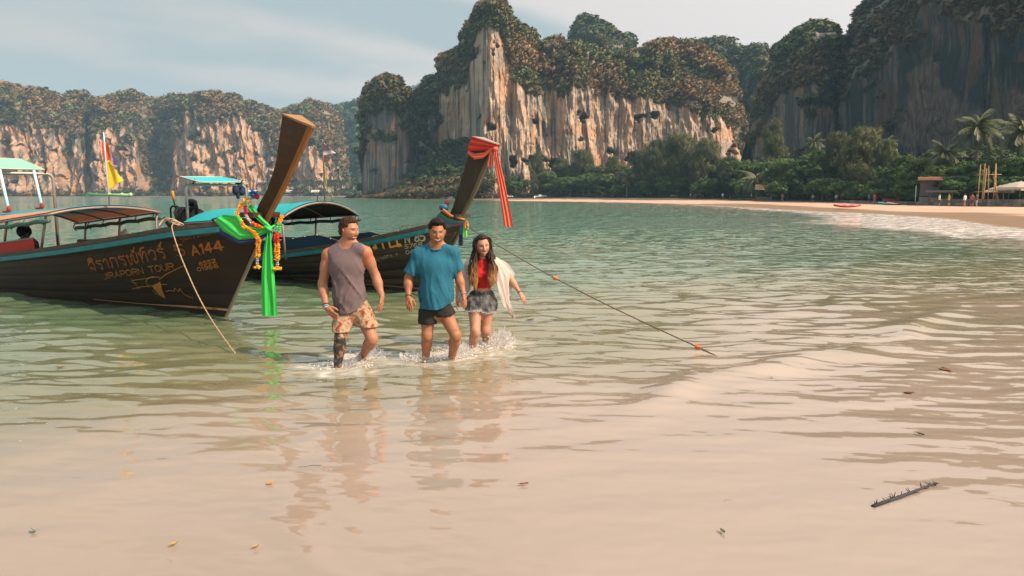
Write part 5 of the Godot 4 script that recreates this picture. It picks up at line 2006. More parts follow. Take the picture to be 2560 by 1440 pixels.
	part("hair", arr_mesh(g[0], g[1], g[2], g[3], hair_mat()), ps)
	# white float on the far panel
	m = MB.new()
	m.ball(Vector3.ZERO, Vector3(0.10, 0.085, 0.10), 12, 8)
	var fl := on_boat(b1, "white_float", "round cream float resting on the far rail of the near boat", "float", Vector3(-4.7, 1.10, -0.86))
	part("ball", m.done(mat(0.55, 0.47, 0.40, 0.5)), fl)
	m = MB.new()
	m.rod(Vector3(0, 0.07, 0), Vector3(0, 0.11, 0), 0.02)
	part("eyelet", m.done(mat(0.3, 0.27, 0.24)), fl)

	# flag pole with the tricolour and the yellow flag
	var fp := on_boat(b1, "flag_pole", "pole with a striped flag above a yellow flag on the near boat", "flag", Vector3(-3.5, 1.70, 0))
	m = MB.new()
	m.rod(Vector3(0.02, 0, 0.0), Vector3(-0.02, 1.30, 0), 0.017, 8, 0.012)
	part("pole", m.done(mat(0.42, 0.55, 0.60, 0.5)), fp)
	m = MB.new()
	m.tube(PackedVector3Array([Vector3(-0.78, 0.20, 0), Vector3(-0.4, 0.19, 0.01), Vector3(0.1, 0.185, 0), Vector3(0.80, 0.18, 0)]), PackedFloat32Array([0.03, 0.022, 0.022, 0.028]), 8)
	var bar := part("bamboo_bar", m.done(mat(0.28, 0.50, 0.24, 0.6)), fp)
	for x: float in [-0.78, -0.45, 0.05, 0.5, 0.8]:
		m = MB.new()
		m.ball(Vector3(x, 0.19, 0), Vector3(0.022, 0.034, 0.034), 8, 5)
		part("knot", m.done(mat(0.35, 0.60, 0.30, 0.6)), bar)
	flag_cloth(fp, "striped_flag", [Vector3(-0.085, 1.14, 0.06), Vector3(0.05, 1.12, -0.04), Vector3(-0.03, 0.78, 0.02), Vector3(0.20, 0.70, -0.14)], 14, 16, func(q: float, fr: float) -> Color:
		var k := q * 0.75 + fr * 0.35
		if k < 0.10:
			return Color(0.06, 0.05, 0.16)
		if k < 0.20:
			return Color(0.75, 0.70, 0.68)
		if k < 0.68:
			return Color(0.72, 0.09, 0.02)
		if k < 0.84:
			return Color(0.75, 0.70, 0.68)
		return Color(0.09, 0.06, 0.20), 0.03)
	flag_cloth(fp, "yellow_flag", [Vector3(0.0, 0.80, 0.0), Vector3(0.06, 0.80, -0.04), Vector3(0.02, 0.28, 0.0), Vector3(0.24, 0.44, -0.16)], 12, 16, func(_q: float, _f: float) -> Color: return Color(0.80, 0.56, 0.04), 0.03)

	# sash, garlands and flower balls on the near prow
	var anchor := Vector3(1.25, 1.48, 0)
	var green := cloth_mat("green_satin", 0.035, 0.50, 0.075, 0.35, 0.42)
	var sash := on_boat(b1, "green_sash", "shiny green sash knotted round the near prow with one end hanging to the water", "sash", anchor)
	var out := 0.05
	drape(sash, "swag", [[Vector3(0.60, 1.53, 0.50), Vector3(0.70, 1.60, 0.42)], [Vector3(0.72, 1.36, 0.44), Vector3(0.95, 1.60, 0.34)], [Vector3(0.92, 1.24, 0.33), Vector3(1.02, 1.45, 0.28)], [Vector3(1.12, 1.27, 0.20), Vector3(1.17, 1.42, 0.16)], [Vector3(1.28, 1.36, 0.08), Vector3(1.28, 1.44, 0.07)]], green, anchor, 1.6, 0.012)
	drape(sash, "swag", [[Vector3(0.98, 1.66, 0.22), Vector3(1.04, 1.78, 0.18)], [Vector3(1.10, 1.55, 0.17), Vector3(1.16, 1.60, 0.14)], [Vector3(1.26, 1.41, 0.08), Vector3(1.29, 1.45, 0.06)]], green, anchor, 2.0, 0.010, 15)
	drape(sash, "swag", [[Vector3(1.28, 1.39, 0.05), Vector3(1.28, 1.44, 0.05)], [Vector3(1.26, 1.46, -0.14), Vector3(1.27, 1.52, -0.14)], [Vector3(1.12, 1.56, -0.30), Vector3(1.13, 1.63, -0.30)]], green, anchor, 1.5, 0.008, 11)
	drape(sash, "hanging_end", [[Vector3(1.25, 1.38, 0.09), Vector3(1.30, 1.38, 0.06)], [Vector3(1.17, 1.05, 0.12), Vector3(1.29, 1.05, 0.04)], [Vector3(1.13, 0.70, 0.13), Vector3(1.30, 0.70, 0.03)], [Vector3(1.115, 0.40, 0.135), Vector3(1.315, 0.40, 0.02)], [Vector3(1.115, 0.13, 0.135), Vector3(1.325, 0.13, 0.01)]], green, anchor, 1.7, 0.016, 27)
	m = MB.new()
	m.ball(Vector3(1.28, 1.41, 0.07) - anchor, Vector3(0.055, 0.045, 0.05), 10, 7)
	m.tube(PackedVector3Array([Vector3(1.24, 1.38, 0.09) - anchor, Vector3(1.29, 1.43, 0.13) - anchor, Vector3(1.33, 1.38, 0.06) - anchor]), PackedFloat32Array([0.02, 0.03, 0.02]), 7)
	part("knot", m.done(green), sash)
	var navy := on_boat(b1, "navy_sash", "navy blue cloth wrapped under the green sash on the near bow", "sash", anchor)
	var nv := cloth_mat("navy", 0.010, 0.014, 0.075, 0.05)
	drape(navy, "band", [[Vector3(0.52, 1.54, 0.50), Vector3(0.66, 1.58, 0.44)], [Vector3(0.64, 1.31, 0.455), Vector3(0.78, 1.42, 0.39)], [Vector3(0.90, 1.17, 0.325), Vector3(0.98, 1.30, 0.285)], [Vector3(1.12, 1.21, 0.19), Vector3(1.15, 1.31, 0.155)], [Vector3(1.30, 1.33, 0.05), Vector3(1.31, 1.38, 0.04)]], nv, anchor, 2.0, 0.008, 15)
	drape(navy, "hanging_end", [[Vector3(1.29, 1.36, 0.02), Vector3(1.34, 1.36, -0.01)], [Vector3(1.30, 1.02, 0.03), Vector3(1.35, 1.02, 0.0)], [Vector3(1.30, 0.88, 0.03), Vector3(1.34, 0.88, 0.0)]], nv, anchor, 1.0, 0.006, 9)
	var orange := mat(0.78, 0.30, 0.025, 0.7)
	var yellow := mat(0.80, 0.47, 0.05, 0.7)
	var red := mat(0.68, 0.055, 0.012, 0.7)
	var white := mat(0.62, 0.56, 0.48, 0.7)
	var pink := mat(0.62, 0.03, 0.10, 0.7)
	var mint := mat(0.12, 0.48, 0.16, 0.7)
	var g1 := on_boat(b1, "flower_garland", "marigold garland looped round the near prow, its end hanging left of the green sash", "garland", anchor, "flower garlands on the near prow")
	garland(g1, [Vector3(0.90, 1.76, 0.24), Vector3(0.90, 1.60, 0.33), Vector3(1.02, 1.44, 0.30), Vector3(1.14, 1.36, 0.22), Vector3(1.18, 1.24, 0.18), Vector3(1.14, 1.10, 0.17), Vector3(1.12, 0.95, 0.17), Vector3(1.105, 0.82, 0.17)], anchor, 0.027, func(q: float) -> Array:
		if q > 0.97:
			return [yellow, 1.7]
		if q > 0.86:
			return [white, 0.55]
		return [orange if fmod(q * 9.0, 1.0) > 0.35 else yellow, 1.0])
	var g2 := on_boat(b1, "flower_garland", "garland of green, red and yellow flowers right of the green sash", "garland", anchor, "flower garlands on the near prow")
	garland(g2, [Vector3(1.20, 1.58, -0.22), Vector3(1.34, 1.46, -0.06), Vector3(1.36, 1.30, 0.0), Vector3(1.355, 1.10, 0.0), Vector3(1.35, 0.90, 0.0), Vector3(1.35, 0.80, 0.0)], anchor, 0.029, func(q: float) -> Array:
		if q > 0.965:
			return [yellow, 1.6]
		if q > 0.84:
			return [white, 0.55]
		if q < 0.22:
			return [orange, 0.9]
		if q < 0.40:
			return [mint, 1.0]
		if q < 0.56:
			return [red, 1.05]
		return [yellow if fmod(q * 11.0, 1.0) > 0.4 else orange, 1.05])
	var g3 := on_boat(b1, "flower_garland", "short inner garland of pink, white and orange flowers over the green sash", "garland", anchor, "flower garlands on the near prow")
	garland(g3, [Vector3(0.98, 1.72, 0.24), Vector3(1.03, 1.58, 0.26), Vector3(1.12, 1.48, 0.22), Vector3(1.24, 1.42, 0.14)], anchor, 0.027, func(q: float) -> Array:
		return [pink, 0.9] if q < 0.28 else [white, 0.8] if q < 0.62 else [red if fmod(q * 9.0, 1.0) > 0.6 else orange, 1.1])
	for e: Array in [[Vector3(1.07, 1.90, 0.16), mat(0.02, 0.22, 0.55, 0.6), 0.075, "blue"], [Vector3(0.99, 1.80, 0.20), mat(0.66, 0.52, 0.12, 0.6), 0.07, "pale yellow"], [Vector3(1.14, 1.86, 0.15), mat(0.5, 0.02, 0.04, 0.6), 0.045, "small red"], [Vector3(1.05, 1.78, 0.21), mat(0.60, 0.55, 0.36, 0.6), 0.05, "small cream"]]:
		var pb := on_boat(b1, "pompom", "%s flower pompom tied on the aft edge of the near prow" % e[3], "pompom", e[0])
		m = MB.new()
		m.flat()
		for i in 90:
			var d := Vector3(rng.randfn(), rng.randfn(), rng.randfn()).normalized()
			var q := d.cross(Vector3(rng.randfn(), rng.randfn(), rng.randfn())).normalized()
			m.tri(d * e[2] * 0.4 - q * e[2] * 0.25, d * e[2] * rng.randf_range(0.9, 1.15), d * e[2] * 0.4 + q * e[2] * 0.25)
		part("petals", m.done(e[1]), pb)

	# mooring line of the near boat
	var line := mat(0.40, 0.28, 0.17, 0.9)
	var rp := thing("mooring_rope", "thin tan rope looped on the near gunwale and falling into the water", "rope", boat_pos(b1, Vector3(-0.06, 1.44, 0.72)))
	var o := rp.position
	var pts1 := PackedVector3Array()
	for e: Vector3 in [Vector3(-0.12, 1.47, 0.60), Vector3(-0.05, 1.48, 0.72), Vector3(-0.02, 1.40, 0.79)]:
		pts1.append(boat_pos(b1, e) - o)
	var endp := ground_px(606, 893)
	endp.y = -0.08
	var start := boat_pos(b1, Vector3(-0.02, 1.36, 0.80))
	for i in range(1, 9):
		var q := i / 8.0
		var w := start.lerp(endp, q)
		w.y = lerpf(start.y, endp.y, q) - 0.28 * sin(PI * q) * (1.0 - q * 0.4)
		pts1.append(w - o)
	part("rope", rope_tube(pts1, 0.008, line), rp)
	var loop := PackedVector3Array()
	for i in 25:
		var a := TAU * i / 24.0
		loop.append(boat_pos(b1, Vector3(-0.30 + 0.24 * cos(a), 1.46 + 0.055 * sin(a * 2.0) + 0.02, 0.66 + 0.10 * sin(a))) - o)
	part("coil", rope_tube(loop, 0.009, mat(0.48, 0.34, 0.21, 0.9)), rp)
	loop = PackedVector3Array()
	for i in 17:
		var a := TAU * i / 16.0
		loop.append(boat_pos(b1, Vector3(-0.10 + 0.12 * cos(a), 1.47 + 0.04 * sin(a), 0.66 + 0.07 * sin(a))) - o)
	part("coil", rope_tube(loop, 0.009, mat(0.48, 0.34, 0.21, 0.9)), rp)

	# ------------------------------------------------ the boat behind
	var b2 := thing("longtail_boat", "longtail boat behind the men with a turquoise canopy and a red cloth on its prow", "boat", Vector3(-1.88, 0, -14.34), -deg_to_rad(37.0), "longtail boats in the shallows")
	var h2 := Hull.new()
	h2.stem = [-0.5, -0.4, 0.0, 0.0, 0.86, 0.90, 1.24, 1.15, 1.5, 1.24]
	h2.sheer = [0.0, 1.46, 0.25, 1.35, 1.0, 1.15, 2.1, 0.91, 4.15, 0.60, 5.65, 0.50, 7.6, 0.47, 10.2, 0.50]
	h2.wide = [0.0, 0.03, 0.05, 0.09, 0.5, 0.38, 1.25, 0.62, 2.65, 0.80, 4.15, 0.90, 7.15, 0.92, 9.6, 0.65]
	h2.low = [0.0, 0.02, 1.0, 0.11, 2.4, 0.28, 4.1, 0.48, 6.0, 0.75, 8.0, 0.8, 9.6, 0.5]
	h2.length = 9.0
	h2.keel = -0.34
	var pl2 := []
	for i in 4:
		var k: float = [0.55, 0.9, 1.25, 1.0][i]
		pl2.append(wood("plank_b%d" % i, lin(0.020 * k, 0.014 * k, 0.009 * k), lin(0.045 * k, 0.031 * k, 0.020 * k), lin(0.085 * k, 0.062 * k, 0.041 * k), Vector3(0.35, 5.0, 1.0), 0.7, 0.2))
	hull_parts(b2, h2, pl2, dark_rail, teal, hold)
	var prow2 := wood("prow_b", lin(0.022, 0.016, 0.009), lin(0.038, 0.028, 0.016), lin(0.062, 0.048, 0.028), Vector3(2.0, 0.4, 2.0), 0.7, 0.15)
	prow(b2, [Vector2(0.86, 1.30), Vector2(1.08, 1.68), Vector2(1.24, 2.05), Vector2(1.42, 2.45), Vector2(1.62, 2.88)], [Vector2(1.02, 1.20), Vector2(1.30, 1.58), Vector2(1.56, 1.95), Vector2(1.78, 2.35), Vector2(2.04, 2.74)], [0.10, 0.15], prow2, mat(0.30, 0.26, 0.21), wood("prow_edge_b", lin(0.07, 0.055, 0.03), lin(0.11, 0.085, 0.05), lin(0.16, 0.125, 0.075), Vector3(2.0, 0.5, 2.0), 0.7, 0.1))
	m = MB.new()
	m.box(Vector3(1.05, 1.50, 0), Vector3(0.38, 0.07, 0.42))
	part("breast_hook", m.done(prow2), b2)
	m = MB.new()
	sp = PackedVector3Array()
	for i in 12:
		var y := lerpf(-0.3, 1.36, i / 11.0)
		sp.append(Vector3(h2.t_(h2.stem, y) + 0.012, y, 0))
	m.tube(sp, PackedFloat32Array([0.028]), 6)
	part("stem_band", m.done(mat(0.12, 0.10, 0.08, 0.6)), b2)
	var cream := Color(0.46, 0.43, 0.35)
	var gold := Color(0.62, 0.25, 0.02)
	lettering("thai_name", b2, h2, "ชาลินี", Vector2(-1.16, 0.75), Vector2(0.07, 0.925), Vector2(0.05, 0.185), 0.034, Color(0.75, 0.28, 0.02), Color(0.75, 0.68, 0.46))
	lettering("boat_number", b2, h2, "N 85", Vector2(0.18, 0.99), Vector2(0.57, 1.045), Vector2(0.055, 0.155), 0.026, cream, cream)
	lettering("licence_number", b2, h2, "5768", Vector2(0.12, 0.875), Vector2(0.48, 0.935), Vector2(0.03, 0.075), 0.014, cream * 0.8, cream * 0.8)
	lettering("licence_number", b2, h2, "0425", Vector2(0.09, 0.765), Vector2(0.44, 0.82), Vector2(0.03, 0.07), 0.014, cream * 0.8, cream * 0.8)
	lettering("small_thai_line", b2, h2, "ชนะรวีราทรนา", Vector2(-0.06, 1.185), Vector2(0.62, 1.31), Vector2(0.015, 0.06), 0.010, cream * 0.6, cream * 0.6)
	lettering("small_thai_line", b2, h2, "ทรนาณ์ลิร 7", Vector2(-0.78, 0.565), Vector2(-0.09, 0.735), Vector2(0.012, 0.045), 0.009, cream * 0.6, cream * 0.6)
	f = MB.new()
	f.flat()
	for i in 22:
		var x := lerpf(-3.2, -0.02, i / 21.0)
		var x2 := lerpf(-3.2, -0.02, (i + 1) / 21.0)
		stroke(f, h2, Vector2(x, 0.085), Vector2(x2, 0.085), 0.016, Color(0.30, 0.25, 0.15), Color(0.30, 0.25, 0.15))
	part("painted_stripe", f.done(vmat("paint", 0.6)), b2)
	canopy(b2, -2.75, -6.6, 1.0, 1.47, 1.24, 1.755, 1.52, func(_s: float, _f: float) -> Color: return Color(0.015, 0.40, 0.45), mat(0.035, 0.028, 0.026, 0.9), dull, cloth_mat("curtain_navy", 0.02, 0.06, 0.10, 0.0), 0.9,
		[[-2.85, -2.85, 1.0, 0.55], [-4.2, -4.2, 1.0, 0.5], [-5.6, -5.6, 1.0, 0.45], [-2.8, -2.6, -1.0, 0.6], [-4.2, -4.2, -1.0, 0.5], [-5.6, -5.6, -1.0, 0.5]])
	# print on the lining, under the front of the arch
	m = MB.new()
	m.flat()
	for e: Array in [[0.18, 0.55, Color(0.42, 0.10, 0.07)], [-0.62, 0.3, Color(0.05, 0.16, 0.06)], [-0.25, 0.3, Color(0.05, 0.16, 0.06)]]:
		for i in 7:
			var z0: float = -e[0] - e[1] * 0.5 + e[1] * i / 7.0
			var z1: float = -e[0] - e[1] * 0.5 + e[1] * (i + 1) / 7.0
			var y0 := 1.47 + 0.285 * (1.0 - pow(absf(z0), 2.1)) - 0.030
			var y1 := 1.47 + 0.285 * (1.0 - pow(absf(z1), 2.1)) - 0.030
			var w0: float = 0.08 + 0.35 * sin(PI * i / 7.0)
			var w1: float = 0.08 + 0.35 * sin(PI * (i + 1) / 7.0)
			m.color = e[2]
			m.quad(Vector3(-3.1 - w0, y0 - 0.02, z0), Vector3(-3.1 + w0 * 0.5, y0, z0), Vector3(-3.1 + w1 * 0.5, y1, z1), Vector3(-3.1 - w1, y1 - 0.02, z1))
	part("lining_print", m.done(vmat("flag", 0.8, 0.5)), b2)
	goal_frame(b2, -6.75, 0.8, 0.55, 2.12, steel, [Vector3(-5.98, 2.17, 0.85), Vector3(-6.80, 2.20, -0.85), Vector3(-6.95, 2.31, 0.85), Vector3(-7.86, 2.35, -0.85)], cloth_mat("roof_turquoise", 0.012, 0.43, 0.47, 0.4))
	for side: float in [1.0, -1.0]:
		m = MB.new()
		m.flat()
		var pv := PackedVector3Array()
		for i in 14:
			var x := lerpf(-0.9, -5.8, i / 13.0)
			var base := h2.t_(h2.sheer, 1.2 - x)
			var gq := h2.on_side(x, base - 0.05, 0.0)
			pv.append(Vector3(x, base + 0.02, side * (gq.z - 0.05)))
			pv.append(Vector3(x, base + 0.34 * smoothstep(-0.9, -2.2, x), side * (gq.z - 0.03)))
		m.sheet(pv, 2, 14, Vector3(0, 0, -0.03 * side))
		part("navy_side_panel", m.done(mat(0.012, 0.045, 0.085, 0.6)), b2)
		m = MB.new()
		var rl := PackedVector3Array()
		for i in 14:
			rl.append(pv[i * 2 + 1] + Vector3(0, 0.01, 0))
		m.tube(rl, PackedFloat32Array([0.016]), 6)
		var pr := part("panel_rail", m.done(mat(0.06, 0.06, 0.06)), b2)
		for i in range(2, 14):
			m = MB.new()
			m.ball(pv[i * 2 + 1] + Vector3(0, 0.012, 0.014 * side), Vector3(0.012, 0.012, 0.012), 6, 4)
			part("lacing_knot", m.done(mat(0.6, 0.6, 0.6)), pr)
	# engine on the stern
	at = Vector3(-8.05, 1.12, 0.0)
	var en := on_boat(b2, "boat_engine", "black car engine with pipes mounted on the stern of the boat behind", "engine", at)
	var blk := mat(0.016, 0.016, 0.017, 0.45, 0.3)
	var grm := mat(0.07, 0.066, 0.062, 0.4, 0.6)
	m = MB.new()
	m.box(Vector3(0, 0.16, 0), Vector3(0.62, 0.34, 0.36))
	m.box(Vector3(0, 0.38, 0.04), Vector3(0.52, 0.14, 0.26))
	part("engine_block", m.done(blk), en)
	for i in 4:
		m = MB.new()
		m.tube(PackedVector3Array([Vector3(-0.2 + i * 0.13, 0.36, 0.16), Vector3(-0.2 + i * 0.13, 0.42, 0.26), Vector3(-0.16 + i * 0.1, 0.30, 0.33), Vector3(-0.05 + i * 0.06, 0.12, 0.34)]), PackedFloat32Array([0.028]), 7)
		part("exhaust_pipe", m.done(grm), en)
	m = MB.new()
	m.rod(Vector3(0.33, 0.22, 0), Vector3(0.40, 0.22, 0), 0.19, 16)
	part("flywheel", m.done(grm), en)
	m = MB.new()
	m.ball(Vector3(0.12, 0.56, 0.02), Vector3(0.15, 0.10, 0.15), 12, 7)
	m.tube(PackedVector3Array([Vector3(0.12, 0.5, 0.02), Vector3(0.35, 0.58, 0.05), Vector3(0.47, 0.45, 0.08), Vector3(0.46, 0.28, 0.1)]), PackedFloat32Array([0.045, 0.045, 0.04, 0.035]), 9)
	part("air_filter", m.done(blk), en)
	m = MB.new()
	m.tube(PackedVector3Array([Vector3(-0.45, -0.1, 0.26), Vector3(-0.47, 0.40, 0.26), Vector3(-0.38, 0.47, 0.26), Vector3(-0.1, 0.46, 0.26)]), PackedFloat32Array([0.025]), 7)
	m.tube(PackedVector3Array([Vector3(-0.45, -0.1, -0.26), Vector3(-0.47, 0.40, -0.26), Vector3(-0.38, 0.47, -0.26), Vector3(-0.1, 0.46, -0.26)]), PackedFloat32Array([0.025]), 7)
	part("engine_cage", m.done(blk), en)
	m = MB.new()
	m.rod(Vector3(-0.3, 0.10, 0), Vector3(-3.4, -1.0, 0.3), 0.035, 8)
	var sh := part("tail_shaft", m.done(grm), en)
	for i in 2:
		m = MB.new()
		m.ball(Vector3(-3.4, -1.0 + (0.10 if i == 0 else -0.10), 0.3), Vector3(0.02, 0.10, 0.05), 8, 5, Basis(Vector3.RIGHT, 0.5 * (1 - 2 * i)))
		part("propeller_blade", m.done(grm), sh)
	m = MB.new()
	m.rod(Vector3(-0.42, 0.40, 0.15), Vector3(-0.46, 0.74, 0.18), 0.018, 7)
	var hd := part("tiller", m.done(blk), en)
	m = MB.new()
	m.rod(Vector3(-0.445, 0.64, 0.17), Vector3(-0.465, 0.86, 0.185), 0.034, 8)
	part("orange_grip", m.done(mat(0.60, 0.22, 0.02, 0.6)), hd)
	m = MB.new()
	m.ball(Vector3(-0.6, 0.05, 0.3), Vector3(0.22, 0.05, 0.06), 9, 5, Basis(Vector3.BACK, -0.7))
	part("bracket", m.done(blk), en)
	# bundle of dark blue cloth on the stern frame
	var bu := on_boat(b2, "cloth_bundle", "dark blue bundle hanging from the stern frame of the boat behind", "bundle", Vector3(-6.78, 2.02, -0.62))
	m = MB.new()
	for e: Array in [[Vector3(0, 0.08, 0), Vector3(0.10, 0.09, 0.11)], [Vector3(0.02, -0.02, 0.10), Vector3(0.09, 0.12, 0.09)], [Vector3(0.0, -0.06, -0.08), Vector3(0.09, 0.10, 0.10)], [Vector3(0, -0.16, 0.03), Vector3(0.05, 0.09, 0.05)]]:
		m.ball(e[0], e[1], 10, 7)
	part("cloth", m.done(mat(0.012, 0.03, 0.06, 0.8)), bu)
	m = MB.new()
	m.tube(PackedVector3Array([Vector3(0.06, 0.14, 0.1), Vector3(0, 0.19, 0), Vector3(0.06, 0.14, -0.1)]), PackedFloat32Array([0.012]), 5)
	part("strap", m.done(mat(0.02, 0.02, 0.02)), bu)
	# flag of the boat behind
	fp = on_boat(b2, "flag_pole", "faded purple, white and red pennant with a yellow streamer on the boat behind", "flag", Vector3(-2.66, 1.74, 0))
	m = MB.new()
	m.rod(Vector3(0, 0, 0), Vector3(-0.01, 1.30, 0), 0.014, 7, 0.010)
	part("pole", m.done(mat(0.20, 0.16, 0.15, 0.6)), fp)
	m = MB.new()
	m.tube(PackedVector3Array([Vector3(-0.12, 0, 0.1), Vector3(-0.12, 0.14, 0.1), Vector3(0.12, 0.14, -0.1), Vector3(0.12, 0, -0.1)]), PackedFloat32Array([0.012]), 6)
	part("pole_foot", m.done(dull), fp)
	flag_cloth(fp, "pennant", [Vector3(0.0, 1.26, 0), Vector3(0.06, 1.22, 0.02), Vector3(0.0, 0.98, 0), Vector3(0.22, 1.02, -0.15)], 12, 10, func(_q: float, fr: float) -> Color: return Color(0.45, 0.23, 0.28) if fr < 0.45 else Color(0.30, 0.20, 0.36) if fr < 0.75 else Color(0.66, 0.62, 0.62), 0.02)
	flag_cloth(fp, "red_strip", [Vector3(0.02, 0.97, 0.01), Vector3(0.17, 0.95, 0.03), Vector3(0.01, 0.83, 0), Vector3(0.10, 0.84, 0.02)], 8, 6, func(_q: float, _f: float) -> Color: return Color(0.55, 0.17, 0.11), 0.02)
	flag_cloth(fp, "yellow_streamer", [Vector3(0.0, 0.84, 0), Vector3(0.07, 0.82, 0.02), Vector3(0.02, 0.50, 0), Vector3(0.07, 0.50, 0.02)], 6, 14, func(_q: float, _f: float) -> Color: return Color(0.50, 0.50, 0.06), 0.02)
	flag_cloth(fp, "yellow_streamer", [Vector3(0.03, 0.52, 0.01), Vector3(0.08, 0.50, 0.02), Vector3(0.16, 0.20, 0.05), Vector3(0.19, 0.22, 0.05)], 4, 14, func(_q: float, _f: float) -> Color: return Color(0.42, 0.44, 0.10), 0.02)

	# cloths on the far prow
	anchor = Vector3(1.80, 2.82, 0)
	var coral := cloth_mat("coral", 0.70, 0.125, 0.07, 0.35, 0.7)
	var redc := cloth_mat("red_cloth", 0.55, 0.030, 0.018, 0.25, 0.7)
	var rc := on_boat(b2, "red_prow_cloth", "red cloth capping the prow of the boat behind", "cloth", anchor)
	m = MB.new()
	m.flat()
	var ap := [Vector3(1.60, 2.90, 0.175), Vector3(2.07, 2.75, 0.055), Vector3(2.07, 2.75, -0.055), Vector3(1.60, 2.90, -0.175)]
	var lowp := [Vector3(1.50, 2.66, 0.185), Vector3(1.98, 2.66, 0.06), Vector3(1.98, 2.66, -0.06), Vector3(1.50, 2.66, -0.185)]
	for k in 4:
		for i in 5:
			var q0 := i / 5.0
			var q1 := (i + 1) / 5.0
			var nn: Vector3 = (ap[(k + 1) % 4] - ap[k]).cross(Vector3.DOWN).normalized() * (0.012 if i % 2 == 0 else -0.004)
			m.quad(ap[k].lerp(lowp[k], q0) - anchor, ap[(k + 1) % 4].lerp(lowp[(k + 1) % 4], q0) - anchor, ap[(k + 1) % 4].lerp(lowp[(k + 1) % 4], q1) + nn - anchor, ap[k].lerp(lowp[k], q1) + nn - anchor)
	var capc := part("cap_cloth", m.done(redc), rc)
	m = MB.new()
	m.flat()
	m.quad(ap[0] + Vector3(0, 0.006, 0) - anchor, ap[1] + Vector3(0, 0.006, 0) - anchor, ap[2] + Vector3(0, 0.006, 0) - anchor, ap[3] + Vector3(0, 0.006, 0) - anchor)
	part("pale_top", m.done(cloth_mat("pale_top", 0.55, 0.40, 0.32, 0.1)), capc)
	drape(rc, "swag", [[Vector3(1.52, 2.60, 0.20), Vector3(1.54, 2.66, 0.20)], [Vector3(1.66, 2.50, 0.19), Vector3(1.68, 2.60, 0.18)], [Vector3(1.82, 2.52, 0.14), Vector3(1.84, 2.62, 0.13)], [Vector3(1.98, 2.66, 0.08), Vector3(1.99, 2.71, 0.08)]], coral, anchor, 1.5, 0.010, 11)
	var lr := on_boat(b2, "long_red_ribbon", "long coral ribbon hanging free from the prow of the boat behind", "ribbon", Vector3(2.02, 2.68, 0.04))
	drape(lr, "ribbon", [[Vector3(1.98, 2.68, 0.07), Vector3(2.05, 2.68, 0.03)], [Vector3(2.02, 2.45, 0.07), Vector3(2.10, 2.44, 0.02)], [Vector3(2.08, 2.15, 0.07), Vector3(2.19, 2.14, 0.01)], [Vector3(2.16, 1.75, 0.07), Vector3(2.28, 1.74, 0.0)], [Vector3(2.23, 1.33, 0.06), Vector3(2.37, 1.33, -0.02)]], coral, Vector3(2.02, 2.68, 0.04), 2.5, 0.014, 21)
	m = MB.new()
	m.ball(Vector3(0, 0.0, 0), Vector3(0.05, 0.04, 0.05), 9, 6)
	part("knot", m.done(coral), lr)
	var ts := on_boat(b2, "red_tassel", "short red tassel beside the long ribbon on the far prow", "tassel", Vector3(1.97, 2.66, 0.07))
	drape(ts, "cloth", [[Vector3(1.94, 2.66, 0.10), Vector3(1.98, 2.66, 0.08)], [Vector3(1.92, 2.52, 0.12), Vector3(1.99, 2.52, 0.07)], [Vector3(1.89, 2.37, 0.14), Vector3(1.99, 2.38, 0.07)]], cloth_mat("dusty_red", 0.42, 0.09, 0.065, 0.25), Vector3(1.97, 2.66, 0.07), 2.0, 0.012, 13)
	anchor = Vector3(1.25, 1.50, 0.1)
	var wr := on_boat(b2, "rainbow_sash", "striped blue, red, green and orange cloth tied round the bow behind", "sash", anchor)
	var stripe_cols := [[0.30, 0.05, 0.06, "red"], [0.02, 0.13, 0.24, "blue"], [0.04, 0.20, 0.09, "green"], [0.055, 0.035, 0.02, "brown"], [0.60, 0.19, 0.06, "orange"]]
	for i in 5:
		var k: float = i * 0.042
		var c0: Array = stripe_cols[i]
		drape(wr, c0[3] + "_stripe", [[Vector3(0.86 + k, 1.46 + k * 0.85, 0.36), Vector3(0.90 + k, 1.50 + k * 0.85, 0.35)], [Vector3(1.00 + k * 0.8, 1.34 + k * 0.9, 0.25), Vector3(1.03 + k * 0.8, 1.38 + k * 0.9, 0.24)], [Vector3(1.16 + k * 0.6, 1.31 + k * 0.8, 0.13), Vector3(1.18 + k * 0.6, 1.345 + k * 0.8, 0.13)], [Vector3(1.31, 1.36 + k * 0.4, 0.05), Vector3(1.31, 1.385 + k * 0.4, 0.05)]], cloth_mat("stripe%d" % i, c0[0], c0[1], c0[2], 0.15), anchor, 1.0, 0.006, 9)
	m = MB.new()
	m.ball(Vector3(0.98, 1.66, 0.24) - anchor, Vector3(0.10, 0.065, 0.08), 10, 7)
	part("blue_knot", m.done(cloth_mat("stripe1", 0, 0, 0)), wr)
	m = MB.new()
	m.ball(Vector3(1.02, 1.74, 0.20) - anchor, Vector3(0.05, 0.05, 0.05), 9, 6)
	part("red_knot", m.done(cloth_mat("stripe0", 0, 0, 0)), wr)
	for e: Array in [[1.26, 1.38, 1.16, Color(0.012, 0.17, 0.20), "teal"], [1.22, 1.24, 0.96, Color(0.010, 0.014, 0.06), "navy"], [1.32, 1.37, 1.13, Color(0.16, 0.46, 0.09), "green"], [1.36, 1.42, 1.28, Color(0.62, 0.24, 0.05), "orange"]]:
		drape(wr, e[4] + "_tassel", [[Vector3(e[0] - 0.012, e[1], 0.07), Vector3(e[0] + 0.022, e[1], 0.045)], [Vector3(e[0] - 0.03, lerpf(e[1], e[2], 0.5), 0.08), Vector3(e[0] + 0.03, lerpf(e[1], e[2], 0.5), 0.035)], [Vector3(e[0] - 0.036, e[2], 0.085), Vector3(e[0] + 0.036, e[2], 0.03)]], cloth_mat("tassel_" + e[4], e[3].r, e[3].g, e[3].b, 0.2), anchor, 2.0, 0.008, 11)
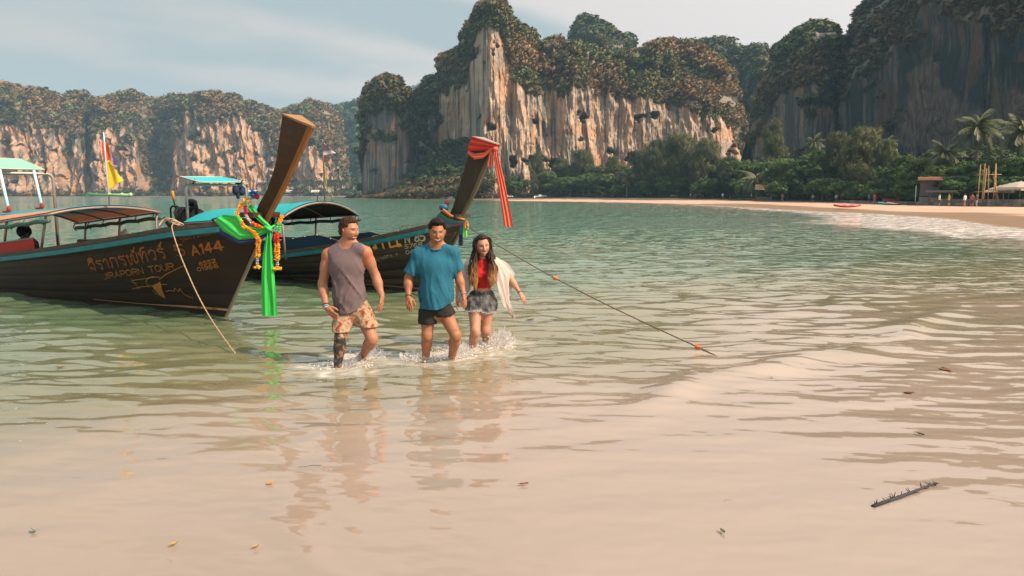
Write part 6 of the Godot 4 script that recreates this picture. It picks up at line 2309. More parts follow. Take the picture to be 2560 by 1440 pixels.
	# anchor line with its knots
	var r2 := thing("anchor_rope", "long taut rope running from the far bow down to the water at the right", "rope", boat_pos(b2, Vector3(1.30, 1.34, 0.03)))
	var p0 := r2.position
	var p1 := ground_px(1806, 889)
	p1.y = -0.03
	var rpt := PackedVector3Array()
	for i in 17:
		var q := i / 16.0
		rpt.append(Vector3(0, -0.10 * sin(PI * q), 0) + Vector3.ZERO.lerp(p1 - p0, q))
	var tail := ground_px(1885, 906)
	tail.y = -0.04
	rpt.append(tail - p0)
	part("rope", rope_tube(rpt, 0.009, mat(0.17, 0.12, 0.07, 0.9)), r2)
	for e: Array in [[0.115, "knot", mat(0.16, 0.10, 0.05, 0.9), 0.04], [0.135, "knot", mat(0.35, 0.20, 0.08, 0.9), 0.042], [0.455, "orange_marker", mat(0.62, 0.18, 0.03, 0.7), 0.045], [0.935, "orange_marker", mat(0.62, 0.14, 0.02, 0.7), 0.036]]:
		var q: float = e[0]
		m = MB.new()
		m.flat()
		var c := Vector3(0, -0.10 * sin(PI * q), 0) + (p1 - p0) * q
		for i in 26:
			var d := Vector3(rng.randfn(), rng.randfn() * 0.6, rng.randfn() * 0.6).normalized()
			var sd: Vector3 = d.cross(Vector3(rng.randfn(), rng.randfn(), rng.randfn())).normalized() * e[3] * 0.35
			m.tri(c - sd, c + d * e[3] * rng.randf_range(0.8, 1.4), c + sd)
		m.round_()
		m.ball(c, Vector3(e[3], e[3] * 0.7, e[3] * 0.7), 9, 6)
		part(e[1], m.done(e[2]), r2)


# ---------------------------------------------------------------- bodies: a distance field meshed with surface nets

class Sdf:
	var cell := 0.012
	var lo := Vector3.ZERO
	var nx := 0
	var ny := 0
	var nz := 0
	var g := PackedFloat32Array()

	func setup(a: Vector3, b: Vector3, c: float) -> void:
		lo = a
		cell = c
		nx = int((b.x - a.x) / c) + 2
		ny = int((b.y - a.y) / c) + 2
		nz = int((b.z - a.z) / c) + 2
		g.resize(nx * ny * nz)
		g.fill(0.5)

	func _range(mn: Vector3, mx: Vector3) -> Array:
		return [clampi(int((mn.x - lo.x) / cell), 0, nx - 1), clampi(int((mx.x - lo.x) / cell) + 1, 0, nx - 1),
			clampi(int((mn.y - lo.y) / cell), 0, ny - 1), clampi(int((mx.y - lo.y) / cell) + 1, 0, ny - 1),
			clampi(int((mn.z - lo.z) / cell), 0, nz - 1), clampi(int((mx.z - lo.z) / cell) + 1, 0, nz - 1)]

	func cap(a: Vector3, b: Vector3, ra: float, rb: float, k: float, ax := Vector3.ZERO, fl := 1.0, minus := false) -> void:
		# a tapered capsule, thinner by fl along ax
		var r := maxf(ra, rb) + k + cell * 2.0
		var w := _range(Vector3(minf(a.x, b.x), minf(a.y, b.y), minf(a.z, b.z)) - Vector3(r, r, r), Vector3(maxf(a.x, b.x), maxf(a.y, b.y), maxf(a.z, b.z)) + Vector3(r, r, r))
		var ba := b - a
		if fl != 1.0:
			ba += ax * (ba.dot(ax) * (fl - 1.0))
		var l2 := maxf(ba.length_squared(), 1e-8)
		for iz in range(w[4], w[5] + 1):
			for iy in range(w[2], w[3] + 1):
				var at := (iz * ny + iy) * nx
				for ix in range(w[0], w[1] + 1):
					var q := Vector3(lo.x + ix * cell - a.x, lo.y + iy * cell - a.y, lo.z + iz * cell - a.z)
					if fl != 1.0:
						q += ax * (q.dot(ax) * (fl - 1.0))
					var h := clampf(q.dot(ba) / l2, 0.0, 1.0)
					var d := (q - ba * h).length() - (ra + (rb - ra) * h)
					var o := g[at + ix]
					if minus:
						g[at + ix] = maxf(o, -d)
					else:
						var e := maxf(k - absf(o - d), 0.0) / k
						g[at + ix] = minf(o, d) - e * e * k * 0.25

	func ell(c: Vector3, r: Vector3, basis: Basis, k: float) -> void:
		var m := maxf(r.x, maxf(r.y, r.z)) + k + cell * 2.0
		var w := _range(c - Vector3(m, m, m), c + Vector3(m, m, m))
		var inv := basis.inverse()
		var least := minf(r.x, minf(r.y, r.z))
		for iz in range(w[4], w[5] + 1):
			for iy in range(w[2], w[3] + 1):
				var at := (iz * ny + iy) * nx
				for ix in range(w[0], w[1] + 1):
					var q := inv * Vector3(lo.x + ix * cell - c.x, lo.y + iy * cell - c.y, lo.z + iz * cell - c.z)
					var k0 := (q / r).length()
					var k1 := (q / (r * r)).length()
					var d := k0 * (k0 - 1.0) / k1 if k1 > 1e-6 else -least
					var o := g[at + ix]
					var e := maxf(k - absf(o - d), 0.0) / k
					g[at + ix] = minf(o, d) - e * e * k * 0.25

	func rough(n: FastNoiseLite, f: float, amp: float, fy := -1.0) -> void:
		if fy < 0.0:
			fy = f
		for iz in nz:
			for iy in ny:
				var at := (iz * ny + iy) * nx
				for ix in nx:
					if absf(g[at + ix]) < amp * 1.5 + cell * 6.0:
						g[at + ix] += amp * n.get_noise_3d((lo.x + ix * cell) * f, (lo.y + iy * cell) * fy, (lo.z + iz * cell) * f)

	func folds(amp: float, fn: Callable) -> void:
		for iz in nz:
			for iy in ny:
				var at := (iz * ny + iy) * nx
				for ix in nx:
					if absf(g[at + ix]) < amp * 1.5 + cell * 6.0:
						g[at + ix] += amp * fn.call(Vector3(lo.x + ix * cell, lo.y + iy * cell, lo.z + iz * cell))

	func cut(fn: Callable) -> void:
		# keeps what lies where fn is negative; fn is asked per column (x, z) for a height when it returns y limits
		for iz in nz:
			for iy in ny:
				var at := (iz * ny + iy) * nx
				for ix in nx:
					if g[at + ix] < cell * 6.0:
						g[at + ix] = maxf(g[at + ix], fn.call(Vector3(lo.x + ix * cell, lo.y + iy * cell, lo.z + iz * cell)))

	func mesh(paint: Callable) -> Array:
		var id := PackedInt32Array()
		id.resize(nx * ny * nz)
		id.fill(-1)
		var v := PackedVector3Array()
		var ix := PackedInt32Array()
		var sy := nx
		var sz := nx * ny
		var off := [0, 1, sy, sy + 1, sz, sz + 1, sz + sy, sz + sy + 1]
		var edges := [[0, 1], [2, 3], [4, 5], [6, 7], [0, 2], [1, 3], [4, 6], [5, 7], [0, 4], [1, 5], [2, 6], [3, 7]]
		for z in nz - 1:
			for y in ny - 1:
				var at := z * sz + y * sy
				for x in nx - 1:
					var i := at + x
					var a := g[i]
					if absf(a) > cell * 5.0:
						continue
					var inn := a < 0.0
					if (g[i + 1] < 0.0) == inn and (g[i + sy] < 0.0) == inn and (g[i + sy + 1] < 0.0) == inn and (g[i + sz] < 0.0) == inn and (g[i + sz + 1] < 0.0) == inn and (g[i + sz + sy] < 0.0) == inn and (g[i + sz + sy + 1] < 0.0) == inn:
						continue
					var p := Vector3.ZERO
					var n := 0
					for e: Array in edges:
						var g0 := g[i + off[e[0]]]
						var g1 := g[i + off[e[1]]]
						if (g0 < 0.0) != (g1 < 0.0):
							var t := g0 / (g0 - g1)
							var c0: int = e[0]
							var c1: int = e[1]
							p += Vector3(lerpf(c0 & 1, c1 & 1, t), lerpf((c0 >> 1) & 1, (c1 >> 1) & 1, t), lerpf(c0 >> 2, c1 >> 2, t))
							n += 1
					id[i] = v.size()
					v.append(lo + (Vector3(x, y, z) + p / n) * cell)
		for z in range(1, nz - 1):
			for y in range(1, ny - 1):
				var at := z * sz + y * sy
				for x in range(1, nx - 1):
					var i := at + x
					if id[i] < 0:
						continue
					var inn := g[i] < 0.0
					for axis in 3:
						var s: int = [1, sy, sz][axis]
						if (g[i + s] < 0.0) == inn:
							continue
						var u: int = [sy, sz, 1][axis]
						var w: int = [sz, 1, sy][axis]
						var q0 := id[i - u - w]
						var q1 := id[i - w]
						var q2 := id[i]
						var q3 := id[i - u]
						if q0 < 0 or q1 < 0 or q3 < 0:
							continue
						if inn:
							ix.append_array([q0, q2, q1, q0, q3, q2])
						else:
							ix.append_array([q0, q1, q2, q0, q2, q3])
		var nn := PackedVector3Array()
		nn.resize(v.size())
		for t in range(0, ix.size(), 3):
			var n := (v[ix[t + 2]] - v[ix[t]]).cross(v[ix[t + 1]] - v[ix[t]])
			nn[ix[t]] += n
			nn[ix[t + 1]] += n
			nn[ix[t + 2]] += n
		var c := PackedColorArray()
		c.resize(v.size())
		for i in v.size():
			nn[i] = nn[i].normalized()
			c[i] = paint.call(v[i], nn[i])
		return [v, nn, c, ix]


func hair_mat() -> StandardMaterial3D:
	var m := vmat("hair", 0.55)
	m.metallic_specular = 0.3
	return m


func join(parts: Array) -> Array:
	var v := PackedVector3Array()
	var n := PackedVector3Array()
	var c := PackedColorArray()
	var ix := PackedInt32Array()
	for p: Array in parts:
		var k := v.size()
		v.append_array(p[0])
		n.append_array(p[1])
		c.append_array(p[2])
		for i: int in p[3]:
			ix.append(i + k)
	return [v, n, c, ix]


func gs(x: float, y: float, cx: float, cy: float, sx: float, sy: float) -> float:
	var a := (x - cx) / sx
	var b := (y - cy) / sy
	return exp(-(a * a + b * b))


# a head, chin to crown 0.236 m, looking along +z
func head(xf: Transform3D, o: Dictionary) -> Array:
	var nu := 100
	var nv := 84
	var v := PackedVector3Array()
	var c := PackedColorArray()
	var ix := PackedInt32Array()
	var skin: Color = o.skin
	var lip: Color = o.get("lip", skin * Color(1.0, 0.60, 0.56))
	var fem: float = o.get("fem", 0.0)
	for j in nv + 1:
		var th := PI * j / nv
		for i in nu:
			var ph := TAU * i / nu
			var d := Vector3(sin(th) * sin(ph), cos(th), sin(th) * cos(ph))
			var p := Vector3(d.x * 0.0755, d.y * 0.118, d.z * (0.093 if d.z > 0.0 else 0.101))
			var low := smoothstep(0.0, -0.11, p.y)
			p.x *= 1.0 - (0.26 + 0.06 * fem) * low * low - 0.05 * smoothstep(0.04, 0.11, p.y)
			if p.z < 0.0:
				p.z *= 1.0 - 0.42 * low
			else:
				p.z *= 1.0 - 0.02 * low
			# a squarer jaw and a flatter face than an egg
			var jaw := gs(absf(p.x), p.y, 0.048, -0.078, 0.022, 0.03) * (1.0 if p.z > -0.02 else 0.3)
			p += Vector3(signf(p.x) * 0.006, -0.002, 0.004) * jaw * (1.0 - 0.7 * fem)
			var front := smoothstep(0.015, 0.06, p.z)
			var x := p.x
			var y := p.y
			var ax := absf(x)
			var dz := 0.0
			dz += 0.026 * gs(ax, y, 0.0, -0.034, 0.0125, 0.017) + 0.012 * gs(ax, y, 0.0, -0.006, 0.0085, 0.026)
			dz += 0.007 * gs(ax, y, 0.013, -0.040, 0.008, 0.008)
			dz -= 0.011 * gs(ax, y, 0.031, 0.004, 0.017, 0.011)
			dz += 0.006 * gs(ax, y, 0.030, 0.026, 0.026, 0.010) * (1.0 - 0.6 * fem)
			dz += 0.006 * gs(ax, y, 0.031, 0.004, 0.011, 0.006)
			dz += 0.008 * gs(ax, y, 0.043, -0.026, 0.017, 0.017)
			var my: float = -0.066 + ax * ax * 5.0 * o.get("smile", 1.0)
			dz += 0.007 * gs(ax, y, 0.0, my + 0.008, 0.023, 0.006) + 0.008 * gs(ax, y, 0.0, my - 0.011, 0.019, 0.006)
			dz -= 0.006 * gs(ax, y, 0.0, my - 0.022, 0.026, 0.006)
			dz += 0.011 * gs(ax, y, 0.0, -0.105, 0.021, 0.014)
			p.z += dz * front
			v.append(p)
			var col := skin
			if front > 0.2:
				col = col.lerp(skin * Color(1.02, 0.80, 0.76), 0.5 * gs(ax, y, 0.045, -0.03, 0.02, 0.02) + 0.4 * gs(ax, y, 0.0, -0.036, 0.014, 0.012))
				if o.get("stubble", 0.0) > 0.0:
					var bd := smoothstep(-0.045, -0.062, y) * smoothstep(0.075, 0.05, ax) + 0.6 * gs(ax, y, 0.0, -0.052, 0.022, 0.005)
					col = col.lerp(Color(0.06, 0.035, 0.022), clampf(bd, 0, 1) * o.stubble)
				var brow := exp(-pow((y - 0.0245 + absf(ax - 0.033) * 0.14) / 0.0042, 2.0)) * smoothstep(0.010, 0.016, ax) * smoothstep(0.056, 0.050, ax)
				col = col.lerp(o.hair, clampf(brow * 1.1, 0, 1) * 0.7)
				var eye := pow((ax - 0.031) / 0.0145, 2.0) + pow((y - 0.005) / o.get("eye", 0.0058), 2.0)
				if eye < 1.45:
					col = col.lerp(Color(0.03, 0.018, 0.012), 0.85)
				if eye < 0.9:
					col = Color(0.26, 0.19, 0.155)
					if pow((ax - 0.0305) / 0.0068, 2.0) + pow((y - 0.005) / 0.0075, 2.0) < 1.0:
						col = Color(0.03, 0.018, 0.010)
				var m1 := pow(ax / 0.033, 2.0) + pow((y - my + 0.001) / 0.0135, 2.0)
				if m1 < 1.0:
					col = lip
				var m2 := pow(ax / 0.0285, 2.0) + pow((y - my) / 0.0060, 2.0)
				if m2 < 1.0:
					col = Color(0.80, 0.74, 0.68)
				col = col.lerp(Color(0.10, 0.03, 0.02), 0.7 * gs(ax, y, 0.0075, -0.0455, 0.0045, 0.003))
			c.append(Color(col.r, col.g, col.b, 1.0))
	for j in nv:
		for i in nu:
			var i1 := (i + 1) % nu
			var a := j * nu + i
			var b := j * nu + i1
			var e := (j + 1) * nu + i1
			var f := (j + 1) * nu + i
			ix.append_array([a, e, b, a, f, e])
	# ears
	for s: float in [-1.0, 1.0]:
		var k := v.size()
		for j in 9:
			for i in 12:
				var d := Vector3(sin(PI * j / 8.0) * cos(TAU * i / 12.0), cos(PI * j / 8.0), sin(PI * j / 8.0) * sin(TAU * i / 12.0))
				var e := Vector3(d.x * 0.009 * (1.0 + 0.6 * d.y), d.y * 0.031, d.z * 0.018)
				e = Basis(Vector3.UP, s * 0.45) * Basis(Vector3.RIGHT, -0.15) * e
				v.append(e + Vector3(s * 0.0765, 0.001, -0.008))
				var dark: float = gs(d.y, d.z, 0.0, 0.1, 0.5, 0.5) if d.x * s > 0.3 else 0.0
				var ec := (skin * Color(1.05, 0.78, 0.72)).lerp(skin * 0.5, dark * 0.5)
				c.append(Color(ec.r, ec.g, ec.b, 1.0))
		for j in 8:
			for i in 12:
				var i1 := (i + 1) % 12
				ix.append_array([k + j * 12 + i, k + (j + 1) * 12 + i1, k + j * 12 + i1, k + j * 12 + i, k + (j + 1) * 12 + i, k + (j + 1) * 12 + i1])
	return placed(v, c, ix, xf)


func placed(v: PackedVector3Array, c: PackedColorArray, ix: PackedInt32Array, xf: Transform3D) -> Array:
	for i in v.size():
		v[i] = xf * v[i]
	var nn := PackedVector3Array()
	nn.resize(v.size())
	for t in range(0, ix.size(), 3):
		var n := (v[ix[t + 2]] - v[ix[t]]).cross(v[ix[t + 1]] - v[ix[t]])
		nn[ix[t]] += n
		nn[ix[t + 1]] += n
		nn[ix[t + 2]] += n
	for i in nn.size():
		nn[i] = nn[i].normalized()
	return [v, nn, c, ix]


# a cap of hair round that head
func hair_cap(xf: Transform3D, o: Dictionary) -> Array:
	var nu := 110
	var nv := 70
	var v := PackedVector3Array()
	var c := PackedColorArray()
	var ix := PackedInt32Array()
	var thick: float = o.thick
	var curl: float = o.curl
	for j in nv + 1:
		var th := PI * j / nv
		for i in nu:
			var ph := TAU * i / nu
			var d := Vector3(sin(th) * sin(ph), cos(th), sin(th) * cos(ph))
			var p := Vector3(d.x * 0.0755, d.y * 0.118, d.z * (0.093 if d.z > 0.0 else 0.101))
			var back := smoothstep(0.02, -0.035, p.z)
			var line := lerpf(o.front, o.nape, back)
			if absf(p.x) > 0.045:
				line = lerpf(line, lerpf(0.028, o.nape, smoothstep(0.01, -0.05, p.z)), smoothstep(0.045, 0.068, absf(p.x)) * (1.0 - back * 0.7))
			line += 0.006 * n_a.get_noise_3d(d.x * 9.0, d.y * 9.0, d.z * 9.0)
			var on := smoothstep(line - 0.006, line + 0.016, p.y)
			var n := n_a.get_noise_3d(d.x * o.freq, d.y * o.freq, d.z * o.freq) + 0.5 * n_a.get_noise_3d(d.x * o.freq * 2.1 + 5.0, d.y * o.freq * 2.1, d.z * o.freq * 2.1)
			var top := smoothstep(0.0, 0.10, p.y)
			var t: float = lerpf(-0.016, (thick * lerpf(o.get("side", 0.45), 1.0, top)) + curl * n, on)
			p += Vector3(d.x, d.y * 0.9, d.z) * t + Vector3(0, 0, o.get("sweep", 0.0)) * top * on * smoothstep(-0.02, 0.08, p.z)
			v.append(p)
			var k := clampf(1.0 + 0.55 * n, 0.4, 1.8)
			var col: Color = o.hair * k
			c.append(Color(col.r, col.g, col.b, 1.0))
	for j in nv:
		for i in nu:
			var i1 := (i + 1) % nu
			ix.append_array([j * nu + i, (j + 1) * nu + i1, j * nu + i1, j * nu + i, (j + 1) * nu + i, (j + 1) * nu + i1])
	return placed(v, c, ix, xf)


# a relaxed hand: wrist, direction of the fingers, direction the palm faces, +1 when the thumb lies along dir x palm
func hand(wrist: Vector3, dir: Vector3, palm: Vector3, thumb: float, size: float, curl: float, skin: Color) -> Array:
	var d := dir.normalized()
	var n := (palm - d * palm.dot(d)).normalized()
	var s := d.cross(n).normalized() * thumb
	var f := Sdf.new()
	var r := size * 1.25
	f.setup(wrist - Vector3(r, r, r) * 0.95, wrist + Vector3(r, r, r) * 0.95, 0.0042 * size / 0.185)
	var u := size / 0.185
	f.cap(wrist - d * 0.035 * u, wrist + d * 0.012 * u, 0.026 * u, 0.025 * u, 0.02, n, 1.25)
	f.cap(wrist + d * 0.015 * u + s * 0.008 * u, wrist + (d * 0.075 + s * 0.022) * u, 0.021 * u, 0.019 * u, 0.018, n, 1.35)
	f.cap(wrist + d * 0.015 * u - s * 0.008 * u, wrist + (d * 0.070 - s * 0.022) * u, 0.021 * u, 0.018 * u, 0.018, n, 1.35)
	for k in 4:
		var at: Vector3 = wrist + (d * [0.088, 0.093, 0.088, 0.078][k] + s * [0.029, 0.0095, -0.0095, -0.028][k]) * u
		var l: float = [0.070, 0.078, 0.072, 0.056][k] * u
		var a: float = curl * [0.75, 0.95, 1.1, 1.25][k]
		var fan: float = [0.10, 0.02, -0.05, -0.13][k]
		var dd := (d + s * fan).normalized()
		var rr: float = [0.0088, 0.0092, 0.0088, 0.0078][k] * u
		for seg in 3:
			var ang: float = a * [0.5, 1.05, 1.5][seg]
			var e: Vector3 = at + (dd * cos(ang) + n * sin(ang)) * l * [0.45, 0.32, 0.23][seg]
			f.cap(at, e, rr, rr * 0.92, 0.004 * u)
			at = e
			rr *= 0.93
	var t0 := wrist + (d * 0.022 + s * 0.024 + n * 0.008) * u
	var t1 := t0 + (d * 0.030 + s * 0.024 + n * 0.014) * u
	var t2 := t1 + (d * 0.030 + s * 0.008 + n * 0.010) * u
	var t3 := t2 + (d * 0.024 - s * 0.002 + n * 0.008) * u
	f.cap(t0, t1, 0.016 * u, 0.0125 * u, 0.012)
	f.cap(t1, t2, 0.0118 * u, 0.0105 * u, 0.004)
	f.cap(t2, t3, 0.0102 * u, 0.0085 * u, 0.004)
	return f.mesh(func(p: Vector3, _n: Vector3) -> Color:
		var k := clampf((p - wrist).dot(d) / (size * 0.9), 0, 1)
		var col := skin.lerp(skin * Color(1.06, 0.80, 0.74), k * 0.6)
		return Color(col.r, col.g, col.b, 1.0))


func skin_mat() -> StandardMaterial3D:
	var m := vmat("skin", 0.58)
	m.subsurf_scatter_enabled = true
	m.subsurf_scatter_strength = 0.12
	return m


func bracelet(t: Node3D, called: String, at: Vector3, axis: Vector3, r: float, w: float, m: Material) -> void:
	var b := MB.new()
	var a := axis.normalized()
	var u := a.cross(Vector3.UP if absf(a.y) < 0.9 else Vector3.RIGHT).normalized()
	var q := a.cross(u)
	var pts := PackedVector3Array()
	for i in 21:
		var an := TAU * i / 20.0
		pts.append(at + u * cos(an) * r + q * sin(an) * r)
	b.tube(pts, PackedFloat32Array([w]), 6, false)
	part(called, b.done(m), t)


func make_people() -> void:
	man_in_grey()
	man_in_blue()
	woman_in_red()


func crease(x: float, y: float, z: float) -> float:
	# thin raised folds along the lines where the noise passes zero
	return pow(1.0 - minf(1.0, absf(n_a.get_noise_3d(x, y, z)) * 1.7), 2.2)


func man_in_grey() -> void:
	var base := ground_px(868, 905)
	base.y = -0.14
	var J := func(px: float, py: float, depth: float) -> Vector3: return at_px(px, py, depth) - base
	var t := thing("person", "curly haired man in a grey sleeveless top with one tattooed leg", "person", base, 0.0)
	var D := 8.12
	var skin := Color(0.355, 0.160, 0.092)
	var Z := Vector3(0, 0, 1)
	var neck: Vector3 = J.call(868, 612, D)
	var hd: Vector3 = J.call(873, 575, D)
	var shr: Vector3 = J.call(821, 637, D + 0.02)
	var shl: Vector3 = J.call(914, 632, D - 0.03)
	var elr: Vector3 = J.call(806, 710, D + 0.05)
	var wrr: Vector3 = J.call(816, 769, D - 0.12)
	var ell_: Vector3 = J.call(939, 690, D + 0.06)
	var wrl: Vector3 = J.call(955, 742, D - 0.02)
	var chest: Vector3 = J.call(868, 668, D)
	var waist: Vector3 = J.call(874, 738, D)
	var hips: Vector3 = J.call(882, 784, D)
	var hipr: Vector3 = J.call(860, 790, D - 0.02)
	var hipl: Vector3 = J.call(908, 786, D)
	var knr: Vector3 = J.call(851, 846, D - 0.17)
	var anr: Vector3 = J.call(843, 925, D - 0.13)
	var knl: Vector3 = J.call(930, 846, D - 0.10)
	var anl: Vector3 = J.call(907, 888, D + 0.36)
	var s := Sdf.new()
	s.setup(Vector3(-0.55, -0.06, -0.55), Vector3(0.60, 1.78, 0.50), 0.0115)
	# torso, neck
	s.cap(shr, shl, 0.068, 0.068, 0.05, Z, 1.1)
	s.cap(chest + Vector3(-0.055, 0.03, 0.02), chest + Vector3(0.06, 0.03, 0.02), 0.125, 0.125, 0.06, Z, 1.25)
	s.cap(chest, waist, 0.150, 0.128, 0.06, Z, 1.3)
	s.cap(waist, hips, 0.130, 0.140, 0.06, Z, 1.25)
	s.cap(neck + Vector3(-0.01, -0.04, -0.02), hd + Vector3(-0.005, -0.08, -0.01), 0.068, 0.062, 0.04)
	s.cap(shr.lerp(neck, 0.25) + Vector3(0, 0.02, 0), neck + Vector3(-0.02, 0.05, -0.02), 0.045, 0.045, 0.05)
	s.cap(shl.lerp(neck, 0.25) + Vector3(0, 0.02, 0), neck + Vector3(0.02, 0.05, -0.02), 0.045, 0.045, 0.05)
	# arms: deltoid, biceps, forearm
	for e: Array in [[shr, elr, wrr], [shl, ell_, wrl]]:
		s.cap(e[0], e[0].lerp(e[1], 0.45), 0.066, 0.058, 0.03)
		s.cap(e[0].lerp(e[1], 0.35), e[1], 0.060, 0.046, 0.03)
		s.cap(e[1], e[1].lerp(e[2], 0.35), 0.047, 0.050, 0.03)
		s.cap(e[1].lerp(e[2], 0.3), e[2], 0.050, 0.029, 0.03)
	# legs
	for e: Array in [[hipr, knr, anr], [hipl, knl, anl]]:
		s.cap(e[0], e[1], 0.098, 0.064, 0.04)
		s.cap(e[1], e[1].lerp(e[2], 0.35), 0.060, 0.062, 0.03)
		s.cap(e[1].lerp(e[2], 0.25) + Vector3(0, 0, -0.02), e[2], 0.062, 0.042, 0.03)
		s.cap(e[1] + Vector3(0, 0.01, 0.02), e[1] + Vector3(0, -0.02, 0.02), 0.052, 0.05, 0.03)
	s.cap(anr + Vector3(0, -0.04, -0.02), anr + Vector3(-0.01, -0.09, 0.14), 0.045, 0.035, 0.03, Vector3.UP, 1.1)
	s.cap(anl + Vector3(0, -0.03, -0.03), anl + Vector3(0.0, -0.10, 0.10), 0.045, 0.035, 0.03)
	s.cap(anl + Vector3(0, -0.02, 0), anl + Vector3(-0.02, 0.0, -0.06), 0.042, 0.032, 0.03)
	var ink := n_a
	var body := s.mesh(func(p: Vector3, _n: Vector3) -> Color:
		var col := skin
		if p.x < hips.x - 0.02 + (p.y - 0.8) * 0.05 and p.y < 0.72 and p.z > -0.15:
			var k: float = ink.get_noise_3d(p.x * 16.0, p.y * 12.0, p.z * 16.0) + 0.6 * ink.get_noise_3d(p.x * 38.0 + 9.0, p.y * 30.0, p.z * 38.0)
			col = Color(0.030, 0.028, 0.028).lerp(Color(0.30, 0.16, 0.10), smoothstep(0.10, 0.55, k))
		elif p.y < 0.20 and p.x > hips.x:
			var k: float = ink.get_noise_3d(p.x * 24.0, p.y * 24.0, p.z * 24.0)
			col = skin.lerp(Color(0.05, 0.045, 0.045), smoothstep(0.1, 0.4, k) * 0.8)
		else:
			var dl: float = minf((p - shr).length(), (p - shl).length())
			col = skin.lerp(skin * Color(1.08, 0.78, 0.70), smoothstep(0.16, 0.06, dl) * 0.7)
		return Color(col.r, col.g, col.b, 1.0))
	var hx := Transform3D(Basis(Vector3.UP, 1.02) * Basis(Vector3.RIGHT, 0.02) * Basis(Vector3.BACK, 0.02), hd + Vector3(0, -0.004, 0))
	hx.basis = hx.basis.scaled_local(Vector3(1.14, 1.10, 1.14))
	var o := {"skin": skin, "hair": Color(0.050, 0.026, 0.015), "stubble": 0.35, "thick": 0.022, "curl": 0.012, "freq": 10.0, "front": 0.070, "nape": -0.055, "side": 0.35, "eye": 0.0042, "smile": 1.2}
	var hr := hand(wrr, J.call(850, 808, D - 0.22) - wrr, Vector3(0.35, 0.25, -0.9), 1.0, 0.20, 0.38, skin)
	var hl := hand(wrl, J.call(951, 784, D - 0.06) - wrl, Vector3(-1, 0, -0.35), 1.0, 0.19, 0.55, skin)
	var all := join([body, head(hx, o), hr, hl])
	part("body", arr_mesh(all[0], all[1], all[2], all[3], skin_mat()), t)
	var hc := hair_cap(hx, o)
	part("hair", arr_mesh(hc[0], hc[1], hc[2], hc[3], hair_mat()), t)
	# the sleeveless top
	s = Sdf.new()
	s.setup(Vector3(-0.42, 0.55, -0.34), Vector3(0.45, 1.62, 0.36), 0.0105)
	s.cap(shr + Vector3(0.055, 0.022, 0), shl + Vector3(-0.05, 0.022, 0), 0.076, 0.076, 0.05, Z, 1.0)
	s.cap(shr + Vector3(0.03, 0.02, 0), neck + Vector3(-0.035, 0.0, -0.01), 0.066, 0.066, 0.04)
	s.cap(shl + Vector3(-0.03, 0.02, 0), neck + Vector3(0.035, 0.0, -0.01), 0.066, 0.066, 0.04)
	s.cap(chest + Vector3(-0.055, 0.03, 0.02), chest + Vector3(0.06, 0.03, 0.02), 0.142, 0.142, 0.06, Z, 1.2)
	s.cap(chest, waist, 0.174, 0.166, 0.06, Z, 1.15)
	s.cap(waist, J.call(880, 800, D), 0.156, 0.178, 0.06, Z, 1.15)
	s.cap(neck + Vector3(0.0, 0.035, 0.045), hd + Vector3(0, 0.05, 0), 0.075, 0.12, 0.02, Vector3.ZERO, 1.0, true)
	s.cap(shr + Vector3(-0.02, 0.10, 0), shr + Vector3(0.012, -0.10, 0.0), 0.060, 0.055, 0.02, Vector3.ZERO, 1.0, true)
	s.cap(shl + Vector3(0.03, 0.10, 0), shl + Vector3(0.0, -0.10, 0.0), 0.060, 0.052, 0.02, Vector3.ZERO, 1.0, true)
	var na := n_a
	s.folds(0.014, func(p: Vector3) -> float:
		var dn := smoothstep(1.35, 1.05, p.y)
		return 0.25 - (crease(p.x * 6.0 + p.y * 3.4, p.y * 1.5, p.z * 5.0) + 0.6 * crease(p.x * 11.0 - p.y * 6.0, p.y * 2.6 + 9.0, p.z * 9.0)) * (0.20 + 1.1 * dn))
	var y0: float = J.call(845, 798, D - 0.1).y
	var y1: float = J.call(935, 764, D - 0.1).y
	s.cut(func(p: Vector3) -> float: return lerpf(y0, y1, clampf((p.x + 0.12) / 0.40, -0.2, 1.15)) - 0.02 * sin(p.x * 9.0) - p.y)
	var grey := Color(0.125, 0.092, 0.100)
	var top := s.mesh(func(p: Vector3, _n: Vector3) -> Color:
		var k: float = 1.0 + 0.08 * na.get_noise_3d(p.x * 30.0, p.y * 30.0, p.z * 30.0)
		return Color(grey.r * k, grey.g * k, grey.b * k, 1.0))
	part("sleeveless_top", arr_mesh(top[0], top[1], top[2], top[3], vmat("cotton", 0.9)), t)
	# swim shorts with a red print
	s = Sdf.new()
	s.setup(Vector3(-0.36, 0.35, -0.34), Vector3(0.46, 1.02, 0.40), 0.0105)
	s.cap(hips + Vector3(-0.03, 0.06, 0), hips + Vector3(0.03, 0.06, 0), 0.150, 0.150, 0.05, Z, 1.2)
	s.cap(hipr + Vector3(0, -0.01, 0), hipr.lerp(knr, 0.95), 0.118, 0.100, 0.03)
	s.cap(hipl + Vector3(0, -0.01, 0), hipl.lerp(knl, 0.95), 0.122, 0.112, 0.03)
	s.folds(0.010, func(p: Vector3) -> float: return na.get_noise_3d(p.x * 12.0 + 3.0, p.y * 9.0, p.z * 10.0) + 0.5 * na.get_noise_3d(p.x * 26.0, p.y * 18.0 + p.x * 20.0, p.z * 20.0))
	var hemr: float = J.call(848, 828, D - 0.1).y
	var heml: float = J.call(920, 818, D - 0.1).y
	s.cut(func(p: Vector3) -> float: return (hemr if p.x < hips.x else heml) - p.y)
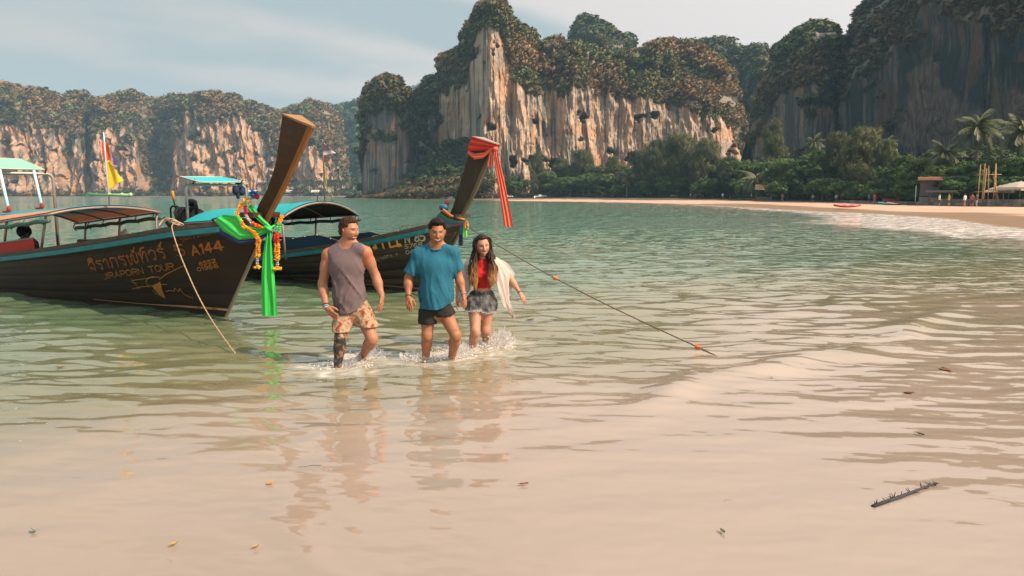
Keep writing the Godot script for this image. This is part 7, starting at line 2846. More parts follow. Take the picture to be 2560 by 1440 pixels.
	var shorts := s.mesh(func(p: Vector3, _n: Vector3) -> Color:
		var k: float = na.get_noise_3d(p.x * 13.0 + 4.0, p.y * 9.0, p.z * 13.0) + 0.5 * na.get_noise_3d(p.x * 30.0, p.y * 26.0 + 7.0, p.z * 30.0)
		var col := Color(0.34, 0.235, 0.145)
		col = col.lerp(Color(0.24, 0.032, 0.024), smoothstep(0.50, 0.58, k))
		col = col.lerp(Color(0.12, 0.05, 0.04), smoothstep(0.30, 0.40, na.get_noise_3d(p.x * 24.0, p.y * 34.0 + 40.0, p.z * 24.0)) * 0.6)
		return Color(col.r, col.g, col.b, 1.0))
	part("shorts", arr_mesh(shorts[0], shorts[1], shorts[2], shorts[3], vmat("cotton", 0.9)), t)
	var ax: Vector3 = wrr - elr
	bracelet(t, "bracelet", wrr - ax.normalized() * 0.012, ax, 0.034, 0.008, mat(0.12, 0.30, 0.33, 0.6))
	bracelet(t, "bracelet", wrr - ax.normalized() * 0.036, ax, 0.036, 0.005, mat(0.03, 0.025, 0.022, 0.6))
	bracelet(t, "bracelet", wrr + ax.normalized() * 0.006, ax, 0.033, 0.006, mat(0.45, 0.45, 0.42, 0.6))


func man_in_blue() -> void:
	var base := ground_px(1094, 898)
	base.y = -0.15
	var J := func(px: float, py: float, depth: float) -> Vector3: return at_px(px, py, depth) - base
	var t := thing("person", "grinning dark haired man in a blue T-shirt and black shorts walking in the middle", "person", base, 0.0)
	var D := 8.36
	var skin := Color(0.310, 0.133, 0.066)
	var Z := Vector3(0, 0, 1)
	var neck: Vector3 = J.call(1091, 617, D)
	var hd: Vector3 = J.call(1093, 581, D - 0.02)
	var shr: Vector3 = J.call(1046, 635, D)
	var shl: Vector3 = J.call(1134, 632, D)
	var elr: Vector3 = J.call(1021, 696, D + 0.02)
	var wrr: Vector3 = J.call(1021, 742, D - 0.10)
	var ell_: Vector3 = J.call(1146, 690, D + 0.06)
	var wrl: Vector3 = J.call(1159, 736, D - 0.03)
	var chest: Vector3 = J.call(1090, 668, D)
	var waist: Vector3 = J.call(1091, 735, D)
	var hips: Vector3 = J.call(1093, 778, D)
	var hipr: Vector3 = J.call(1070, 784, D)
	var hipl: Vector3 = J.call(1112, 782, D)
	var knr: Vector3 = J.call(1068, 838, D - 0.03)
	var anr: Vector3 = J.call(1064, 899, D + 0.05)
	var knl: Vector3 = J.call(1139, 838, D - 0.20)
	var anl: Vector3 = J.call(1129, 897, D + 0.06)
	var s := Sdf.new()
	s.setup(Vector3(-0.50, -0.06, -0.45), Vector3(0.50, 1.74, 0.50), 0.0115)
	s.cap(shr, shl, 0.064, 0.064, 0.05, Z, 1.1)
	s.cap(chest, waist, 0.142, 0.125, 0.06, Z, 1.3)
	s.cap(waist, hips, 0.126, 0.132, 0.06, Z, 1.25)
	s.cap(neck + Vector3(0, -0.04, -0.02), hd + Vector3(0, -0.08, -0.01), 0.062, 0.058, 0.04)
	s.cap(shr.lerp(neck, 0.3) + Vector3(0, 0.02, 0), neck + Vector3(-0.02, 0.04, -0.02), 0.04, 0.042, 0.05)
	s.cap(shl.lerp(neck, 0.3) + Vector3(0, 0.02, 0), neck + Vector3(0.02, 0.04, -0.02), 0.04, 0.042, 0.05)
	for e: Array in [[shr, elr, wrr], [shl, ell_, wrl]]:
		s.cap(e[0], e[1], 0.058, 0.045, 0.03)
		s.cap(e[1], e[1].lerp(e[2], 0.35), 0.044, 0.047, 0.03)
		s.cap(e[1].lerp(e[2], 0.3), e[2], 0.047, 0.028, 0.03)
	for e: Array in [[hipr, knr, anr], [hipl, knl, anl]]:
		s.cap(e[0], e[1], 0.092, 0.060, 0.04)
		s.cap(e[1] + Vector3(0, 0.01, 0.02), e[1] + Vector3(0, -0.02, 0.02), 0.05, 0.048, 0.03)
		s.cap(e[1], e[1].lerp(e[2], 0.35) + Vector3(0, 0, -0.02), 0.057, 0.060, 0.03)
		s.cap(e[1].lerp(e[2], 0.28) + Vector3(0, 0, -0.022), e[2], 0.060, 0.040, 0.03)
		s.cap(e[2] + Vector3(0, -0.03, -0.02), e[2] + Vector3(0, -0.09, 0.13), 0.044, 0.034, 0.03, Vector3.UP, 1.1)
	var body := s.mesh(func(p: Vector3, _n: Vector3) -> Color:
		var k := 1.0 + 0.10 * n_a.get_noise_3d(p.x * 11.0, p.y * 11.0, p.z * 11.0) + 0.05 * n_a.get_noise_3d(p.x * 45.0, p.y * 45.0, p.z * 45.0)
		return Color(skin.r * k, skin.g * k * lerpf(1.0, k, 0.6), skin.b * k * lerpf(1.0, k, 0.6), 1.0))
	var hx := Transform3D(Basis(Vector3.UP, 0.16) * Basis(Vector3.RIGHT, 0.06) * Basis(Vector3.BACK, -0.03), hd)
	hx.basis = hx.basis.scaled_local(Vector3(1.13, 1.14, 1.13))
	var o := {"skin": skin, "hair": Color(0.016, 0.011, 0.009), "stubble": 0.14, "thick": 0.030, "curl": 0.007, "freq": 8.0, "front": 0.072, "nape": -0.05, "side": 0.26, "eye": 0.0042, "smile": 1.3, "sweep": 0.012}
	var hr := hand(wrr, J.call(1024, 782, D - 0.18) - wrr, Vector3(0.3, 0.1, -1.0), 1.0, 0.19, 0.35, skin)
	var hl := hand(wrl, J.call(1166, 768, D - 0.10) - wrl, Vector3(-1, 0, -0.4), 1.0, 0.185, 0.75, skin)
	var all := join([body, head(hx, o), hr, hl])
	part("body", arr_mesh(all[0], all[1], all[2], all[3], skin_mat()), t)
	var hc := hair_cap(hx, o)
	part("hair", arr_mesh(hc[0], hc[1], hc[2], hc[3], hair_mat()), t)
	# T-shirt
	s = Sdf.new()
	s.setup(Vector3(-0.48, 0.55, -0.36), Vector3(0.46, 1.58, 0.36), 0.0105)
	s.cap(shr, shl, 0.070, 0.070, 0.05, Z, 1.05)
	s.cap(shr, neck + Vector3(-0.03, 0.0, -0.01), 0.064, 0.066, 0.04)
	s.cap(shl, neck + Vector3(0.03, 0.0, -0.01), 0.064, 0.066, 0.04)
	s.cap(chest, waist, 0.174, 0.176, 0.06, Z, 1.15)
	s.cap(chest + Vector3(-0.10, 0.02, 0), chest + Vector3(0.10, 0.02, 0), 0.125, 0.125, 0.06, Z, 1.1)
	s.cap(waist, J.call(1094, 795, D), 0.166, 0.186, 0.06, Z, 1.1)
	var sr := shr.lerp(elr, 0.80)
	var sl := shl.lerp(ell_, 0.72)
	s.cap(shr + Vector3(0.01, -0.01, 0), sr, 0.066, 0.084, 0.04)
	s.cap(shl + Vector3(-0.01, -0.01, 0), sl, 0.066, 0.080, 0.04)
	s.cap(neck + Vector3(0, 0.028, 0.040), hd + Vector3(0, 0.05, 0), 0.068, 0.12, 0.02, Vector3.ZERO, 1.0, true)
	var na := n_a
	s.folds(0.014, func(p: Vector3) -> float:
		var dn := smoothstep(1.32, 0.98, p.y)
		var side := smoothstep(0.10, 0.17, absf(p.x))
		return 0.25 - (crease(p.x * 6.5 + 31.0 + p.y * 0.8, p.y * 1.1, p.z * 5.0) + 0.55 * crease(p.x * 12.0 + p.y * 4.0, p.y * 2.4 + 4.0, p.z * 10.0)) * (0.15 + 1.0 * dn + 0.5 * side))
	var hem: float = J.call(1090, 774, D - 0.12).y
	var hemr: float = J.call(1144, 757, D - 0.12).y
	var dr := (sr - shr).normalized()
	var dl := (sl - shl).normalized()
	s.cut(func(p: Vector3) -> float:
		var q := lerpf(hem, hemr, smoothstep(0.02, 0.22, p.x)) - p.y
		if p.x < shr.x - 0.035 and p.y > waist.y - 0.02:
			q = (p - sr).dot(dr)
		elif p.x > shl.x + 0.035 and p.y > waist.y + 0.02:
			q = (p - sl).dot(dl)
		return q)
	var blue := Color(0.010, 0.112, 0.180)
	var shirt := s.mesh(func(p: Vector3, _n: Vector3) -> Color:
		var k: float = 1.0 + 0.08 * na.get_noise_3d(p.x * 30.0, p.y * 30.0, p.z * 30.0)
		if absf((p - sr).dot(dr) + 0.022) < 0.004 or absf(p.y - lerpf(hem, hemr, smoothstep(0.02, 0.22, p.x)) - 0.024) < 0.004:
			k *= 0.75
		return Color(blue.r * k, blue.g * k, blue.b * k, 1.0))
	part("t_shirt", arr_mesh(shirt[0], shirt[1], shirt[2], shirt[3], vmat("cotton", 0.9)), t)
	var col_ring := PackedVector3Array()
	for i in 25:
		var a := TAU * i / 24.0
		col_ring.append(neck + Vector3(cos(a) * 0.079, -0.002 + 0.028 * -sin(a), sin(a) * 0.072 + 0.010))
	var m := MB.new()
	m.tube(col_ring, PackedFloat32Array([0.008]), 6, false)
	part("collar", m.done(mat(0.012, 0.115, 0.185, 0.9)), t)
	# black shorts
	s = Sdf.new()
	s.setup(Vector3(-0.34, 0.36, -0.34), Vector3(0.40, 0.98, 0.40), 0.0105)
	s.cap(hips + Vector3(-0.02, 0.04, 0), hips + Vector3(0.02, 0.04, 0), 0.148, 0.148, 0.05, Z, 1.2)
	s.cap(hipr, hipr.lerp(knr, 0.9), 0.112, 0.104, 0.03)
	s.cap(hipl, hipl.lerp(knl, 0.9), 0.112, 0.100, 0.03)
	s.folds(0.008, func(p: Vector3) -> float: return na.get_noise_3d(p.x * 12.0 + 13.0, p.y * 6.0, p.z * 10.0))
	var h0: float = J.call(1066, 812, D - 0.1).y
	var h1: float = J.call(1108, 796, D - 0.12).y
	var h2: float = J.call(1150, 785, D - 0.12).y
	var xs: float = J.call(1092, 800, D - 0.1).x
	s.cut(func(p: Vector3) -> float: return (h0 - p.y) if p.x < xs else lerpf(h1, h2, clampf((p.x - xs) / 0.24, 0, 1)) - p.y)
	var shorts := s.mesh(func(_p: Vector3, _n: Vector3) -> Color: return Color(0.012, 0.012, 0.014, 1.0))
	part("shorts", arr_mesh(shorts[0], shorts[1], shorts[2], shorts[3], vmat("cotton", 0.9)), t)
	bracelet(t, "bracelet", wrr - (wrr - elr).normalized() * 0.01, wrr - elr, 0.033, 0.005, mat(0.06, 0.02, 0.02, 0.6))
	bracelet(t, "bracelet", wrl - (wrl - ell_).normalized() * 0.01, wrl - ell_, 0.033, 0.006, mat(0.30, 0.32, 0.36, 0.6))


func woman_in_red() -> void:
	var base := ground_px(1196, 870)
	base.y = -0.17
	var J := func(px: float, py: float, depth: float) -> Vector3: return at_px(px, py, depth) - base
	var t := thing("person", "woman with long ombre hair, red crop top, denim shorts and white shawl", "person", base, 0.0)
	var D := 9.0
	var skin := Color(0.40, 0.205, 0.132)
	var Z := Vector3(0, 0, 1)
	var neck: Vector3 = J.call(1207, 649, D)
	var hd: Vector3 = J.call(1206, 615, D - 0.04)
	var shr: Vector3 = J.call(1176, 662, D)
	var shl: Vector3 = J.call(1237, 657, D)
	var elr: Vector3 = J.call(1149, 706, D + 0.08)
	var wrr: Vector3 = J.call(1143, 745, D - 0.02)
	var ell_: Vector3 = J.call(1276, 697, D + 0.06)
	var wrl: Vector3 = J.call(1300, 732, D + 0.0)
	var chest: Vector3 = J.call(1207, 682, D)
	var waist: Vector3 = J.call(1206, 725, D)
	var hips: Vector3 = J.call(1203, 752, D)
	var hipr: Vector3 = J.call(1187, 760, D)
	var hipl: Vector3 = J.call(1219, 760, D)
	var knr: Vector3 = J.call(1188, 828, D - 0.18)
	var anr: Vector3 = J.call(1179, 882, D - 0.02)
	var knl: Vector3 = J.call(1214, 824, D - 0.02)
	var anl: Vector3 = J.call(1216, 862, D + 0.30)
	var s := Sdf.new()
	s.setup(Vector3(-0.42, -0.08, -0.55), Vector3(0.62, 1.52, 0.45), 0.0115)
	s.cap(shr, shl, 0.050, 0.050, 0.05, Z, 1.1)
	s.cap(chest, waist, 0.115, 0.096, 0.05, Z, 1.3)
	s.cap(waist, hips, 0.098, 0.125, 0.05, Z, 1.2)
	s.cap(hipr, hipl, 0.112, 0.112, 0.05)
	for q: float in [-1.0, 1.0]:
		s.ell(chest + Vector3(q * 0.062, -0.01, 0.085), Vector3(0.06, 0.058, 0.055), Basis.IDENTITY, 0.03)
	s.cap(neck + Vector3(0, -0.03, -0.01), hd + Vector3(0, -0.06, -0.01), 0.046, 0.044, 0.04)
	for e: Array in [[shr, elr, wrr], [shl, ell_, wrl]]:
		s.cap(e[0], e[1], 0.044, 0.035, 0.03)
		s.cap(e[1], e[1].lerp(e[2], 0.35), 0.034, 0.036, 0.03)
		s.cap(e[1].lerp(e[2], 0.3), e[2], 0.036, 0.023, 0.03)
	for e: Array in [[hipr, knr, anr], [hipl, knl, anl]]:
		s.cap(e[0], e[1], 0.095, 0.056, 0.04)
		s.cap(e[1] + Vector3(0, 0.01, 0.018), e[1] + Vector3(0, -0.02, 0.018), 0.046, 0.044, 0.03)
		s.cap(e[1], e[1].lerp(e[2], 0.35) + Vector3(0, 0, -0.018), 0.053, 0.055, 0.03)
		s.cap(e[1].lerp(e[2], 0.28) + Vector3(0, 0, -0.02), e[2], 0.055, 0.035, 0.03)
		s.cap(e[2] + Vector3(0, -0.03, -0.02), e[2] + Vector3(0, -0.08, 0.11), 0.038, 0.03, 0.03, Vector3.UP, 1.1)
	var body := s.mesh(func(p: Vector3, _n: Vector3) -> Color:
		var k := 1.0 + 0.10 * n_a.get_noise_3d(p.x * 11.0, p.y * 11.0, p.z * 11.0) + 0.05 * n_a.get_noise_3d(p.x * 45.0, p.y * 45.0, p.z * 45.0)
		return Color(skin.r * k, skin.g * k * lerpf(1.0, k, 0.6), skin.b * k * lerpf(1.0, k, 0.6), 1.0))
	var hx := Transform3D(Basis(Vector3.UP, 0.26) * Basis(Vector3.RIGHT, 0.04) * Basis(Vector3.BACK, 0.10), hd)
	hx.basis = hx.basis.scaled_local(Vector3(1.10, 1.12, 1.08))
	var o := {"skin": skin, "hair": Color(0.024, 0.015, 0.010), "fem": 1.0, "thick": 0.016, "curl": 0.002, "freq": 5.0, "front": 0.070, "nape": -0.10, "side": 0.8, "eye": 0.0044, "smile": 1.0, "lip": Color(0.40, 0.10, 0.09)}
	var hr := hand(wrr, Vector3(-0.1, -1, 0.2), Vector3(1, 0, -0.2), 1.0, 0.165, 0.4, skin)
	var hl := hand(wrl, J.call(1318, 764, D - 0.06) - wrl, Vector3(-0.7, -0.3, -0.6), 1.0, 0.170, 0.35, skin)
	var all := join([body, head(hx, o), hr, hl])
	part("body", arr_mesh(all[0], all[1], all[2], all[3], skin_mat()), t)
	# long hair: a cap and wavy locks that turn from dark brown to honey
	var hc := hair_cap(hx, o)
	var hair := part("hair", arr_mesh(hc[0], hc[1], hc[2], hc[3], hair_mat()), t)
	s = Sdf.new()
	s.setup(hd + Vector3(-0.28, -0.60, -0.22), hd + Vector3(0.28, 0.06, 0.30), 0.0085)
	for q: float in [-1.0, 1.0]:
		var k0 := hx * Vector3(q * 0.074, 0.02, -0.015)
		var k1 := hd + Vector3(q * 0.098 + 0.004, -0.13, 0.02)
		var k2 := hd + Vector3(q * 0.122 + 0.008, -0.27, 0.095)
		var k3 := hd + Vector3(q * 0.108 + 0.010, -0.40, 0.135)
		var k4 := hd + Vector3(q * 0.088 + 0.012, -0.50 + q * 0.02, 0.140)
		s.cap(k0, k1, 0.030, 0.043, 0.03)
		s.cap(k1, k2, 0.043, 0.056, 0.03, Z, 1.35)
		s.cap(k2, k3, 0.056, 0.050, 0.03, Z, 1.6)
		s.cap(k3, k4, 0.046, 0.012, 0.03, Z, 1.5)
		s.cap(k1, hd + Vector3(q * 0.15, -0.33, 0.05), 0.036, 0.026, 0.03)
	s.cap(hx * Vector3(0, 0.02, -0.06), hd + Vector3(0, -0.30, -0.07), 0.085, 0.11, 0.03, Z, 1.6)
	s.folds(0.010, func(p: Vector3) -> float:
		var w := p.x + 0.018 * sin(p.y * 26.0 + p.z * 9.0) + 0.010 * sin(p.y * 47.0)
		return n_a.get_noise_3d(w * 46.0, p.y * 4.0, p.z * 30.0) + 0.5 * n_a.get_noise_3d(w * 95.0, p.y * 6.0, p.z * 60.0))
	var mass := s.mesh(func(p: Vector3, _n: Vector3) -> Color:
		var w := p.x + 0.018 * sin(p.y * 26.0 + p.z * 9.0)
		var strand := n_a.get_noise_3d(w * 60.0, p.y * 3.5, p.z * 30.0)
		var gold := smoothstep(-0.20, -0.46, p.y - hd.y + strand * 0.14 - (0.05 if p.x > hd.x else 0.0))
		var col := Color(0.022, 0.014, 0.010).lerp(Color(0.27, 0.135, 0.055), gold) * (1.0 + 0.55 * strand)
		return Color(col.r, col.g, col.b, 1.0))
	part("long_hair", arr_mesh(mass[0], mass[1], mass[2], mass[3], hair_mat()), hair)
	var m := MB.new()
	for i in 90:
		var side := -1.0 if i % 2 == 0 else 1.0
		var back := rng.randf()
		var r0 := Vector3(side * rng.randf_range(0.012, 0.075), 0.095 - back * 0.02, rng.randf_range(-0.07, 0.035))
		var out := Vector3(side * rng.randf_range(0.078, 0.098), rng.randf_range(0.0, 0.03), lerpf(0.045, -0.07, back))
		var len := rng.randf_range(0.34, 0.50)
		var fx := side * lerpf(0.065, 0.165, rng.randf()) + rng.randf_range(-0.015, 0.015)
		var pts := PackedVector3Array()
		var ph := rng.randf() * TAU
		pts.append(hx * r0)
		pts.append(hx * (r0.lerp(out, 0.55) + Vector3(side * 0.012, 0.012, 0)))
		pts.append(hx * out)
		var foot: Vector3 = hd + Vector3(fx * 1.05 + 0.012, -len, lerpf(0.165, 0.02, back * 0.8))
		var top: Vector3 = hx * (out + Vector3(0, -0.07, 0.005))
		for k in 9:
			var q := k / 8.0
			var p := top.lerp(foot, q)
			p += Vector3(sin(ph + q * 9.0) * 0.020 * q, 0, cos(ph + q * 7.0) * 0.012 * q + 0.03 * sin(PI * q))
			pts.append(p)
		var radii := PackedFloat32Array([0.004, 0.006, 0.006, 0.006, 0.006, 0.006, 0.006, 0.005, 0.005, 0.004, 0.003, 0.001])
		var fine := PackedVector3Array()
		var fr := PackedFloat32Array()
		for k in pts.size() - 1:
			for z in 3:
				fine.append(pts[k].cubic_interpolate(pts[k + 1], pts[maxi(k - 1, 0)], pts[mini(k + 2, pts.size() - 1)], z / 3.0))
				fr.append(lerpf(radii[k], radii[k + 1], z / 3.0))
		fine.append(pts[pts.size() - 1])
		fr.append(0.003)
		# colour along the lock
		var ring := PackedVector3Array()
		var rc := PackedColorArray()
		var tint := rng.randf_range(0.7, 1.3)
		for k in fine.size():
			var q := float(k) / (fine.size() - 1)
			var tg := (fine[mini(k + 1, fine.size() - 1)] - fine[maxi(k - 1, 0)]).normalized()
			var a := tg.cross(Vector3(0, 0, 1)).normalized()
			var b := tg.cross(a)
			var gold := smoothstep(0.45, 0.85, q + rng.randf_range(-0.02, 0.02) + (0.12 if i % 5 == 0 else 0.0))
			var col := Color(0.024, 0.015, 0.010).lerp(Color(0.30, 0.150, 0.060), gold) * tint
			for u in 5:
				var an := TAU * u / 5.0
				ring.append(fine[k] + a * cos(an) * fr[k] + b * sin(an) * fr[k] * 0.7)
				rc.append(Color(col.r, col.g, col.b, 1.0))
		m.grid(ring, 5, fine.size(), rc, true)
	part("locks", m.done(hair_mat()), hair)
	# red crop top
	var na := n_a
	s = Sdf.new()
	s.setup(Vector3(-0.26, 0.80, -0.24), Vector3(0.32, 1.32, 0.30), 0.009)
	s.cap(chest, waist, 0.122, 0.106, 0.05, Z, 1.25)
	s.cap(shr.lerp(neck, 0.5) + Vector3(0, -0.02, 0.01), shl.lerp(neck, 0.5) + Vector3(0, -0.02, 0.01), 0.050, 0.050, 0.06)
	s.cap(neck + Vector3(0, -0.04, 0), neck + Vector3(0, 0.0, 0), 0.054, 0.052, 0.04)
	for q: float in [-1.0, 1.0]:
		s.ell(chest + Vector3(q * 0.062, -0.01, 0.085), Vector3(0.067, 0.064, 0.062), Basis.IDENTITY, 0.04)
	s.folds(0.006, func(p: Vector3) -> float: return na.get_noise_3d(p.x * 20.0, p.y * 14.0, p.z * 14.0))
	var hem: float = J.call(1206, 723, D - 0.1).y
	s.cut(func(p: Vector3) -> float: return hem - p.y)
	s.cut(func(p: Vector3) -> float: return p.y - neck.y - 0.012)
	var top := s.mesh(func(p: Vector3, _n: Vector3) -> Color:
		var k: float = 1.0 + 0.2 * sin(p.x * 260.0) * (1.0 if p.y > hem + 0.03 else 0.0)
		return Color(0.40 * k, 0.010 * k, 0.010 * k, 1.0))
	part("crop_top", arr_mesh(top[0], top[1], top[2], top[3], vmat("cotton", 0.9)), t)
	# frayed denim shorts
	s = Sdf.new()
	s.setup(Vector3(-0.30, 0.42, -0.32), Vector3(0.34, 0.98, 0.36), 0.0095)
	s.cap(waist + Vector3(-0.02, -0.03, 0), waist + Vector3(0.02, -0.03, 0), 0.100, 0.100, 0.04, Z, 1.15)
	s.cap(hips + Vector3(-0.03, 0, 0), hips + Vector3(0.03, 0, 0), 0.140, 0.140, 0.05, Z, 1.05)
	s.cap(hipr, hipr.lerp(knr, 0.7), 0.128, 0.104, 0.03)
	s.cap(hipl, hipl.lerp(knl, 0.7), 0.126, 0.104, 0.03)
	s.folds(0.009, func(p: Vector3) -> float: return na.get_noise_3d(p.x * 16.0 + 13.0, p.y * 9.0, p.z * 14.0) + 0.5 * na.get_noise_3d(p.x * 34.0, p.y * 26.0, p.z * 30.0))
	var hr_: float = J.call(1185, 778, D - 0.12).y
	var hl_: float = J.call(1222, 783, D - 0.1).y
	var wt: float = J.call(1206, 729, D - 0.1).y
	s.cut(func(p: Vector3) -> float: return maxf((hr_ if p.x < hips.x + 0.01 else hl_) - p.y, p.y - wt))
	var shorts := s.mesh(func(p: Vector3, _n: Vector3) -> Color:
		var k: float = 0.6 + 0.75 * (na.get_noise_3d(p.x * 15.0, p.y * 10.0, p.z * 15.0) + 0.5 * na.get_noise_3d(p.x * 40.0, p.y * 30.0, p.z * 40.0))
		var col := Color(0.032, 0.034, 0.040).lerp(Color(0.20, 0.20, 0.21), clampf(k * 0.65, 0, 1))
		var low: float = hr_ if p.x < hips.x + 0.01 else hl_
		if p.y < low + 0.02:
			col = col.lerp(Color(0.40, 0.38, 0.36), 0.7)
		if absf(p.y - wt + 0.03) < 0.006:
			col *= 0.5
		return Color(col.r, col.g, col.b, 1.0))
	var sho := part("denim_shorts", arr_mesh(shorts[0], shorts[1], shorts[2], shorts[3], vmat("cotton", 0.9)), t)
	m = MB.new()
	m.flat()
	for e: Array in [[hipr.lerp(knr, 0.3), hr_, 0.118], [hipl.lerp(knl, 0.3), hl_, 0.116]]:
		for i in 90:
			var a := TAU * i / 90.0
			var p := Vector3(e[0].x + cos(a) * e[2], e[1] + 0.006, e[0].z + sin(a) * e[2])
			m.tri(p + Vector3(-0.004, 0, 0), p + Vector3(rng.randfn() * 0.008 + cos(a) * 0.008, -rng.randf_range(0.008, 0.03), sin(a) * 0.008), p + Vector3(0.004, 0, 0))
	part("frayed_hem", m.done(mat(0.42, 0.40, 0.38, 0.9)), sho)
	# thin white shawl open at the front, one long corner hanging
	var gauze := cloth_mat("gauze", 0.62, 0.54, 0.50, 0.6, 0.9)
	gauze.transparency = BaseMaterial3D.TRANSPARENCY_ALPHA
	gauze.albedo_color.a = 0.82
	var sh := Node3D.new()
	sh.name = "shawl"
	t.add_child(sh)
	var zero := Vector3.ZERO
	drape(sh, "left_fall", [[J.call(1245, 649, D + 0.02), J.call(1232, 652, D - 0.12)], [J.call(1268, 664, D + 0.06), J.call(1239, 672, D - 0.17)], [J.call(1283, 682, D + 0.08), J.call(1243, 702, D - 0.17)], [J.call(1279, 712, D + 0.08), J.call(1252, 735, D - 0.14)], [J.call(1271, 742, D + 0.04), J.call(1263, 764, D - 0.08)], [J.call(1277, 770, D + 0.0), J.call(1273, 782, D - 0.04)], [J.call(1285, 796, D - 0.02), J.call(1283, 798, D - 0.02)]], gauze, zero, 2.6, 0.019, 27)
	drape(sh, "right_fall", [[J.call(1182, 650, D - 0.11), J.call(1170, 652, D + 0.03)], [J.call(1179, 672, D - 0.15), J.call(1158, 666, D + 0.05)], [J.call(1184, 700, D - 0.15), J.call(1150, 690, D + 0.06)], [J.call(1178, 726, D - 0.13), J.call(1146, 722, D + 0.03)], [J.call(1162, 748, D - 0.10), J.call(1143, 752, D + 0.0)], [J.call(1148, 766, D - 0.06), J.call(1140, 768, D - 0.02)]], gauze, zero, 2.6, 0.019, 27)
	drape(sh, "back", [[J.call(1174, 650, D + 0.04), J.call(1242, 647, D + 0.04)], [J.call(1160, 672, D + 0.13), J.call(1266, 668, D + 0.13)], [J.call(1152, 705, D + 0.15), J.call(1274, 702, D + 0.15)]], gauze, zero, 4.0, 0.012, 25)
	for e: Array in [[Vector3(shr.x, shr.y, shr.z), -1.0], [Vector3(shl.x, shl.y, shl.z), 1.0]]:
		m = MB.new()
		m.ball(e[0] + Vector3(e[1] * 0.006, 0.008, 0.0), Vector3(0.075, 0.062, 0.085), 14, 9, Basis(Vector3.BACK, -0.5 * e[1]))
		part("shoulder_fold", m.done(gauze), sh)
	m = MB.new()
	m.flat()
	var fr_edge := [J.call(1283, 680, D + 0.08), J.call(1281, 700, D + 0.08), J.call(1277, 722, D + 0.06), J.call(1270, 744, D + 0.04), J.call(1278, 772, D), J.call(1285, 797, D - 0.02)]
	for k in fr_edge.size() - 1:
		for i in 26:
			var p: Vector3 = fr_edge[k].lerp(fr_edge[k + 1], i / 26.0)
			m.tri(p + Vector3(0, 0.003, 0), p + Vector3(rng.randf_range(0.01, 0.034), -rng.randf_range(-0.004, 0.012), rng.randfn() * 0.008), p + Vector3(0, -0.003, 0))
	part("fringe", m.done(gauze), sh)
	bracelet(t, "bracelet", wrl - (wrl - ell_).normalized() * 0.01, wrl - ell_, 0.027, 0.005, mat(0.20, 0.02, 0.02, 0.6))


# ---------------------------------------------------------------- splashes and drift

func splash(label: String, at: Vector3, spread: float, high: float, n: int, push: Vector3) -> void:
	# drops and torn sheets thrown up round the shins
	var t := thing("water_splash", label, "splash", at)
	var b := MB.new()
	for i in n:
		var a := rng.randf() * TAU
		var r := spread * sqrt(rng.randf())
		var h := high * pow(rng.randf(), 2.0) * clampf(1.2 - r / spread, 0.15, 1.0)
		var p := Vector3(cos(a) * r, h + 0.004, sin(a) * r * 0.6) + push * (h / high) * rng.randf()
		var s := rng.randf_range(0.002, 0.0065) * (1.35 - h / high)
		b.ball(p, Vector3(s, s * rng.randf_range(0.8, 2.0), s), 5, 4, Basis(Vector3.BACK, rng.randfn() * 0.6))
	var o := part("drops", b.done(vmat_plain("spray", 0.75, 0.73, 0.70, 0.25, 0.5)), t)
	o.set_meta("kind", "stuff")
	# a broken crown of water round the shin, higher on the side it is pushed to
	b = MB.new()
	var seed_at := rng.randf() * 100.0
	for layer in 3:
		var nu := 64
		var nv := 9
		var pts := PackedVector3Array()
		var keep := PackedFloat32Array()
		for v in nv:
			var f := v / (nv - 1.0)
			for u in nu:
				var an := TAU * u / nu
				var dir := Vector3(cos(an), 0, sin(an))
				var lean := 0.5 + 0.5 * dir.dot(push.normalized()) if push.length() > 0.0 else 0.6
				var hh: float = high * (0.25 + 0.75 * lean) * (0.45 + 0.75 * absf(n_a.get_noise_2d(cos(an) * 2.6 + seed_at, sin(an) * 2.6 + layer * 7.0)))
				var r: float = 0.065 + layer * 0.055 + f * spread * (0.20 + 0.10 * layer) + 0.018 * n_a.get_noise_2d(u * 0.7 + layer * 31.0, f * 3.0 + seed_at)
				pts.append(Vector3(dir.x * r, hh * (1.0 - pow(1.0 - f, 1.7)) * (1.0 - 0.22 * layer) - 0.004, dir.z * r * 0.75) + push * f * 0.5)
				keep.append(n_b.get_noise_2d(u * 0.55 + layer * 13.0, v * 0.7 + seed_at) + 0.42 - f * 0.75)
		for v in nv - 1:
			for u in nu:
				var u1 := (u + 1) % nu
				if keep[v * nu + u] < 0.0:
					continue
				b.quad(pts[v * nu + u], pts[v * nu + u1], pts[(v + 1) * nu + u1], pts[(v + 1) * nu + u])
	o = part("torn_sheets", b.done(spray_sheet()), t)
	o.set_meta("kind", "stuff")


func spray_sheet() -> StandardMaterial3D:
	var m := vmat_plain("spray_sheet", 0.72, 0.69, 0.65, 0.3, 0.9)
	m.transparency = BaseMaterial3D.TRANSPARENCY_ALPHA
	m.albedo_color.a = 0.42
	return m


func vmat_plain(key: String, r: float, g: float, b: float, rough: float, back: float) -> StandardMaterial3D:
	if not mats.has(key):
		var m := StandardMaterial3D.new()
		m.albedo_color = lin(r, g, b)
		m.roughness = rough
		m.backlight_enabled = true
		m.backlight = Color(back, back, back)
		mats[key] = m
	return mats[key]


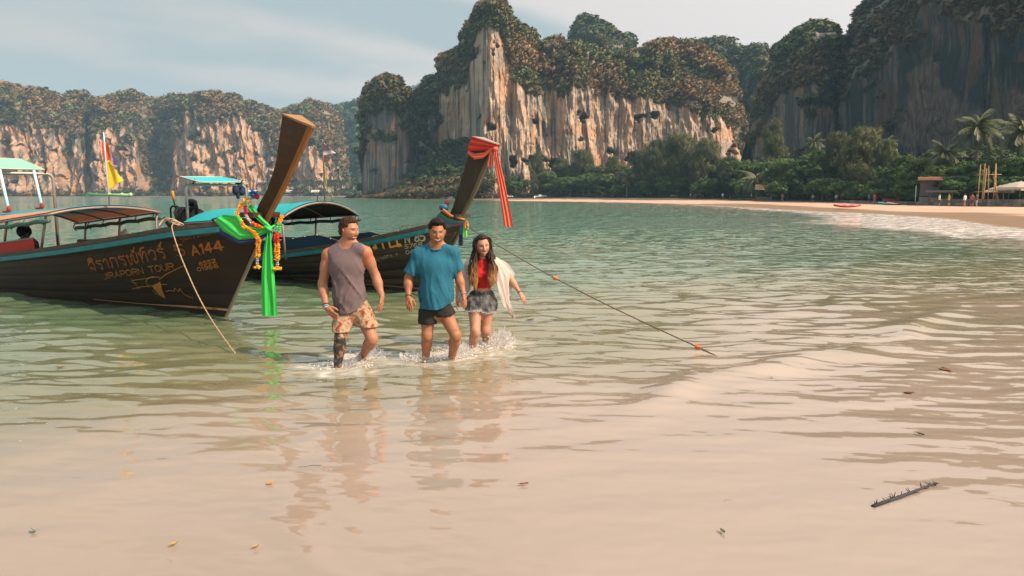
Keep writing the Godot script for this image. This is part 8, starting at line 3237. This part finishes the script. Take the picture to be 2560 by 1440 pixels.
func leaf_thing(label: String, px: float, py: float, size: float, col: StandardMaterial3D, kind: String) -> void:
	var at := ground_px(px, py)
	at.y = 0.012
	var t := thing("floating_" + kind, label, kind, at, rng.randf() * TAU)
	var m := MB.new()
	if kind == "leaf":
		m.flat()
		var p := PackedVector3Array()
		for v in 7:
			for u in 3:
				var f := v / 6.0
				p.append(Vector3((f - 0.5) * size, 0.006 * absf(u - 1.0) + 0.01 * (f - 0.5) * (f - 0.5), (u - 1.0) * size * 0.24 * sin(PI * clampf(f, 0.03, 0.97))))
		m.sheet(p, 3, 7, Vector3(0, -0.002, 0))
		part("blade", m.done(col), t)
		m = MB.new()
		m.rod(Vector3(-size * 0.72, 0.004, 0), Vector3(size * 0.45, 0.008, 0), size * 0.015, 5)
		part("stalk", m.done(mat(0.10, 0.06, 0.03)), t)
	elif kind == "blossom":
		m.flat()
		for i in 5:
			var a := TAU * i / 5.0
			var d := Vector3(cos(a), 0.15, sin(a)) * size * 0.5
			var q := Vector3(-sin(a), 0, cos(a)) * size * 0.22
			m = MB.new()
			m.flat()
			m.tri(Vector3.ZERO, d * 0.6 - q, d)
			m.tri(Vector3.ZERO, d, d * 0.6 + q)
			part("petal", m.done(col), t)
	else:
		m.tube(PackedVector3Array([Vector3(-size * 0.5, 0, 0), Vector3(-size * 0.1, 0.006, size * 0.05), Vector3(size * 0.2, 0.004, size * 0.03), Vector3(size * 0.5, 0.002, size * 0.09)]), PackedFloat32Array([size * 0.016, size * 0.014, size * 0.011, size * 0.005]), 6)
		part("stem", m.done(col), t)


func make_small_things() -> void:
	var p := ground_px(852, 915)
	splash("white splash round the tattooed leg of the man in grey", p, 0.36, 0.10, 150, Vector3(0.10, 0, 0.02))
	p = ground_px(910, 892)
	splash("white splash behind the man in grey at his trailing foot", p, 0.34, 0.13, 160, Vector3(0.06, 0, 0))
	p = ground_px(1064, 897)
	splash("spray left of the man in blue at his straight leg", p, 0.30, 0.16, 180, Vector3(-0.08, 0, 0))
	p = ground_px(1128, 893)
	splash("white splash round the bent leg of the man in blue", p, 0.30, 0.24, 240, Vector3(0.04, 0, 0))
	p = ground_px(1182, 878)
	splash("spray round the front leg of the woman", p, 0.26, 0.18, 180, Vector3(-0.05, 0, 0))
	p = ground_px(1222, 868)
	splash("biggest white splash thrown up behind the woman", p, 0.34, 0.36, 480, Vector3(0.14, 0, 0))
	# the bare spiky branch lying in the shallows at the lower right
	var a := ground_px(2182, 1268)
	var b := ground_px(2340, 1214)
	var br := thing("spiky_branch", "dark spiky stem lying in the shallow water at the lower right", "branch", (a + b) * 0.5)
	var ax := (b - a) * 0.5
	var m := MB.new()
	m.tube(PackedVector3Array([-ax + Vector3(0, 0.004, 0), -ax * 0.3 + Vector3(0, 0.010, 0.006), ax * 0.3 + Vector3(0, 0.014, 0.004), ax + Vector3(0, 0.022, 0)]), PackedFloat32Array([0.013, 0.012, 0.009, 0.004]), 8)
	part("stem", m.done(mat(0.045, 0.045, 0.055, 0.8)), br)
	for i in 54:
		var f := rng.randf_range(-0.95, 1.0)
		var q := ax * f + Vector3(0, 0.012, 0)
		var d := (ax.normalized() * 0.5 + Vector3(rng.randfn(), rng.randfn() * 0.6 + 0.2, rng.randfn())).normalized() * rng.randf_range(0.012, 0.045)
		m = MB.new()
		m.rod(q, q + d, 0.004, 5, 0.0015)
		part("spike", m.done(mat(0.02, 0.02, 0.025, 0.8)), br)
	leaf_thing("orange blossom floating in the shallows, lower left of the middle", 676, 1211, 0.05, mat(0.70, 0.22, 0.02, 0.6), "blossom")
	leaf_thing("long thin dark twig floating below the man in grey", 774, 1171, 0.16, mat(0.10, 0.06, 0.05, 0.7), "twig")
	leaf_thing("long reddish leaf afloat near the right edge, farthest of the right hand leaves", 2364, 926, 0.20, mat(0.22, 0.085, 0.035, 0.6), "leaf")
	leaf_thing("curled dark brown leaf in the water right of the breaking ripple", 2272, 985, 0.10, mat(0.15, 0.055, 0.03, 0.6), "leaf")
	leaf_thing("short dark twig just right of the curled brown leaf", 2312, 981, 0.09, mat(0.06, 0.045, 0.035, 0.7), "twig")
	leaf_thing("small dark scrap of weed floating right of the middle of the shallows", 2302, 1089, 0.06, mat(0.05, 0.055, 0.03, 0.7), "leaf")
	leaf_thing("ochre leaf on the sand bed at the bottom left, nearest the camera", 434, 1366, 0.045, mat(0.50, 0.28, 0.07, 0.6), "leaf")
	leaf_thing("ochre leaf at the bottom, left of the long diagonal ripple", 640, 1372, 0.035, mat(0.48, 0.28, 0.09, 0.6), "leaf")
	leaf_thing("tiny brown twig near the lower left leaf", 422, 1408, 0.05, mat(0.25, 0.13, 0.07, 0.7), "twig")
	leaf_thing("grey-green leaf lying flat at the lower left edge", 84, 1332, 0.06, mat(0.26, 0.27, 0.23, 0.6), "leaf")
	leaf_thing("dull green leaf in the lower right shallows", 1806, 1333, 0.05, mat(0.16, 0.17, 0.10, 0.6), "leaf")
	leaf_thing("dark twig in the sand right of the middle of the foreground", 1820, 1256, 0.05, mat(0.06, 0.05, 0.05, 0.7), "twig")
	leaf_thing("brown leaf below the reflection of the woman", 1310, 1214, 0.06, mat(0.26, 0.13, 0.07, 0.6), "leaf")
	leaf_thing("small reddish leaf floating ahead of the man in blue", 914, 976, 0.06, mat(0.26, 0.10, 0.05, 0.6), "leaf")
	leaf_thing("brown leaf floating near the left edge below the near boat", 152, 920, 0.09, mat(0.35, 0.16, 0.06, 0.6), "leaf")
	leaf_thing("patch of dark weed floating right of the woman's shawl", 1326, 801, 0.16, mat(0.08, 0.10, 0.05, 0.7), "leaf")
